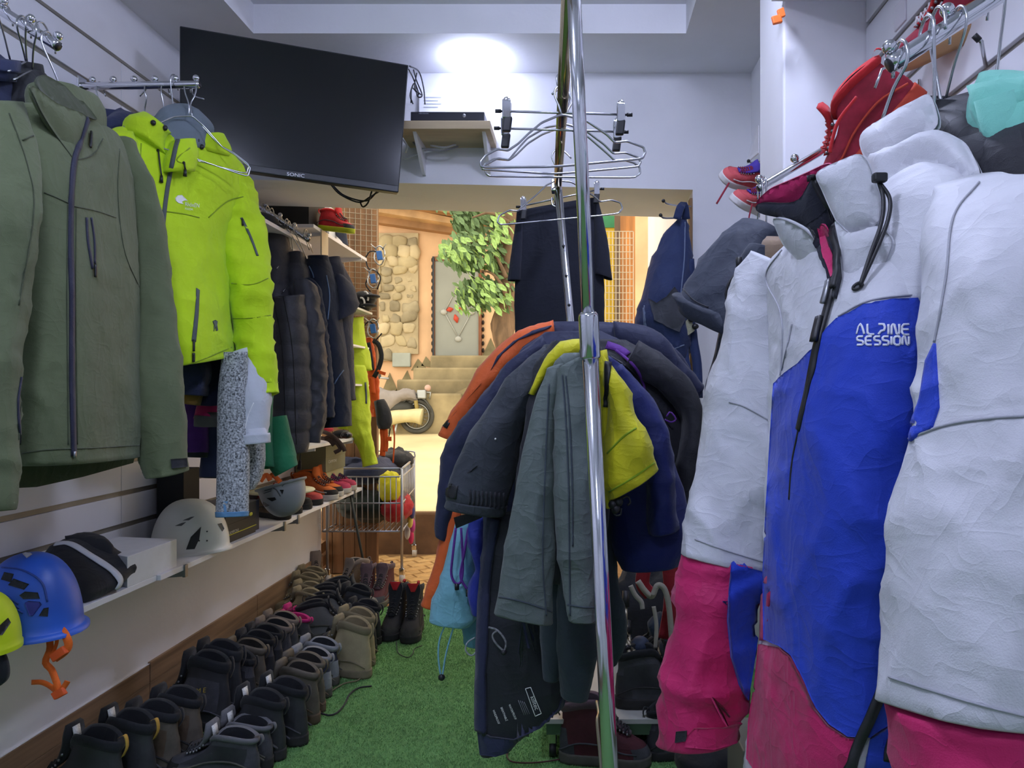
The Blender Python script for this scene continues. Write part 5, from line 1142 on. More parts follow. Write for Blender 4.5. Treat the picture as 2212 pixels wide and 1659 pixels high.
def bundle(name, label, c, r, m, amp=.02, cat='clothes', seed=3, grp=None):
    mb = MB().ball((0, 0, 0), r, 28, 18); V = mb.v[0]; d = V / (np.linalg.norm(V, axis=1)[:, None] + 1e-9)
    mb.v[0] = V + d * (wrinkle(V + np.array(c) * 3, 'crumple', seed) * amp)[:, None] + np.asarray(c, float)
    return tag(obj(name, mb, m), label, cat, grp)
xm = (xl + xr) / 2
bundle('folded_clothes', 'dark green garments at the bottom of the wire cart', (xm - .02, 5.1, z0 + .13), (.24, .33, .115), cloth('dark_green_cloth', '#16241f'), .03, seed=5)
bundle('red_garment', 'red garment in the wire cart below the yellow bag', (xr - .085, 4.93, z0 + .12), (.1, .17, .1), cloth('deep_red', '#a3141f'), .025, seed=9)
bundle('yellow_bag', 'yellow crinkled bag standing in the wire cart', P(842, 1052, 4.84), (.075, .07, .105), cloth('yellow_bag', '#d9cf1f', .5), .02, 'bag', 7)
bundle('navy_garment', 'dark navy garments piled at the top left of the wire cart', (xl + .2, 5.1, z1 - .05), (.19, .3, .10), NVB, .03, seed=12)
bundle('black_garment', 'black garment heaped at the back of the wire cart', (xr - .17, 5.25, z1 + .0), (.13, .14, .075), BLKC, .03, seed=15)
bundle('navy_garment', 'navy garment spilling over the left rim of the wire cart', P(778, 1005, 5.0), (.15, .12, .07), NVB, .03, seed=18)
t = thing('hanging_gloves', 'bundle of colourful small gloves hung on the side of the wire cart', 'gloves', P(887, 1150, 5.0))
for k, (x, y, c) in enumerate(((884, 1090, '#c9c9cc'), (890, 1105, '#3a3f7c'), (886, 1125, '#c7ba5a'), (891, 1135, '#b03a86'), (880, 1150, '#b8bcc0'), (888, 1160, '#c22a5e'))):
    obj('glove', MB().ball(P(x, y, 5.0 + .03 * k), (.02, .03, .05), 12, 8), cloth('glove_%d' % k, c), t)
# trekking pole leaning on the shelf, dark boards
t = thing('trekking_pole', 'black trekking pole leaning against the end of the left shelf', 'pole', FLR(797, 1276))
obj('shaft', MB().tube([P(757, 1066, 4.55), P(763, 1100, 4.5), P(797, 1274, 4.53)], [.009, .009, .007], 10), mat('pole_dark', '#3f4441', .5, .2, var=0), t)
obj('grip', MB().tube([P(752, 1045, 4.56), P(757, 1066, 4.55)], .014, 10), BLK, t); obj('wrist_strap', pxtube([(752, 1048, 4.56), (740, 1060, 4.55), (744, 1078, 4.54), (755, 1066, 4.55)], .004), BLKC, t)
t = thing('wood_crate', 'rough wooden boards leaning behind the cart by the wall end', 'boards', (-1.6, 5.0, 0))
for k in range(2): obj('board', MB().hexa([P(694, 1228 - 30 * k, 4.85), P(745, 1180 - 30 * k, 5.5), P(745, 1165 - 30 * k, 5.5), P(694, 1205 - 30 * k, 4.85)], [P(680, 1228 - 30 * k, 4.85), P(731, 1180 - 30 * k, 5.5), P(731, 1165 - 30 * k, 5.5), P(680, 1205 - 30 * k, 4.85)]), DW, t, smooth=False)
# ================================================================== OUTSIDE
YH = 12.5
ORG = mat('orange_plaster', '#d8b18a', .85, var=.15, vscale=1.5, bump=.4, bscale=20, detail=8); MORT = mat('mortar', '#a8997a', .9, var=.2, vscale=4, bump=.5, bscale=20)
ROCK = mat('field_stone', '#a89a78', .9, var=.25, vscale=3, bump=.6, bscale=14, detail=8)
def hx(x): return (x - CX) * YH / F
def hz(y): return H - (y - CY) * YH / F
hs = struct('wall_house', MB().box(-7, 3.5, YH, YH + .4, .3, 9), ORG)
obj('mortar_field', MB().box(hx(700), hx(905), YH - .06, YH, hz(765), hz(505)).box(hx(700), hx(842), YH - .06, YH, hz(780), hz(765)), MORT, hs, smooth=False)
ROCK2 = mat('field_stone_grey', '#94896f', .9, var=.3, vscale=3, bump=.6, bscale=14, detail=8); ROCK3 = mat('field_stone_pale', '#b8a988', .9, var=.2, vscale=3, bump=.6, bscale=14, detail=8)
rs = random.Random(8)
y = 514
while y < 772:
    hh = rs.uniform(16, 26); x = 770 + rs.uniform(-20, 0)
    while x < 898:
        ww = rs.uniform(16, 34)
        if x + ww > 903: ww = 903 - x
        if ww > 9 and not (y > 750 and x > 840) and y + hh < 782:
            c = np.array((hx(x + ww / 2), YH - .06, hz(y + hh / 2))); mb = MB().ball((0, 0, 0), (ww / 2 * YH / F * 1.04, .055, hh / 2 * YH / F * 1.06), 12, 8)
            V = mb.v[0]; V = np.sign(V) * np.abs(V / (np.abs(V).max(0) + 1e-9)) ** .6 * np.abs(V).max(0); d = V / (np.linalg.norm(V, axis=1)[:, None] + 1e-9)
            V = V + d * (vn((V + c) * 5, 3) * .07 + vn((V + c) * 16, 5) * .02)[:, None]; al = rs.uniform(-.22, .22); V = np.stack((V[:, 0] * math.cos(al) - V[:, 2] * math.sin(al), V[:, 1] * rs.uniform(.5, 1.2), V[:, 0] * math.sin(al) + V[:, 2] * math.cos(al)), 1); mb.v[0] = V + c
            obj('stone', mb, rs.choice((ROCK, ROCK2, ROCK3)), hs)
        x += ww + 2
    y += hh + 1
# cornice and balcony
CRN = mat('cornice_brown', '#9a744f', .8, var=.25, vscale=3, bump=.5, bscale=15)
def slabq(name, a, b, dy0, dy1, m, par): return obj(name, MB().hexa([(hx(x), YH - dy0, hz(y)) for x, y in a], [(hx(x), YH - dy1, hz(y)) for x, y in a]), m, par, smooth=False)
slabq('cornice', [(760, 478), (1000, 512), (1000, 500), (760, 462)], 0, 0, .22, CRN, hs); slabq('cornice', [(760, 462), (1000, 500), (1000, 488), (760, 440)], 0, 0, .5, mat('cornice_light', '#c29d72', .8, var=.25, vscale=3, bump=.5, bscale=15), hs)
slabq('balcony_slab', [(760, 446), (1120, 505), (1120, 492), (760, 432)], 0, 0, .75, CRN, hs)
bw = MB(); 
t = thing('balcony_railing', 'dark iron balcony railing on the house across the street', 'railing', (hx(900), YH - .7, hz(440)))
IRON = mat('iron_dark', '#3f3326', .6, .4, var=0)
for i in range(26):
    x = 780 + i * 12; yb = 436 + (x - 760) * .163; obj('baluster', MB().tube([(hx(x), YH - .7, hz(yb)), (hx(x), YH - .7, hz(yb - 60))], .012 if i % 8 else .03, 5), IRON, t)
for dy in (4, 52): obj('rail', MB().tube([(hx(770), YH - .7, hz(437 - dy)), (hx(1100), YH - .7, hz(491 - dy))], .016, 5), IRON, t)
struct('wall_house_upper', MB().box(-7, 3.5, YH + .42, YH + .7, 2, 9), mat('balcony_plaster', '#e2b878', .85, var=.12, vscale=2))
# door with frame, steps, meter box, painted peaks
t = thing('house_door', 'grey metal door with red cross ornament across the street', 'door', (hx(988), YH - .05, hz(772)))
DG = mat('door_grey', '#8d9088', .5, var=.08, vscale=2); obj('door_leaf', MB().box(hx(941), hx(1035), YH - .05, YH - .01, hz(772), hz(562)), DG, t, smooth=False)
FR = mat('frame_brown', '#7a4b30', .7, var=.15); obj('door_frame', MB().box(hx(1035), hx(1041), YH - .08, YH, hz(772), hz(560)).box(hx(936), hx(941), YH - .08, YH, hz(772), hz(560)).box(hx(936), hx(1041), YH - .08, YH, hz(565), hz(556)), FR, t, smooth=False)
RC = mat('ornament_red', '#c2452f', .6, var=0)
for a, b in (((966, 671), (980, 668)), ((984, 680), (989, 698)), ((988, 668), (1000, 672))):
    p0 = np.array((hx(a[0]), YH - .06, hz(a[1]))); p1 = np.array((hx(b[0]), YH - .06, hz(b[1]))); obj('red_petal', MB().tube([p0, (p0 + p1) / 2, p1], [.01, .05, .01], 6), RC, t)
for a, b in (((990, 620), (963, 672)), ((963, 678), (990, 728)), ((992, 620), (1018, 672)), ((1018, 678), (992, 728))): obj('ornament_bar', MB().tube([(hx(a[0]), YH - .06, hz(a[1])), (hx(b[0]), YH - .06, hz(b[1]))], .01, 5), mat('ornament_silver', '#a9aba5', .5, var=0), t)
for c in ((990, 617), (960, 675), (1020, 675), (991, 733)): obj('ornament_knob', MB().ball((hx(c[0]), YH - .06, hz(c[1])), (.06, .03, .05), 10, 6), MATS['ornament_silver'], t)
obj('frame_scallops_backing', MB().box(hx(936), hx(940), YH - .09, YH - .04, hz(772), hz(556)), BLK, t, smooth=False)
for k in range(14):
    yy = 562 + k * 15
    for x in (937, 1042): obj('scallop', MB().ball((hx(x + (-2 if x < 1000 else 2)), YH - .03, hz(yy)), (.022, .03, .04), 8, 6), mat('scallop_black', '#241c18', .8, var=0), t)
PK = mat('painted_peak', '#7f7556', .85, var=.25, vscale=5)
t = hs
for a in ([(824, 850), (842, 805), (862, 850)], [(852, 850), (880, 800), (900, 850)], [(888, 800), (903, 775), (925, 800)], [(910, 790), (920, 770), (942, 795)], [(1040, 775), (1060, 730), (1080, 775)], [(895, 820), (902, 790), (915, 820)]):
    obj('painted_peak', MB().prism([(hx(x), YH - .004, hz(y)) for x, y in a], (0, -.01, 0)), PK, hs, smooth=False)
tag(obj('meter_box', MB().box(hx(850), hx(889), YH - .1, YH, hz(793), hz(763)), mat('meter_grey', '#9aa097', .5, var=.1, vscale=3), smooth=False, bevel=.015), 'grey meter box on the orange plaster across the street', 'meter box')
STP = mat('worn_step', '#8f8263', .9, var=.4, vscale=2.2, bump=.6, bscale=20)
st = thing('stone_steps', 'worn stone steps leading up to the grey house door', 'steps', (hx(960), YH - .6, .6))
for k, (x0, x1, y0, y1) in enumerate(((938, 1075, 770, 800), (910, 1060, 797, 825), (885, 1040, 822, 852), (860, 1020, 850, 880))): obj('step', MB().box(hx(x0), hx(x1), YH - .35 - .28 * k, YH - .01, hz(y1 + 60), hz(y0)), STP, st, smooth=False, bevel=.03)
rs = random.Random(3)
st = struct('wall_ramp', MB().hexa([(hx(950), YH - 1.1, .5), (hx(1250), YH - 1.1, .5), (hx(1250), YH - .6, .5), (hx(950), YH - .6, .5)], [(hx(955), YH - 1.1, hz(872)), (hx(1250), YH - 1.1, hz(740)), (hx(1250), YH - .6, hz(740)), (hx(955), YH - .6, hz(872))]), STP)
for k in range(34):
    x = rs.uniform(958, 1070); y = rs.uniform(875 - (x - 950) * .4, 925); r = rs.uniform(6, 12) * YH / F
    obj('stone', MB().ball((hx(x), YH - 1.1, hz(y)), (r, .05, r * .7), 10, 6), ROCK, st)
# neighbours so that the street goes on
struct('wall_house_left', MB().box(-13, -7, 11.2, 12, .3, 8), mat('far_plaster', '#cdb48a', .85, var=.1, vscale=1))
struct('wall_house_right', MB().box(3.5, 9, 10.5, 11, .3, 8), MATS['far_plaster'])
# ---- tree
BARK = mat('bark', '#6b5540', .9, var=.35, vscale=6, stretch=(2, 2, .5), bump=.8, bscale=25)
tr_ = thing('street_tree', 'tree with bright green leaves growing before the orange house', 'tree', (hx(1095) * .8, 10.0, .55))
YT = 10.2
tp = [P(1098, 960, YT), P(1095, 780, YT), P(1088, 700, YT), P(1094, 600, YT), P(1098, 470, YT), P(1100, 300, YT)]
q = crom(tp, 40); mb = MB().tube(q, np.interp(np.linspace(0, 1, 40), [0, .3, .5, 1], [.17, .16, .13, .1]), 14); V = mb.v[0]; mb.v[0] = V + (vn(V * 5, 2) * .05)[:, None]
obj('trunk', mb, BARK, tr_)
for pts in ([(1094, 600), (1075, 560), (1060, 545)], [(1098, 480), (1060, 460), (1020, 470)], [(1094, 640), (1080, 610), (1062, 590), (1040, 585)], [(1096, 520), (1040, 520), (990, 530)]): obj('branch', MB().tube(crom([P(x, y, YT - .2) for x, y in pts], 12), np.linspace(.035, .01, 12), 6), BARK, tr_)
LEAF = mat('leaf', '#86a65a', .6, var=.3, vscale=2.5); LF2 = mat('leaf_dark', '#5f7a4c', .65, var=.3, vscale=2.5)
for m_ in (LEAF, LF2):
    b_ = m_.node_tree.nodes['Principled BSDF']; b_.inputs['Transmission Weight'].default_value = 0; b_.inputs['Subsurface Weight'].default_value = 0
lv = [(-1, 0, 0), (-.5, .32, .1), (0, .42, .12), (.55, .3, .06), (1.1, 0, -.1), (.55, -.3, .06), (0, -.42, .12), (-.5, -.32, .1), (-.5, 0, 0), (0, 0, 0), (.55, 0, -.02)]
lf = [(0, 8, 1), (1, 8, 9, 2), (2, 9, 10, 3), (3, 10, 4), (0, 7, 8), (7, 6, 9, 8), (6, 5, 10, 9), (5, 4, 10)]
lm = {}
def leaf(c, s, m_):
    if m_.name not in lm:
        me = bpy.data.meshes.new('leaf'); me.from_pydata(lv, [], lf); me.materials.append(m_); lm[m_.name] = me
    o = bpy.data.objects.new('leaf', lm[m_.name]); COL.objects.link(o); o.parent = tr_
    o.location = Vector(c) - tr_.location; o.scale = (s,) * 3; o.rotation_euler = (rs.uniform(-.7, .7) + 1.0, rs.uniform(.3, 1.4), rs.uniform(-1.2, 1.2) - .2)
def clump(n, cx, cy, rx, ry, Y, m_, s=.075):
    for k in range(n):
        a = rs.uniform(0, 6.28); r = math.sqrt(rs.random()); leaf(P(cx + rx * r * math.cos(a), cy + ry * r * math.sin(a), Y + rs.uniform(-.35, .35)), s * rs.uniform(.7, 1.25), m_)
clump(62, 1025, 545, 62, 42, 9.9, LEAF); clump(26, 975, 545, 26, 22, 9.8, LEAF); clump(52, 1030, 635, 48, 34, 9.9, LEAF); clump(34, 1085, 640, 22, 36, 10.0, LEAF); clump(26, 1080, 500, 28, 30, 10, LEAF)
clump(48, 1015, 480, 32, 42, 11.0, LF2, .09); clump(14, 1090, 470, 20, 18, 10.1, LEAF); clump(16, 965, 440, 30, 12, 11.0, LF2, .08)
for k in range(10): leaf(P(rs.uniform(985, 1020), rs.uniform(650, 680), 9.8), .06, LEAF)
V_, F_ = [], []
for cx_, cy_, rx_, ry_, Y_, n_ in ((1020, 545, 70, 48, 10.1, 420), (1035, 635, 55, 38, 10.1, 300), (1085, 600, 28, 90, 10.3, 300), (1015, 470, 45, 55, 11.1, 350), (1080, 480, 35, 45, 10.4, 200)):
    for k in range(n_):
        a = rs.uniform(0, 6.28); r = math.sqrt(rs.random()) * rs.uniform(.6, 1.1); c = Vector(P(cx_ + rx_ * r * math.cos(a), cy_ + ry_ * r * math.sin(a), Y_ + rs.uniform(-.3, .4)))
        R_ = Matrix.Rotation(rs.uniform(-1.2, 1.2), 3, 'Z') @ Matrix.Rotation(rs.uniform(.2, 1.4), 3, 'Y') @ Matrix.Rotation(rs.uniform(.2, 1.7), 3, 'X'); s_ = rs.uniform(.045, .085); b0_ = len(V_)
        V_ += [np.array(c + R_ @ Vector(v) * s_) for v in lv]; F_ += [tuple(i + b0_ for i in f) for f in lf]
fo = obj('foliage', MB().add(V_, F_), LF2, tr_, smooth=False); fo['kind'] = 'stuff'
# ---- moped
t = thing('moped', 'parked moped under a grey cover beside the stone steps', 'moped', (hx(880), 11.3, .6))
YM = 11.3
def m3(x, y, d=0): return P(x, y, YM + d)
TIRE = mat('tyre', '#4a4a46', .8, var=.2); RIM = mat('rim', '#a5a8a8', .35, .7, var=0); CRM = mat('cream_metal', '#c9bf92', .5, var=.1)
def wheel(cx, cy, r):
    a = np.linspace(0, 2 * PI, 33)[:-1]; R = r * YM / F; c = m3(cx, cy)
    w = obj('wheel', MB().tube([c + (R * .9 * math.cos(u), 0, R * .9 * math.sin(u)) for u in a], R * .13, 8, closed=True), TIRE, t)
    obj('rim', MB().tube([c + (R * .72 * math.cos(u), 0, R * .72 * math.sin(u)) for u in a], R * .05, 6, closed=True), RIM, w)
    for u in np.linspace(0, 2 * PI, 17)[:-1]: obj('spoke', MB().tube([c, c + (R * .72 * math.cos(u), 0, R * .72 * math.sin(u))], .005, 4), RIM, w)
    obj('hub', MB().tube([c + (0, -.06, 0), c + (0, .06, 0)], .05, 10), RIM, w)
wheel(900, 899, 37); wheel(765, 899, 37)
obj('chain_case', MB().tube(crom([m3(832, 906, -.1), (m3(860, 900, -.12)), m3(895, 898, -.12), m3(912, 900, -.12)], 20), np.interp(np.linspace(0, 1, 20), [0, .5, 1], [.12, .1, .13]), 10), CRM, t)
obj('rear_fender', MB().ribbon(crom([m3(870, 872), m3(890, 858), m3(915, 862), m3(930, 880), m3(932, 890)], 20), (0, 0, 1), .14, .02), TIRE, t)
obj('engine', MB().ball(m3(858, 882), (.28, .14, .13), 18, 10), mat('engine_dark', '#35352f', .6, var=.2), t)
obj('kick_stand', MB().tube([m3(862, 900, -.1), m3(855, 925, -.15), m3(853, 936, -.2)], .02, 6), RIM, t)
obj('shock', MB().tube([m3(898, 865, -.1), m3(902, 895, -.1)], .03, 8), mat('shock_yellow', '#8d7a3a', .5, var=0), t)
CVR = cloth('grey_cover', '#8f8884', .85)
drape('seat_cover', [(895, 842, 905, 868, YM, YM, .1), (880, 838, 888, 866, YM, YM, .14), (858, 845, 868, 868, YM, YM, .16), (840, 842, 850, 890, YM, YM, .17), (820, 838, 835, 895, YM, YM, .18), (790, 825, 812, 880, YM, YM, .18), (760, 815, 790, 870, YM, YM, .16)], CVR, t, n=36, amp=.03, step=.05)
obj('tail_light', MB().obox(m3(912, 852), (.07, 0, 0), (0, .07, 0), (0, 0, .07)), RIM, t, smooth=False, bevel=.02); obj('luggage_rack', MB().tube([m3(885, 856), m3(912, 846), m3(930, 848), m3(928, 862)], .015, 6), RIM, t)
obj('indicator', MB().ball(m3(924, 838), .05, 12, 8), mat('pink_bag', '#c9a79a', .6, var=.1), t); obj('mirror', MB().ball(m3(815, 812), .06, 10, 8), TIRE, t); obj('handlebar', MB().tube([m3(800, 835), m3(815, 815), m3(840, 818)], .02, 6), RIM, t)

# ---- right of the doorway outside: board, net, sign
t = thing('notice_sign', 'green and yellow sign seen beyond the black shirt', 'sign', P(1320, 500, 6.4))
obj('panel', MB().box(P(1300, 0, 6.4)[0], P(1330, 0, 6.4)[0], 6.4, 6.42, 0.34, P(0, 462, 6.4)[2]), mat('sign_yellow', '#c9a92c', .6, var=.15), t, smooth=False)
obj('green_field', MB().box(P(1302, 0, 6.4)[0], P(1328, 0, 6.4)[0], 6.39, 6.4, P(0, 492, 6.4)[2], P(0, 464, 6.4)[2]), mat('sign_green', '#2f7f52', .6, var=.2), t, smooth=False)
t = thing('wooden_post', 'brown wooden boards standing outside the right jamb', 'boards', P(1350, 700, 6.3))
for x0, x1, c in ((1328, 1340, '#5a4634'), (1340, 1352, '#a06a38'), (1352, 1372, '#b0743c')): obj('board', MB().box(P(x0, 0, 6.2)[0], P(x1, 0, 6.2)[0], 6.2, 6.26, .3, 2.75), mat('board_' + c[1:], c, .7, var=.25, vscale=6, stretch=(3, 3, .4)), t, smooth=False)
t = thing('net_panel', 'pale wire net hung in front of the wooden boards outside', 'net', P(1335, 700, 5.9))
grid(t, P(1308, CY, 5.9) - (0, 0, H), P(1368, CY, 5.9) - (0, 0, H), 0.33, P(0, 500, 5.9)[2], 8, 40, .003, mat('net_wire', '#c9bda6', .5, var=0))
# ================================================================== CENTRE RACK
def lab3(o, **k): return tag(o, **k)
t = thing('clothes_rack', 'chrome clothes rack with two uprights standing in the aisle', 'clothes rack', (.05, 1.65, 0))
FP = lambda z: np.array((.0193 + (1.30 - z) * .0485, 1.2 if z < 1.3 else 1.2 - (z - 1.3) * .16, z))
obj('front_post_upper', MB().tube([FP(1.83), FP(1.6), FP(1.3)], .0108, 24), CHROME, t)
obj('front_post_lower', MB().tube([FP(1.30), FP(.7), FP(.06)], .0132, 24), CHROME, t)
obj('collar', MB().tube([FP(1.334), FP(1.33), FP(1.325), FP(1.262), FP(1.258)], [.012, .0152, .0165, .0165, .0145], 24), CHROME, t)
rp = lambda z: np.array((-.056 + (1.803 - z) * .0935, 2.13, z))
rear = obj('rear_post', MB().tube([rp(1.80), rp(1.0), rp(.06)], .0112, 20), CHROME, t)
for x, y in ((1222, 533), (1224, 597), (1228, 660)):
    z = P(0, y, 2.13)[2]; c = rp(z); obj('adjust_hole', MB().ball(c + (0, -.0102, 0), (.0045, .003, .0045), 10, 6), BLK, rear)
obj('top_rail', MB().tube([(-.012, 1.11, 1.815), (-.056, 2.13, 1.803), (-.062, 2.33, 1.803)], .0115, 18), mat('brass_chrome', '#b9a98a', .15, 1, var=0), t)
obj('low_rail', MB().tube([FP(1.275) + (0, .0, 0), rp(1.30)], .0115, 16), CHROME, t)
obj('rear_clamp', MB().box(-.075, -.045, 2.12, 2.16, 1.785, 1.82), CHROME, t, smooth=False, bevel=.003)
for z, y0 in ((.07, 1.2), (.07, 2.13)): obj('foot_bar', MB().tube([(-.22, y0, z), (.36, y0, z)], .013, 12), CHROME, t)
obj('base_bar', MB().tube([(.08, 1.2, .07), (.1, 2.13, .07)], .013, 12), CHROME, t)
for x in (-.22, .36):
    for y0 in (1.2, 2.13):
        obj('castor', MB().tube([(x - .012, y0, .03), (x + .012, y0, .03)], .03, 16).tube([(x, y0, .03), (x, y0, .07)], .008, 8), BLK, t)
# ---- empty hangers on the top rail
RY = lambda Y: np.array((-.012 - (Y - 1.11) * .043, Y, 1.815))
def clip_hanger(label, y, xl, yl, xr, yr, Y, hookpts, dark=True):
    t = thing('clip_hanger', label, 'hanger', P((xl + xr) / 2, (yl + yr) / 2, Y), 'clip hangers on the rack')
    A, B = P(xl, yl, Y), P(xr, yr, Y)
    obj('bar', MB().tube([A, B], .0026, 8), WIRE, t); obj('bar_cap', MB().tube([A - (.008, 0, 0), A + (.004, 0, 0)], .0042, 8), BLK, t); obj('bar_cap', MB().tube([B - (.004, 0, 0), B + (.008, 0, 0)], .0042, 8), BLK, t)
    for e, s in ((A + (B - A) * .06, -1), (B + (A - B) * .06, 1)):
        c = obj('clip', MB().obox(e + (0, -.006, .004), (.009, .002, 0), (0, .003, .002), (0, -.003, .018)).obox(e + (0, .006, .004), (.009, .002, 0), (0, .003, -.002), (0, .003, .018)), CHROME, t, smooth=False, bevel=.002)
        obj('clip_pad', MB().obox(e + (-.001 * s, 0, -.028), (.009, 0, 0), (0, .006, 0), (.002, 0, .016)), BLK, c, smooth=False, bevel=.003)
        obj('clip_spring', MB().ball(e + (0, 0, .024), (.008, .008, .007), 10, 8), CHROME, c)
    obj('hook', pxtube(hookpts, .0024), WIRE, t)
clip_hanger('upper clip hanger with black tipped clips on the rack', 0, 1078, 240, 1358, 248, 1.58, [(1214, 245, 1.58), (1208, 225, 1.58), (1216, 205, 1.58), (1205, 185, 1.56), (1204, 165, 1.56), (1216, 158, 1.57), (1222, 172, 1.6), (1208, 190, 1.6), (1192, 204, 1.6)])
clip_hanger('lower clip hanger with black tipped clips on the rack', 0, 1075, 277, 1350, 285, 1.66, [(1214, 280, 1.66), (1218, 245, 1.66), (1230, 215, 1.66), (1222, 195, 1.65), (1214, 190, 1.66), (1206, 205, 1.68)])
def rackhang(label, pts, hk, Y): return wire_hanger(label, [(x, y, Y + (x - 1215) * .0004) for x, y in pts], [(x, y, Y) for x, y in hk], 'empty wire hangers')
rackhang('front empty wire hanger on the rack', [(1213, 247), (1170, 265), (1140, 290), (1120, 310), (1098, 325), (1075, 322), (1050, 335), (1038, 350), (1040, 362), (1200, 360), (1388, 343), (1394, 330), (1390, 318), (1355, 305), (1328, 308), (1310, 290), (1265, 260)], [(1213, 247), (1206, 225), (1198, 205), (1202, 190), (1212, 186), (1220, 195), (1216, 208)], 1.50)
rackhang('middle empty wire hanger on the rack', [(1222, 268), (1180, 275), (1140, 298), (1118, 322), (1100, 345), (1075, 342), (1045, 358), (1040, 366), (1200, 376), (1380, 360), (1384, 350), (1378, 340), (1352, 330), (1325, 332), (1305, 312), (1262, 280)], [(1222, 268), (1226, 240), (1236, 220), (1228, 200), (1218, 196), (1210, 205), (1212, 215)], 1.72)
rackhang('rear empty wire hanger on the rack', [(1214, 275), (1172, 290), (1140, 310), (1115, 335), (1100, 346), (1068, 343), (1046, 355), (1050, 375), (1058, 381), (1370, 384), (1383, 375), (1382, 362), (1370, 352), (1345, 345), (1328, 347), (1310, 330), (1266, 292)], [(1214, 275), (1208, 258), (1218, 240), (1228, 225), (1222, 212), (1212, 215), (1206, 228)], 1.80)
rackhang('low empty wire hanger at the rear post of the rack', [(1202, 390), (1180, 400), (1160, 420), (1130, 445), (1118, 456), (1100, 454), (1078, 466), (1074, 480), (1082, 486), (1335, 462), (1345, 450), (1340, 438), (1320, 432), (1296, 436), (1285, 425), (1235, 393)], [(1202, 390), (1200, 360), (1192, 340), (1198, 326), (1210, 322), (1222, 330), (1234, 342)], 2.10)
# ---- black t-shirt on its clip hanger
clip_hanger('clip hanger holding the black shirt behind the rack', 0, 1120, 447, 1300, 408, 2.40, [(1200, 432, 2.38), (1192, 428, 2.37), (1193, 442, 2.36), (1204, 446, 2.36), (1210, 430, 2.36), (1205, 415, 2.36), (1198, 402, 2.34), (1206, 396, 2.32), (1212, 404, 2.3)])
TSH = cloth('black_jersey', '#1c1f2a', .95)
j = thing('t_shirt', 'black short sleeved shirt clipped to a hanger in the doorway', 'shirt', P(1210, 740, 2.45))
b_ = drape('body', [(1116, 456, 1290, 426, 2.44, 2.44, .01), (1114, 470, 1293, 450, 2.44, 2.44, .016), (1114, 560, 1304, 560, 2.44, 2.44, .025), (1112, 660, 1306, 660, 2.44, 2.44, .03), (1114, 760, 1306, 760, 2.44, 2.44, .03)], TSH, j, n=60, amp=.004)
drape('sleeve', [(1114, 480, 1128, 480, 2.43, 2.44, .012), (1106, 540, 1128, 540, 2.43, 2.44, .018), (1097, 604, 1124, 606, 2.42, 2.44, .02)], TSH, j, n=28, amp=.003)
drape('sleeve', [(1280, 440, 1294, 432, 2.43, 2.44, .012), (1284, 510, 1312, 510, 2.42, 2.44, .018), (1284, 590, 1324, 605, 2.42, 2.44, .02)], TSH, j, n=28, amp=.003)

# ---- jackets hanging over the low rail, back to front
DNV = cloth('dark_navy_shell', '#272c47', .6); CHA = cloth('charcoal_shell', '#343940', .65, crease=.4); BKS = cloth('black_shell', '#25262c', .6); ORJ = cloth('orange_shell', '#d9622a', .6); YLJ = cloth('yellow_shell', '#cfc81c', .55, crease=.4)
RBL = cloth('royal_blue_shell', '#141f5c', .6); GPT = cloth('grey_trouser', '#58635f', .6, crease=.5); LBL = cloth('light_blue_shell', '#7fb9c9', .6, crease=.4); PRP = cloth('purple_edge', '#5d2a86', .7); DTL = cloth('dark_teal_shell', '#2b363e', .65)
def jacket(label, parts, name='ski_jacket', hk=None):
    r = parts[0][1][-1]; j = thing(name, label, 'jacket', P((r[0] + r[2]) / 2, (r[1] + r[3]) / 2, r[4]), 'jackets piled on the rack')
    out = []
    for nm, rows, m_, *kw in parts: out.append(drape(nm, rows, m_, j, **(dict(n=48, step=.011, amp=.008) | (kw[0] if kw else {}))))
    if hk: hook(P(*hk), RY(hk[2]) * (1, 1, 0) + (0, 0, 1.29), j, axis=(1, 0, 0))
    return j, out
def Yr(rows, Y, dy=0): return [(a, b, c, d, Y, Y + dy, e) for a, b, c, d, e in rows]
SL = dict(kind='soft', amp=.012, n=44)
j, o = jacket('navy ski jacket with orange sleeve farthest back on the rack', [('body', Yr([(1190, 696, 1330, 698, .03), (1120, 720, 1420, 726, .05), (1040, 800, 1490, 800, .06), (1010, 940, 1500, 940, .07), (1010, 1080, 1480, 1080, .07), (1020, 1180, 1470, 1170, .07)], 2.02), DNV),
    ('sleeve', Yr([(1195, 690, 1200, 735, .03), (1120, 715, 1150, 770, .05), (1045, 780, 1085, 830, .06), (990, 862, 1035, 895, .06), (945, 935, 1000, 955, .05)], 1.97), ORJ, SL),
    ('sleeve', Yr([(1330, 745, 1325, 694, .03), (1400, 790, 1410, 708, .05), (1460, 840, 1470, 770, .055), (1490, 880, 1520, 828, .05)], 1.95), DNV, SL)])
patch('cuff_tab', [(953, 918), (958, 908), (972, 914), (966, 926)], bvh(o[1]), BLK, j, off=.003, res=5)
patch('navy_panel', [(1205, 700), (1150, 715), (1110, 738), (1075, 770), (1060, 800), (1085, 765), (1120, 735), (1180, 712)], bvh(o[1]), DNV, j, off=.003, res=7)
j, o = jacket('dark navy jacket with crinkled cuff beside the orange sleeve', [('body', Yr([(1180, 718, 1300, 715, .03), (1120, 760, 1380, 760, .05), (1050, 860, 1440, 860, .06), (1030, 1000, 1440, 1000, .06), (1030, 1120, 1430, 1120, .06)], 1.88), DNV),
    ('sleeve', Yr([(1170, 722, 1190, 760, .03), (1100, 775, 1140, 815, .05), (1040, 850, 1085, 890, .055), (985, 915, 1040, 960, .055), (958, 975, 1010, 1005, .05), (945, 1055, 995, 1065, .045), (938, 1150, 975, 1168, .04)], 1.84), DNV, SL)])
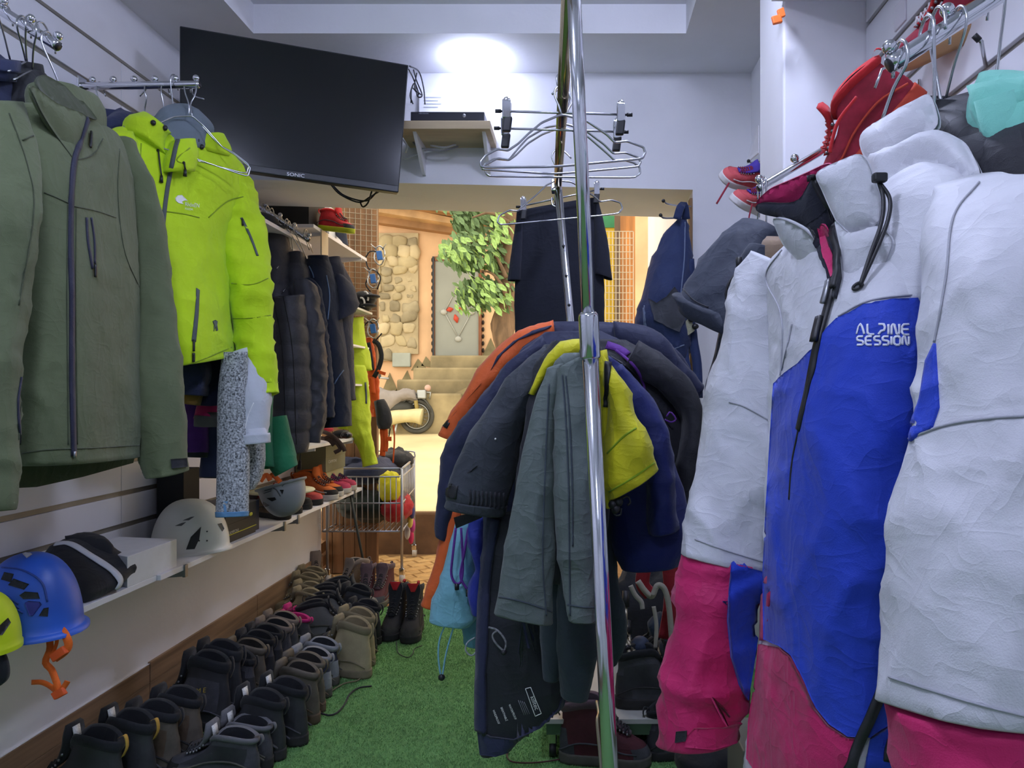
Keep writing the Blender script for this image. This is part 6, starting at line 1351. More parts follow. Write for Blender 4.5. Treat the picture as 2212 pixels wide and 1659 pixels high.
j, o = jacket('black ski jacket with purple lining on the right of the rack', [('body', Yr([(1240, 735, 1350, 735, .03), (1210, 790, 1440, 790, .05), (1200, 900, 1490, 900, .06), (1220, 1020, 1490, 1020, .06), (1300, 1120, 1495, 1110, .06)], 1.74), BKS),
    ('sleeve', Yr([(1350, 790, 1380, 735, .03), (1430, 850, 1450, 780, .05), (1470, 910, 1510, 850, .06), (1460, 990, 1530, 950, .06), (1440, 1060, 1510, 1050, .055), (1450, 1120, 1500, 1120, .05)], 1.68), BKS, SL),
    ('sleeve', Yr([(1200, 735, 1215, 790, .03), (1140, 790, 1175, 840, .04), (1080, 880, 1130, 910, .05), (1040, 960, 1095, 990, .05), (1025, 1060, 1080, 1075, .045)], 1.72), BKS, SL)])
bb = bvh(*o); seam('purple_edge', bb, [(1330, 757), (1370, 790), (1390, 830), (1392, 880)], PRP, j, r=.004); band('lining_edge', bb, [(1310, 745), (1345, 758), (1378, 790)], .02, PRP, j); seam('zip', bb, [(1318, 770), (1365, 800), (1400, 850), (1440, 910), (1452, 925)], BLK, j, r=.003)
obj('zip_cord', pxtube([(1440, 900, 1.6), (1448, 890, 1.6), (1460, 905, 1.6), (1450, 912, 1.6), (1436, 906, 1.6)], .002), PRP, j)
j, o = jacket('royal blue jacket hanging behind the yellow sleeve', [('body', Yr([(1300, 760, 1345, 790, .03), (1310, 840, 1390, 850, .05), (1320, 960, 1440, 960, .06), (1310, 1080, 1480, 1080, .07), (1320, 1180, 1490, 1170, .07), (1340, 1225, 1470, 1215, .06)], 1.60), RBL),
    ('sleeve', Yr([(1318, 800, 1345, 785, .03), (1350, 880, 1395, 845, .045), (1385, 950, 1435, 905, .05), (1395, 1010, 1452, 980, .05), (1400, 1080, 1455, 1070, .05), (1405, 1150, 1460, 1140, .045)], 1.54), RBL, SL)])
j, o = jacket('charcoal jacket with wide elastic cuff on the left of the rack', [('body', Yr([(1180, 745, 1260, 745, .03), (1140, 820, 1290, 810, .045), (1120, 940, 1300, 940, .05), (1110, 1060, 1300, 1060, .05), (1100, 1200, 1290, 1200, .05)], 1.60), CHA),
    ('sleeve', Yr([(1175, 745, 1205, 790, .03), (1105, 805, 1165, 865, .05), (1035, 900, 1135, 930, .06), (985, 990, 1115, 1010, .065), (960, 1060, 1100, 1075, .065), (965, 1085, 1092, 1108, .055)], 1.50), CHA, dict(n=60, kind='soft', amp=.011)),
    ('cuff', Yr([(966, 1075, 1095, 1092, .055), (960, 1092, 1092, 1112, .052)], 1.49), CHA, dict(kind='puff', amp=.003))])
bb = bvh(o[1], o[2]); patch('cuff_tab', [(958, 1046), (990, 1050), (986, 1078), (955, 1070)], bb, BLK, j, off=.003, res=6)
for x in range(1015, 1090, 9): seam('elastic_gather', bb, [(x, 1058 + (x - 1015) * .1), (x + 1, 1075 + (x - 1015) * .14), (x - 1, 1090 + (x - 1015) * .14)], BKS, j, r=.0025)
obj('cuff_strap', MB().hexa([P(*q) for q in ((980, 1118, 1.5), (1042, 1100, 1.5), (1042, 1118, 1.5), (985, 1142, 1.5))], [P(*q) for q in ((980, 1118, 1.51), (1042, 1100, 1.51), (1042, 1118, 1.51), (985, 1142, 1.51))]), BKS, j, smooth=False)
e0, _ = hit(bb, 1070, 948, .002); obj('logo_dot', MB().ball(e0, .002), WPR, j)
j, o = jacket('bright yellow jacket with short sleeve beside the chrome post', [('body', Yr([(1195, 738, 1290, 735, .03), (1160, 800, 1310, 800, .04), (1140, 900, 1320, 900, .045), (1120, 1050, 1320, 1050, .045), (1090, 1250, 1300, 1250, .04)], 1.47), BKS),
    ('collar', Yr([(1140, 850, 1158, 855, .02), (1165, 790, 1195, 800, .03), (1190, 755, 1240, 775, .035), (1225, 735, 1262, 765, .035), (1258, 732, 1266, 760, .03)], 1.45), YLJ, dict(n=40, kind='crumple', amp=.006)),
    ('front', Yr([(1290, 760, 1312, 755, .02), (1294, 860, 1318, 850, .03), (1298, 960, 1318, 960, .03), (1302, 1060, 1325, 1060, .03), (1306, 1095, 1328, 1090, .025)], 1.42), YLJ, dict(n=36)),
    ('sleeve', Yr([(1302, 770, 1325, 795, .02), (1312, 850, 1360, 850, .04), (1312, 920, 1372, 905, .05), (1308, 980, 1395, 945, .055), (1308, 1040, 1410, 990, .055), (1314, 1078, 1419, 1014, .05)], 1.40), YLJ, dict(n=52, kind='sleeve', amp=.01))])
bb = bvh(o[3], o[2]); seam('seam', bb, [(1312, 980), (1345, 945), (1374, 925)], LMD, j, r=.002); seam('seam', bb, [(1316, 1062), (1370, 1030), (1412, 1000)], LMD, j, r=.002); band('zip', bb, [(1314, 775), (1312, 830), (1310, 880)], .014, BLK, j)
for x, y in ((1324, 1090), (1336, 1084), (1330, 1100)): obj('cord_lock', MB().ball(P(x, y, 1.38), (.009, .007, .009), 10, 8), BLK, j)
obj('cord_loop', pxtube([(1322, 1098, 1.38), (1328, 1112, 1.38), (1340, 1112, 1.38), (1342, 1098, 1.38)], .002), BLK, j); obj('cord_loop', pxtube([(1340, 1080, 1.38), (1355, 1072, 1.38), (1362, 1085, 1.38), (1355, 1092, 1.38)], .002), BLK, j)
# ---- grey trousers in front
j = thing('trousers', 'grey nylon trousers folded over the front of the rack', 'trousers', P(1190, 1340, 1.33))
a = drape('trouser_leg', [(1180, 800, 1222, 790, 1.36, 1.36, .02), (1155, 860, 1208, 850, 1.35, 1.35, .03), (1130, 950, 1202, 950, 1.34, 1.34, .035), (1102, 1100, 1196, 1100, 1.33, 1.33, .04), (1082, 1230, 1194, 1235, 1.32, 1.32, .04), (1068, 1322, 1194, 1346, 1.31, 1.31, .036)], GPT, j, n=60, amp=.008, step=.009)
b_ = drape('trouser_leg', [(1206, 800, 1264, 770, 1.34, 1.34, .025), (1198, 880, 1279, 860, 1.33, 1.33, .035), (1194, 1000, 1286, 1000, 1.32, 1.32, .04), (1196, 1130, 1292, 1130, 1.31, 1.31, .04), (1212, 1240, 1296, 1240, 1.31, 1.31, .038), (1228, 1338, 1292, 1340, 1.30, 1.30, .034)], GPT, j, n=60, amp=.009, step=.009)
drape('seat', [(1190, 815, 1262, 800, 1.37, 1.37, .03), (1195, 785, 1262, 772, 1.37, 1.37, .03), (1215, 764, 1256, 762, 1.37, 1.37, .02)], GPT, j, n=40, amp=.004, hollow=False)
bb = bvh(a, b_); GSM = cloth('grey_seam', '#39434a')
for pts in ([(1215, 810), (1222, 900), (1228, 1040), (1230, 1180), (1232, 1330)], [(1222, 812), (1230, 900), (1236, 1040), (1237, 1180)], [(1072, 1288), (1130, 1300), (1192, 1322)], [(1226, 1306), (1260, 1312), (1292, 1312)], [(1186, 830), (1178, 1000), (1172, 1200), (1180, 1330)]): seam('seam', bb, pts, GSM, j, r=.0018)
# dark trousers below them
j = thing('trousers', 'dark teal trousers with elastic cuffs hanging below the grey ones', 'trousers', P(1240, 1500, 1.5))
drape('trouser_leg', Yr([(1160, 1150, 1230, 1150, .03), (1160, 1300, 1230, 1300, .04), (1168, 1400, 1225, 1400, .035), (1172, 1460, 1210, 1462, .03)], 1.48), DTL, j, n=40)
drape('trouser_leg', Yr([(1215, 1150, 1290, 1150, .03), (1205, 1300, 1292, 1300, .045), (1206, 1410, 1290, 1400, .045), (1212, 1460, 1280, 1455, .04), (1214, 1500, 1268, 1505, .03)], 1.45), DTL, j, n=44)
drape('panel', Yr([(1300, 1120, 1325, 1120, .02), (1300, 1250, 1338, 1250, .03), (1300, 1350, 1358, 1370, .03), (1298, 1440, 1335, 1430, .02)], 1.6), DTL, j, n=36)
# navy jacket hanging inside out with printed lining
j = thing('ski_jacket', 'navy jacket hanging inside out with white printed lining label', 'jacket', P(1110, 1620, 1.55), 'jackets piled on the rack')
LNG = cloth('dark_lining_nylon', '#22242b', .5)
a = drape('body', Yr([(1062, 1110, 1180, 1110, .03), (1046, 1250, 1190, 1250, .04), (1038, 1380, 1205, 1380, .045), (1034, 1490, 1222, 1475, .045), (1034, 1560, 1205, 1530, .04), (1038, 1626, 1110, 1606, .03)], 1.56), LNG, j, n=64, amp=.007)
bb = bvh(a)
patch('front_hem', [(1034, 1575), (1060, 1590), (1110, 1596), (1165, 1570), (1205, 1530), (1222, 1478), (1225, 1490), (1210, 1540), (1165, 1590), (1110, 1618), (1070, 1632), (1040, 1630)], bb, DNV, j, off=.004, res=8)
band('front_edge', bb, [(1068, 1120), (1050, 1250), (1044, 1360), (1040, 1470), (1040, 1580)], .03, DNV, j, t=.006)
lettering('brand_print', 'killtec', bb, (1145, 1504), (4.6, 12.2), (13, -4.5), WPR, j, .003)
for s, o_, e_ in (('WATERPROOF', (1099, 1521), (2.0, 4.9)), ('BREATHABLE', (1082, 1527), (2.0, 5.0)), ('WINDPROOF', (1065, 1533), (2.0, 5.0))): lettering('lining_print', s, bb, o_, e_, (6, -2.4), WPR, j, .003)
for k, (q0, q1) in enumerate((((1135, 1487), (1146, 1484)), ((1146, 1484), (1169, 1540)), ((1169, 1540), (1156, 1546)), ((1156, 1546), (1135, 1487)))): seam('print_frame', bb, [q0, ((q0[0] + q1[0]) / 2, (q0[1] + q1[1]) / 2), q1], WPR, j, r=.0008, off=.002, st=4)
for k in range(4): seam('fine_print', bb, [(1120 + k * 4, 1512 + k * 1), (1126 + k * 4, 1528), (1132 + k * 4, 1544 - k)], cloth('fine_print', '#8d9094'), j, r=.0006, off=.002)
e0, _ = hit(bb, 1048, 1584, .003); obj('snap_button', MB().ball(e0, (.006, .003, .006), 12, 6), BLK, j)
obj('drawcord', pxtube([(1055, 1355, 1.5), (1075, 1362, 1.5), (1092, 1385, 1.5), (1088, 1405, 1.5), (1070, 1388, 1.5), (1064, 1372, 1.5), (1074, 1362, 1.5)], .0022), mat('speckled_cord', '#77787a', .8, var=.4, vscale=200), j); obj('cord_end', MB().ball(P(1088, 1409, 1.5), .006), BLK, j)
# small pieces low on the left
j, o = jacket('light blue jacket sleeve with purple cords low on the left of the rack', [('sleeve', Yr([(985, 1120, 1022, 1120, .03), (962, 1190, 1032, 1195, .045), (945, 1260, 1034, 1270, .05), (930, 1320, 1030, 1330, .045), (926, 1336, 1018, 1350, .04)], 1.72), LBL, SL), ('hem', Yr([(1000, 1250, 1040, 1250, .03), (1002, 1330, 1042, 1340, .03), (1004, 1385, 1038, 1394, .025)], 1.78), cloth('teal_blue_shell', '#5f95a5'), SL)])
for pp in ([(985, 1140, 1.66), (978, 1200, 1.65), (975, 1240, 1.65), (984, 1260, 1.65), (996, 1255, 1.65), (1000, 1220, 1.65), (996, 1140, 1.66)], [(1012, 1140, 1.66), (1002, 1200, 1.65), (995, 1245, 1.65), (1008, 1272, 1.65)]): obj('purple_cord', pxtube(pp, .003), PRP, j)
for x, y in ((987, 1268), (1011, 1282)): obj('cord_end', MB().tube([P(x, y - 8, 1.65), P(x, y + 6, 1.65)], .005, 8), BLK, j)
obj('hem_cord', pxtube([(964, 1345, 1.7), (950, 1380, 1.7), (947, 1420, 1.7), (954, 1462, 1.7), (962, 1420, 1.7), (972, 1380, 1.7), (982, 1348, 1.7)], .0022), LBL, j); obj('cord_lock', MB().ball(P(954, 1463, 1.7), .008), BLK, j)
obj('hem_cord', pxtube([(1038, 1396, 1.7), (1020, 1416, 1.7), (1006, 1405, 1.7), (1010, 1388, 1.7), (1026, 1377, 1.7)], .002), cloth('pale_cord', '#9aa3a6'), j)
jacket('orange jacket hem showing behind the light blue sleeve', [('hem', Yr([(970, 1095, 992, 1100, .02), (950, 1180, 985, 1185, .03), (932, 1250, 965, 1260, .03), (917, 1302, 950, 1312, .03)], 1.84), ORJ, SL)])
jacket('royal blue crumpled sleeve low on the left of the rack', [('sleeve', Yr([(1015, 1115, 1055, 1110, .03), (1008, 1160, 1052, 1165, .04), (1025, 1220, 1058, 1225, .04), (1012, 1262, 1050, 1270, .035), (1022, 1320, 1045, 1325, .03)], 1.66), cloth('royal_blue2', '#24318c', .6), dict(kind='crumple', amp=.009, n=40))])
jacket('slate ribbed jacket edge between the blue sleeve and the lining', [('hem', Yr([(1045, 1100, 1080, 1100, .03), (1042, 1180, 1070, 1185, .03), (1034, 1260, 1062, 1265, .03), (1030, 1340, 1056, 1345, .03)], 1.62), cloth('slate_rib', '#3b4055', .7), SL)])

# ---- low wheeled tray with gear behind the rack
t = thing('wheeled_tray', 'low green framed tray on castors under the clothes rack', 'trolley', (.2, 2.7, .08))
GF = mat('green_frame', '#4d6b4f', .5, var=.1)
X0, X1 = P(1180, 0, 2.42)[0], .5
obj('tray_top', MB().box(X0, X1, 2.42, 3.05, .125, .14), mat('tray_white', '#b9bab4', .5, var=.1), t, smooth=False); obj('tray_frame', MB().box(X0, X1, 2.43, 3.04, .085, .125), GF, t, smooth=False)
for x, y in ((X0 + .02, 2.46), (X1 - .12, 2.46), (X0 + .05, 2.98), (X1 - .1, 2.98)):
    c = obj('castor_fork', MB().box(x - .014, x + .014, y - .014, y + .014, .045, .088), CHROME, t, smooth=False, bevel=.004); obj('castor_wheel', MB().tube([(x - .011, y, .026), (x + .011, y, .026)], .025, 16), BLK, c)
make_shoe(S_MAR, 'dark red suede boot standing under the clothes rack', 'hiking_boot', FLR(1212, 1648) + (0, .02, 0), -.12, 'boot', None, 1.0)
lace('maroon lace lying on the turf left of the dark red boot', [(1210, 1640), (1180, 1645), (1140, 1648), (1105, 1645), (1095, 1632), (1100, 1622)], cloth('maroon_lace', '#4d2c2c'), .0025)
make_shoe(S_BLK2, 'black boot standing on the low tray behind the rack', 'hiking_boot', (.135, 2.52, .142), .05, 'boot', None, 1.0)
make_shoe(S_BLK2, 'black shoe lying on the floor right of the dark red boot', 'hiking_boot', FLR(1400, 1640), .2, 'boot', None, .9, mirror=True)
ALU = mat('pole_aluminium', '#b9b09a', .35, .7, var=.1); POLEB = mat('pole_black', '#202124', .5, var=0)
for k, (a0, b0, m_) in enumerate((((1352, 1390, 2.56), (1384, 1480, 2.50), ALU), ((1362, 1400, 2.60), (1372, 1482, 2.52), ALU), ((1368, 1405, 2.55), (1410, 1472, 2.50), ALU), ((1430, 1380, 2.66), (1415, 1450, 2.6), ALU), ((1352, 1350, 2.62), (1352, 1452, 2.56), ALU), ((1400, 1370, 2.7), (1450, 1340, 2.7), POLEB), ((1385, 1400, 2.65), (1440, 1350, 2.7), POLEB))):
    t = thing('trekking_pole', ('long pale', 'second pale', 'slanted pale', 'bent pale', 'leftmost pale', 'slanted black', 'lower black')[k] + ' trekking pole leaning in the gear heap behind the rack', 'pole', P(*b0), 'trekking poles behind the rack')
    A, B = P(*a0), P(*b0); obj('shaft', MB().tube([A + (A - B) * .4, A], .006, 8), m_, t); obj('lower_shaft', MB().tube([A, B], .008, 8), m_, t); obj('lock', MB().tube([A + (B - A) * .05, A + (B - A) * .15], .0105, 8), POLEB, t)
    obj('grip', MB().tube([A + (A - B) * .4, A + (A - B) * .75], .013, 8), POLEB, t)
bundle('gear_heap', 'heap of black straps and poles gear on the low tray', (.30, 2.98, .32), (.22, .12, .19), BLKC, .05, 'gear', 31)
bundle('gear_bag', 'black gear bag behind the trekking poles', (.38, 3.14, .58), (.16, .08, .24), cloth('faded_black', '#202126'), .04, 'bag', 33)
bundle('blue_ball', 'dark blue rounded helmet in the gear heap', P(1383, 1395, 2.58), (.034, .034, .034), mat('slate_blue', '#2b3850', .6, var=.1), .002, 'helmet', 35)
bundle('sun_hat', 'faded blue sun hat in the gear heap', P(1435, 1355, 2.7), (.06, .05, .05), cloth('faded_blue', '#27384e'), .01, 'cap', 36)
REDS = cloth('harness_red', '#8d1a26', .7); WHS = cloth('harness_white', '#a9a498', .8)
for k, (pp, w, m_, lab) in enumerate((([(1400, 1150), (1395, 1210), (1388, 1260), (1405, 1285)], .05, REDS, 'dark red webbing strap hanging left in the gear corner'), ([(1440, 1150), (1448, 1220), (1452, 1300), (1440, 1380)], .06, REDS, 'wide red webbing strap hanging right in the gear corner'), ([(1415, 1150), (1400, 1172), (1420, 1180), (1428, 1160), (1415, 1150)], .012, WHS, 'white webbing loop at the top of the gear corner'),
      ([(1378, 1255), (1392, 1275), (1408, 1288), (1420, 1265), (1435, 1272), (1445, 1310), (1452, 1390)], .02, WHS, 'white webbing strap hanging across the gear corner'), ([(1412, 1310), (1418, 1350), (1416, 1400)], .014, WHS, 'short white webbing strap end in the gear heap'), ([(1362, 1265), (1372, 1285), (1385, 1300), (1388, 1315)], .016, WHS, 'frayed white strap beside the blue jacket hem'))):
    tag(obj('webbing_strap', MB().ribbon(crom([P(x, y, 2.62 - .02 * k) for x, y in pp], 30), (-.1, -1, 0), w, .006), m_), lab, 'strap', 'webbing in the gear corner')
t = thing('trekking_pole', 'chrome tent pole leaning beside the front post of the rack', 'pole', P(1300, 1659, 1.9)); obj('shaft', MB().tube(crom([P(1289, 1515, 2.2), P(1293, 1540, 2.15), P(1290, 1560, 2.1), P(1297, 1640, 2.02), P(1303, 1720, 1.98)], 20), .0045, 8), ALU, t)
bundle('pack_bag', 'black bag with white lettering patches lying on the floor at right', P(1530, 1640, 2.2), (.1, .12, .06), BLKC, .012, 'bag', 41)
t = thing('floor_box', 'grey metal box on the floor under the white jacket', 'box', P(1640, 1640, 1.9)); obj('box_body', MB().box(P(1605, 0, 1.9)[0], .8, 1.9, 2.1, .0, P(0, 1622, 1.9)[2]), mat('box_grey', '#8c8c86', .5, var=.1), t, smooth=False, bevel=.004)
# ================================================================== RIGHT SIDE
WSH = cloth('white_shell', '#cdced4', .6, crease=.3); BSH = cloth('blue_shell', '#2140b8', .6, crease=.3); PSH = cloth('pink_shell', '#bf2260', .6, crease=.42); NFL = cloth('navy_fleece', '#20222e', .95); WSM = cloth('white_seam', '#a9aab2', .7)
j = thing('ski_jacket', 'white, blue and pink ski jacket with white chest lettering', 'jacket', P(1800, 1659, 1.06))
body = drape('body', [(1735, 520, 1900, 470, 1.22, 1.02, .05), (1668, 585, 2010, 560, 1.30, .90, .065), (1668, 700, 2022, 690, 1.33, .86, .08), (1672, 830, 2012, 850, 1.33, .85, .085), (1668, 980, 2000, 1000, 1.33, .85, .09), (1658, 1150, 1985, 1180, 1.33, .85, .09), (1648, 1300, 1985, 1330, 1.33, .85, .09), (1638, 1450, 1990, 1500, 1.33, .85, .09), (1618, 1590, 2005, 1660, 1.34, .85, .095), (1612, 1660, 2010, 1760, 1.34, .85, .095)], WSH, j, n=110, kind='soft', amp=.015, step=.0085, e=2.5)
sf = drape('sleeve', [(1668, 560, 1712, 585, 1.36, 1.28, .05), (1638, 620, 1690, 640, 1.38, 1.28, .06), (1598, 780, 1684, 770, 1.38, 1.26, .07), (1560, 940, 1675, 920, 1.36, 1.25, .075), (1520, 1090, 1658, 1100, 1.34, 1.24, .075), (1492, 1190, 1648, 1240, 1.33, 1.23, .075)], WSH, j, n=72, kind='soft', amp=.015, step=.0095)
sfl = drape('sleeve_lower', [(1493, 1182, 1649, 1232, 1.33, 1.23, .072), (1470, 1290, 1640, 1320, 1.32, 1.22, .075), (1445, 1420, 1620, 1440, 1.31, 1.21, .075), (1428, 1530, 1602, 1550, 1.30, 1.20, .07), (1421, 1590, 1598, 1616, 1.30, 1.2, .068)], PSH, j, n=72, kind='sleeve', amp=.016, step=.0095)
sn = drape('sleeve', [(2070, 372, 2140, 400, .88, .82, .035), (2056, 420, 2220, 470, .86, .75, .06), (2040, 540, 2330, 580, .84, .68, .075), (2020, 680, 2370, 700, .82, .66, .08), (2008, 850, 2390, 860, .80, .65, .085), (1975, 960, 2395, 980, .79, .64, .085), (1938, 1080, 2390, 1120, .78, .63, .085), (1926, 1280, 2380, 1340, .77, .62, .085), (1918, 1480, 2370, 1590, .76, .61, .085)], WSH, j, n=84, kind='soft', amp=.014, step=.008)
snl = drape('sleeve_lower', [(1930, 1476, 2362, 1586, .765, .615, .08), (1950, 1580, 2350, 1680, .76, .61, .08), (1960, 1700, 2340, 1800, .75, .6, .075)], PSH, j, n=72, kind='sleeve', amp=.01)
bb = bvh(body); bs = bvh(sfl); bn = bvh(sn, snl); ball_ = bvh(body, sf, sn)
patch('blue_panel', [(1676, 830), (1700, 806), (1730, 785), (1765, 748), (1790, 712), (1812, 690), (1840, 678), (1870, 660), (1930, 650), (2018, 643), (2016, 760), (2010, 900), (1990, 1040), (1980, 1200), (1975, 1400), (1950, 1520), (1920, 1560), (1880, 1590), (1832, 1588), (1795, 1562), (1765, 1525), (1740, 1465), (1715, 1415), (1690, 1397), (1655, 1382), (1653, 1240), (1660, 1100), (1668, 960)], bb, BSH, j, off=.0045, res=7)
patch('pink_panel', [(1644, 1392), (1690, 1400), (1714, 1420), (1738, 1470), (1762, 1530), (1793, 1566), (1832, 1592), (1862, 1594), (1850, 1668), (1800, 1700), (1640, 1672), (1618, 1640), (1622, 1560), (1636, 1470)], bb, PSH, j, off=.0048, res=7)
patch('pink_side', [(1648, 1256), (1662, 1244), (1672, 1264), (1664, 1340), (1654, 1384), (1645, 1384)], bb, PSH, j, off=.004, res=8)
patch('side_panel', [(1880, 1594), (1920, 1566), (1960, 1540), (1985, 1600), (1985, 1700), (1860, 1690)], bb, BSH, j, off=.0048, res=7)
patch('sleeve_stripe', [(1580, 1212), (1646, 1236), (1640, 1330), (1626, 1420), (1612, 1512), (1596, 1480), (1578, 1420), (1570, 1340), (1574, 1270)], bs, BSH, j, off=.0045, res=7)
patch('cuff_tab', [(1462, 1580), (1484, 1578), (1484, 1600), (1460, 1604)], bs, BLKC, j, off=.003, res=6)
patch('cuff_strap', [(1485, 1590), (1500, 1572), (1560, 1572), (1600, 1560), (1602, 1600), (1540, 1618), (1480, 1612)], bs, PSH, j, off=.004, res=8)
patch('blue_underarm', [(2022, 742), (2030, 880), (2014, 928), (1992, 936), (1968, 954), (1962, 945), (1990, 860), (2004, 780)], ball_, BSH, j, off=.003, res=8)
for pts, B_ in (([(1502, 1165), (1570, 1190), (1650, 1215)], bvh(sf)), ([(1575, 868), (1610, 880), (1668, 912)], bvh(sf)), ([(1690, 540), (1655, 600), (1690, 690), (1684, 860)], bvh(body, sf)), ([(1960, 950), (2040, 920), (2130, 905), (2212, 900)], bvh(sn)), ([(1922, 1462), (2010, 1490), (2110, 1520), (2212, 1545)], bvh(sn)), ([(2115, 395), (2060, 470), (2045, 600), (2020, 740)], bvh(body, sn)), ([(2010, 635), (1930, 642), (1868, 654), (1812, 684)], bb), ([(1712, 700), (1690, 800)], bb)): seam('seam', B_, pts, WSM, j, r=.0013, off=.0012)
band('zip', bb, [(1812, 590), (1800, 640), (1784, 700), (1770, 750), (1752, 840), (1732, 930)], .011, BLK, j, off=.004, t=.003); seam('zip', bb, [(1732, 930), (1718, 1000), (1712, 1080)], BLK, j, r=.002, off=.004)
band('zip_puller', bb, [(1784, 690), (1778, 715), (1771, 740)], .011, BLK, j, off=.009, t=.004); band('zip_slider', bb, [(1800, 615), (1796, 640), (1790, 662)], .008, EYE, j, off=.009, t=.003)
band('lower_zip', bb, [(1935, 1400), (1915, 1450), (1890, 1520), (1858, 1600), (1835, 1668)], .012, BLK, j, off=.006, t=.003)
band('zip_slider', bb, [(1918, 1592), (1914, 1612), (1912, 1640)], .007, BLK, j, off=.008, t=.003)
# chest lettering drawn as rounded strokes
LW = mat('white_letter', '#dfe2f0', .7, var=0)
ST = {'A': [[(0, 0), (.18, .75), (.34, 1), (.5, .75), (.7, 0)]], 'L': [[(.05, 1), (.05, .15), (.2, 0), (.65, 0)]], 'P': [[(.1, 0), (.35, .35), (.62, .4), (.7, .7), (.6, 1), (.1, 1)]], 'I': [[(.1, 0), (.1, 1)]], 'N': [[(.05, 0), (.05, .8), (.15, 1), (.3, .95), (.5, .08), (.65, .02), (.72, .2), (.72, 1)]],
      'E': [[(.7, 1), (.2, 1), (.05, .8), (.05, .2), (.2, 0), (.7, 0)], [(.08, .5), (.65, .5)]], 'S': [[(.7, 1), (.2, 1), (.05, .85), (.08, .6), (.25, .52), (.55, .48), (.7, .38), (.7, .12), (.58, 0), (.05, 0)]], 'O': [[(.2, 0), (.05, .2), (.05, .8), (.2, 1), (.58, 1), (.72, .8), (.72, .2), (.58, 0), (.2, 0)]]}
def strokes(word, x0, y0, w, h, adv, sl):
    x = x0
    for ch in word:
        for s in ST[ch]:
            d = []
            for a, b in zip(s, s[1:]):
                for u in np.linspace(0, 1, 5)[:-1]: d.append((x + (a[0] + (b[0] - a[0]) * u) * w, y0 - (a[1] + (b[1] - a[1]) * u) * h + sl * (x - x0)))
            d.append((x + s[-1][0] * w, y0 - s[-1][1] * h + sl * (x - x0)))
            pn = [hit(blt, px_, py_, .0007) for px_, py_ in d]
            obj('letter_stroke', MB().ribbon([p for p, _ in pn], [n_ for _, n_ in pn], .0026, .0003), LW, j)
        x += (adv if ch != 'I' else adv * .36)
blt = bvh(body, *[o for o in j.children if o.name.startswith('blue_panel')])
strokes('ALPINE', 1851, 722, 24, 22, 22.0, .01); strokes('SESSION', 1851, 745, 20, 18, 18.2, .0)
# collar, hood
slab('hood', [(1853, 302), (1862, 282), (1920, 246), (2008, 198), (2022, 232), (2030, 270), (1995, 296), (1945, 326), (1885, 352), (1866, 346)], [(1853, 302, 1.10), (2015, 200, 1.02), (1990, 320, 1.0)], WSH, j, .008, .022, amp=.005, seed=5)
slab('hood', [(1868, 342), (1930, 318), (1985, 286), (2040, 282), (2088, 308), (2120, 372), (2112, 400), (2060, 372), (2005, 352), (1960, 364), (1915, 408), (1900, 420), (1886, 386)], [(1868, 342, 1.06), (2090, 308, .93), (1960, 400, .97)], WSH, j, .01, .03, amp=.007, seed=8)
drape('yoke', [(1880, 440, 2010, 345, 1.04, .95, .03), (1845, 500, 2085, 372, 1.08, .90, .05), (1800, 570, 2112, 440, 1.13, .87, .06), (1790, 650, 2080, 560, 1.14, .86, .06), (1800, 700, 2030, 660, 1.13, .86, .05)], WSH, j, n=70, kind='soft', amp=.012, hollow=False)
PLN = [(1640, 440, 1.135), (1790, 370, 1.007), (1800, 560, 1.034)]
slab('hood_lining', [(1626, 442), (1660, 408), (1700, 392), (1745, 372), (1790, 350), (1806, 362), (1760, 385), (1738, 412), (1730, 440), (1690, 446)], [(1640, 440, 1.144), (1790, 360, 1.025), (1720, 440, 1.098)], PSH, j, .004, .01)
slab('fleece_lining', [(1624, 448), (1636, 436), (1690, 440), (1728, 434), (1740, 408), (1754, 380), (1764, 388), (1790, 448), (1812, 540), (1816, 600), (1806, 605), (1790, 566), (1768, 524), (1735, 492), (1690, 472), (1640, 462)], PLN, NFL, j, .006, .012)
slab('pink_lining', [(1768, 478), (1782, 482), (1800, 540), (1812, 585), (1806, 590), (1790, 552), (1772, 512)], [(1768, 478, 1.020), (1800, 540, 1.011), (1806, 590, 1.020)], PSH, j, .003, .004)
slab('collar_flap', [(1756, 376), (1782, 360), (1858, 328), (1872, 346), (1892, 400), (1902, 432), (1898, 486), (1860, 500), (1828, 508), (1806, 480), (1788, 442), (1770, 400)], [(1756, 376, 1.007), (1880, 350, 0.942), (1828, 508, 0.970)], WSH, j, .006, .016, amp=.004)
slab('collar_front', [(1800, 470), (1830, 506), (1900, 484), (1930, 520), (1900, 600), (1850, 650), (1816, 640), (1820, 560)], [(1800, 470, 0.979), (1900, 484, 0.915), (1830, 640, 0.952)], WSH, j, .006, .012, amp=.005)
slab('far_collar', [(1664, 468), (1700, 476), (1738, 496), (1768, 528), (1788, 566), (1806, 612), (1800, 640), (1770, 620), (1720, 560), (1690, 530)], [(1664, 468, 1.116), (1738, 496, 1.043), (1790, 610, 1.043)], WSH, j, .006, .008, amp=.001)
cb = bvh(body, *[o for o in j.children if o.name.startswith(('yoke', 'collar_f', 'far_collar', 'fleece'))])
patch('fleece_lower', [(1742, 486), (1770, 470), (1788, 452), (1804, 500), (1814, 550), (1819, 600), (1808, 646), (1799, 628), (1788, 586), (1768, 534)], cb, NFL, j, off=.006, res=6)
patch('pink_placket', [(1772, 492), (1788, 500), (1806, 560), (1812, 600), (1804, 606), (1790, 562)], cb, PSH, j, off=.009, res=5)
p_, n_ = onpath(cb, [(1758, 384), (1776, 420), (1792, 456), (1810, 520), (1820, 580), (1812, 630)], .010)
obj('zip', MB().ribbon(p_, n_, .009, .003), BLK, j)
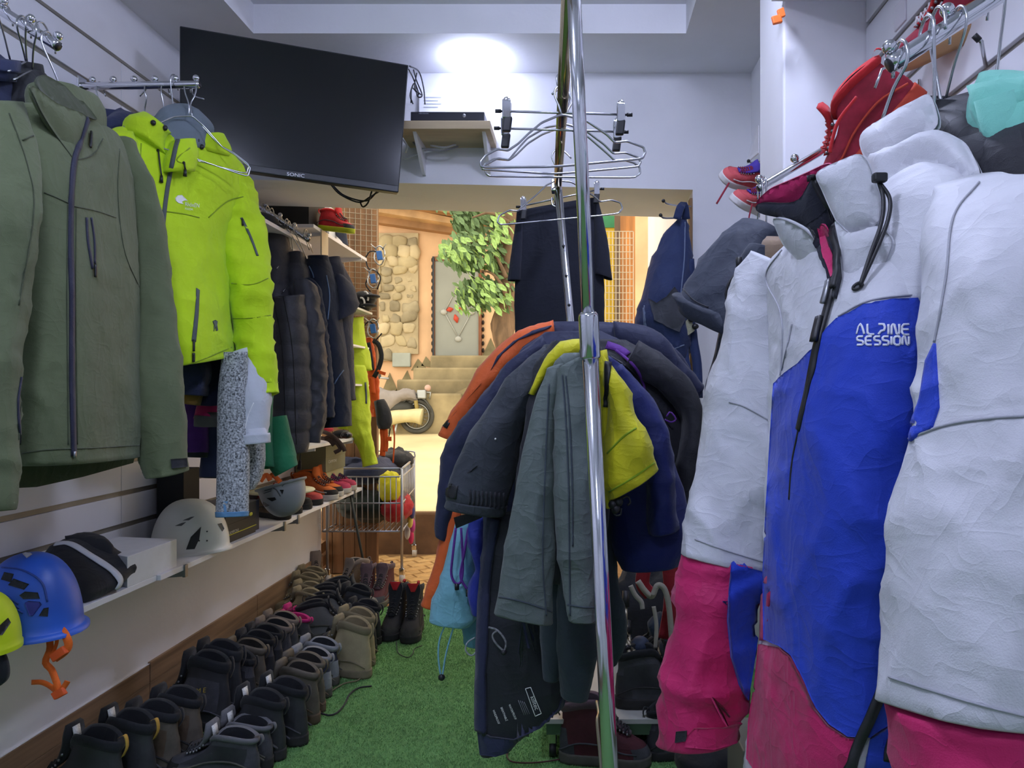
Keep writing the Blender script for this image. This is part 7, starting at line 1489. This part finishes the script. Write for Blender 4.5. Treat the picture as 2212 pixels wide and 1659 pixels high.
for dx in (0, 14): obj('drawcord', pxtube([(1898, 392, .925), (1908 + dx, 430, .915), (1904 + dx * .9, 480, .905), (1880 + dx * .6, 550, .90), (1858, 616, .895)], .0026, 8), BLK, j)
obj('cord_lock', MB().obox(P(1900, 384, .92), (.009, 0, 0), (0, .006, 0), (0, 0, .006)), BLK, j, smooth=False, bevel=.003)
e0, n0 = hit(bvh(body, *[o for o in j.children if o.name.startswith(('yoke', 'collar'))]), 1855, 622, .003); u = np.cross(n0, (0, 0, 1.)); u /= np.linalg.norm(u); w = np.cross(n0, u)
obj('cord_eyelet', MB().tube([e0 + (u * math.cos(a) + w * math.sin(a)) * .006 for a in np.linspace(0, 2 * PI, 17)[:-1]], .002, 6, closed=True), BLK, j)
hook(P(1905, 262, 1.08), (.462, 1.06, 1.686), j, .0028, axis=(0, 1, 0))
# ---- black and mint jackets behind it
j, o = back_jacket('black hooded jacket behind the white ski jacket', [(2020, 218, 2090, 200, 1.12, 1.06, .05), (1990, 240, 2250, 260, 1.16, .9, .06), (2020, 330, 2330, 330, 1.16, .86, .08), (2060, 500, 2340, 500, 1.16, .86, .08), (2060, 1000, 2340, 1000, 1.16, .86, .08)], (P(2040, 225, 1.1), (.545, 1.06, 1.735)), BKS, [('collar', [(2010, 260, 2110, 270, 1.12, 1.04, .05), (2040, 200, 2100, 230, 1.1, 1.04, .04)], BKS, 'crumple'), ('hood', [(2080, 260, 2200, 280, 1.0, .92, .05), (2090, 310, 2230, 320, .98, .9, .06), (2100, 380, 2240, 400, .97, .9, .05)], BKS, 'crumple')])
for x, y in ((2118, 250), (2140, 246), (2160, 262), (2128, 268)): obj('cord_lock', MB().ball(P(x, y, .96), (.009, .008, .009), 10, 8), BLK, j)
back_jacket('mint green jacket at the right edge behind the black jacket', [(2150, 175, 2230, 150, 1.0, .95, .04), (2130, 200, 2290, 190, 1.0, .9, .06), (2140, 290, 2340, 290, 1.0, .88, .07), (2170, 600, 2350, 600, 1.0, .88, .07)], (P(2150, 180, 1.0), (.60, 1.06, 1.77)), cloth('mint', '#7ecab8', .8), [('hood', [(2128, 190, 2200, 160, .96, .92, .04), (2126, 220, 2230, 200, .95, .9, .05), (2170, 285, 2240, 270, .95, .9, .05)], MATS['cloth_mint'], 'crumple')])
for k, (X, Z) in enumerate(((.50, 1.71), (.515, 1.722), (.64, 1.80))):
    t = thing('wire_hanger', ('first', 'second', 'third')[k] + ' wire hanger hook on the near right arm', 'hanger', (X, 1.06, Z), 'wire hangers on the right arms'); hook((X + .01, 1.06, Z - .13), (X, 1.06, Z + .012), t, .0026, side=-1 if k == 1 else 1)
# ---- dark navy jacket on the far right arm
DKN = cloth('slate_navy', '#2a3140', .65)
j = thing('ski_jacket', 'dark slate jacket with folded hood on the far right arm', 'jacket', P(1560, 1240, 1.85))
a = drape('body', [(1600, 510, 1690, 520, 1.90, 1.72, .05), (1565, 580, 1700, 590, 1.94, 1.70, .07), (1572, 700, 1690, 720, 1.95, 1.68, .08), (1555, 830, 1660, 840, 1.95, 1.66, .08), (1528, 980, 1640, 980, 1.95, 1.65, .085), (1500, 1130, 1620, 1120, 1.95, 1.64, .085), (1488, 1260, 1610, 1260, 1.95, 1.64, .085)], DKN, j, n=64, amp=.011)
b_ = drape('hood', [(1600, 497, 1690, 505, 1.80, 1.68, .04), (1530, 538, 1650, 575, 1.80, 1.66, .045), (1488, 602, 1612, 640, 1.78, 1.64, .035), (1462, 650, 1592, 712, 1.76, 1.62, .03), (1470, 664, 1594, 726, 1.76, 1.62, .028)], DKN, j, n=56, kind='sleeve', amp=.012)
drape('collar', [(1600, 620, 1690, 620, 1.68, 1.6, .04), (1605, 570, 1690, 560, 1.68, 1.6, .05), (1620, 535, 1688, 535, 1.68, 1.6, .04)], DKN, j, n=40, kind='crumple', amp=.007)
seam('seam', bvh(a, b_), [(1476, 624), (1500, 650), (1530, 664)], BKS, j, r=.002)
obj('hood_cord', pxtube([(1598, 570, 1.6), (1590, 590, 1.6), (1575, 610, 1.6), (1568, 632, 1.6), (1572, 645, 1.6), (1584, 630, 1.6), (1598, 605, 1.6)], .0028), BLK, j); obj('cord_lock', MB().tube([P(1596, 556, 1.6), P(1597, 580, 1.6)], .007, 8), BLK, j); obj('cord_end', MB().ball(P(1572, 644, 1.6), .006), BLK, j)
hook(P(1655, 505, 1.76), (.445, 1.765, 1.70), j); hook(P(1632, 505, 1.78), (.435, 1.762, 1.694), j)
back_jacket('tan garment showing at the collar of the dark slate jacket', [(1664, 512, 1690, 510, 1.66, 1.6, .02), (1660, 540, 1694, 540, 1.66, 1.58, .03), (1670, 700, 1700, 700, 1.66, 1.58, .03)], None, cloth('tan_cloth', '#8f7a66', .85))
# ---- red shoes on the right wall
SRW = dict(up=mat('wine_mesh', '#a02238', .7, var=.2, vscale=40, bump=.3), pad=REDC, sole=mat('red_sole', '#c9472e', .7, var=.1), toe=mat('wine_toe', '#8d1f33', .7, var=.1), k=.7, lace=cloth('red_lace', '#b03030'))
def posed(st, lab, heel, toe, upv, sc, nm='trail_shoe', cat='shoe', grp=None, mirror=False):
    heel, toe, upv = (np.asarray(q, float) for q in (heel, toe, upv)); x = toe - heel; x /= np.linalg.norm(x); z = upv - x * (upv @ x); z /= np.linalg.norm(z); y = np.cross(z, x)
    M = Matrix(((x[0], y[0], z[0]), (x[1], y[1], z[1]), (x[2], y[2], z[2])))
    return make_shoe(st, lab, nm, heel, 0, cat, grp, sc, rot=M.to_euler(), mirror=mirror)
posed(SRW, 'wine red trail shoe hung heel up on the right wall', P(1998, 205, 1.60), P(1858, 362, 1.72), (-.75, -.1, .66), .95)
t = thing('shoe_hook', 'steel shoe hook holding the wine red trail shoe', 'hook', P(1940, 250, 1.65)); obj('wire', MB().tube([(XR, 1.66, P(0, 150, 1.6)[2] + .1), P(1905, 150, 1.5), P(1890, 190, 1.5)], .003, 6), WIRE, t)
obj('red_lace', pxtube([(1850, 210, 1.55), (1812, 260, 1.55), (1796, 310, 1.55), (1793, 330, 1.55)], .004), REDC, t)
SPR = dict(up=mat('red_knit', '#97263a', .8, var=.2, vscale=50), pad=REDC, sole=mat('tan_gum_sole', '#b08a62', .7, var=.1), k=.6, lace=cloth('white_lace', '#d9d4d8'), toe=mat('red_knit_toe', '#8a2436', .8, var=.1))
posed(SPR, 'dark red sneaker with white laces on a hook at the upper right edge', P(2235, 20, 1.5), P(2075, 96, 1.62), (-.2, -.6, .75), .95, 'sneaker')
t = thing('shoe_hook', 'steel hook bar under the dark red sneaker', 'hook', P(2150, 88, 1.45)); obj('wire', MB().tube([(XR, 1.5, P(0, 92, 1.4)[2]), P(2120, 90, 1.42), P(2108, 80, 1.42)], .004, 8), WIRE, t); obj('tip', MB().tube([P(2116, 88, 1.42), P(2104, 76, 1.42)], .006, 8), BLK, t)
SCO = dict(up=mat('coral_knit', '#c9525a', .75, var=.2, vscale=40), pad=mat('violet_pad', '#4b3aa0', .9, var=.1), lin=cloth('dark_violet', '#2b2560'), sole=mat('white_sole', '#d6d2d4', .6, var=.05), k=.6, lace=cloth('wine_lace', '#8d2238'), toe=mat('coral_toe2', '#cc5a5e', .75, var=.1))
posed(SCO, 'coral sneaker with violet lining hung on the far right wall, upper one', P(1640, 420, 2.85), P(1560, 388, 2.75), (.15, -.8, .55), .72, 'sneaker', grp='coral sneakers')
posed(SCO, 'coral sneaker hung on the far right wall, lower one', P(1650, 470, 2.8), P(1588, 440, 2.68), (.3, -.6, .7), .72, 'sneaker', grp='coral sneakers', mirror=True)
tag(obj('shoe_lace', pxtube([(1575, 395, 2.7), (1560, 420, 2.7), (1548, 440, 2.7)], .004), MATS['cloth_wine_lace']), 'wine coloured lace dangling from the upper coral sneaker', 'lace')
tag(obj('shoe_lace', pxtube([(1625, 440, 2.6), (1618, 470, 2.6), (1616, 492, 2.6)], .003), MATS['cloth_wine_lace']), 'wine coloured lace dangling from the lower coral sneaker', 'lace')
t = thing('wall_hook', 'black tipped steel hook beside the white column', 'hook', P(1628, 350, 2.9)); obj('wire', MB().tube([(.777, 2.9, P(0, 345, 2.9)[2]), P(1622, 352, 2.85), P(1616, 346, 2.85)], .004, 6), WIRE, t); obj('tip', MB().ball(P(1617, 348, 2.85), .007), BLK, t)
tag(obj('acrylic_shelf', MB().hexa([P(1612, 352, 3.1), P(1638, 330, 2.8), P(1638, 270, 2.8), P(1626, 290, 3.1)], [P(1614, 354, 3.1), P(1640, 332, 2.8), P(1640, 272, 2.8), P(1628, 292, 3.1)]), WHITEB, smooth=False), 'small slanted white shoe holder beside the white column', 'shoe holder')
# ---- backpack on hooks at the right jamb
t = thing('wall_hook', 'upper black tipped hook on the right door jamb', 'hook', (XO, 3.3, 2.05), 'jamb hooks'); obj('wire', pxtube([(1492, 446, 3.3), (1460, 444, 3.2), (1440, 440, 3.14), (1434, 434, 3.12)], .004), WIRE, t); obj('tip', MB().ball(P(1433, 434, 3.12), .008), BLK, t)
t = thing('wall_hook', 'lower black tipped hook on the right door jamb carrying the backpack', 'hook', (XO, 3.3, 2.0), 'jamb hooks'); obj('wire', pxtube([(1490, 471, 3.3), (1460, 471, 3.2), (1434, 471, 3.14), (1427, 465, 3.12)], .004), WIRE, t); obj('tip', MB().ball(P(1427, 465, 3.12), .008), BLK, t)
BPN = cloth('backpack_navy', '#26345c', .7); BPG = cloth('backpack_grey', '#3d4048', .7)
j = thing('backpack', 'navy hiking backpack hanging at the right door jamb', 'backpack', P(1450, 800, 3.15))
a = drape('pack_body', [(1464, 472, 1482, 472, 3.18, 3.22, .02), (1440, 510, 1486, 510, 3.15, 3.22, .06), (1412, 570, 1490, 570, 3.12, 3.22, .09), (1388, 640, 1488, 640, 3.1, 3.22, .11), (1379, 690, 1482, 700, 3.1, 3.22, .12), (1394, 742, 1476, 750, 3.1, 3.22, .12), (1425, 785, 1468, 790, 3.12, 3.2, .09)], BPN, j, n=52, amp=.014, step=.02, kind='crumple')
bb = bvh(a)
patch('side_pocket', [(1402, 645), (1420, 655), (1440, 640), (1456, 620), (1470, 640), (1478, 690), (1468, 716), (1440, 705), (1415, 690)], bb, BPG, j, off=.006, res=9)
for pts in ([(1480, 480), (1478, 560), (1470, 640)], [(1392, 660), (1400, 720), (1440, 755), (1478, 745)], [(1390, 665), (1397, 724), (1438, 760)]): seam('piping', bb, pts, cloth('pack_piping', '#6d7b96'), j, r=.003)
obj('haul_loop', MB().ribbon(crom([P(1462, 474, 3.14), P(1470, 448, 3.14), P(1478, 445, 3.16), P(1482, 474, 3.18)], 14), (-.3, -.9, 0), .035, .004), BPN, j)
for pp, w in (([(1488, 560), (1492, 640), (1490, 720)], .045), ([(1478, 690), (1492, 700), (1498, 740), (1506, 790), (1508, 860)], .04), ([(1482, 700), (1480, 760), (1486, 800)], .03)): obj('shoulder_strap', MB().ribbon(crom([P(x, y, 3.12) for x, y in pp], 16), (-.2, -1, 0), w, .008), BPN, j)
obj('brand_label', MB().obox(P(1489, 705, 3.08), (.014, 0, .01), (0, .003, 0), (-.008, 0, .028)), mat('pack_label', '#9a9a82', .7, var=.2, vscale=120), j, smooth=False)
obj('red_patch', MB().ball(P(1466, 772, 3.12), (.03, .02, .04), 12, 8), cloth('red_patch', '#b3262c'), j)
for x, y in ((1494, 690), (1502, 705)): obj('buckle', MB().ball(P(x, y, 3.07), (.015, .01, .012), 10, 8), BLK, j)
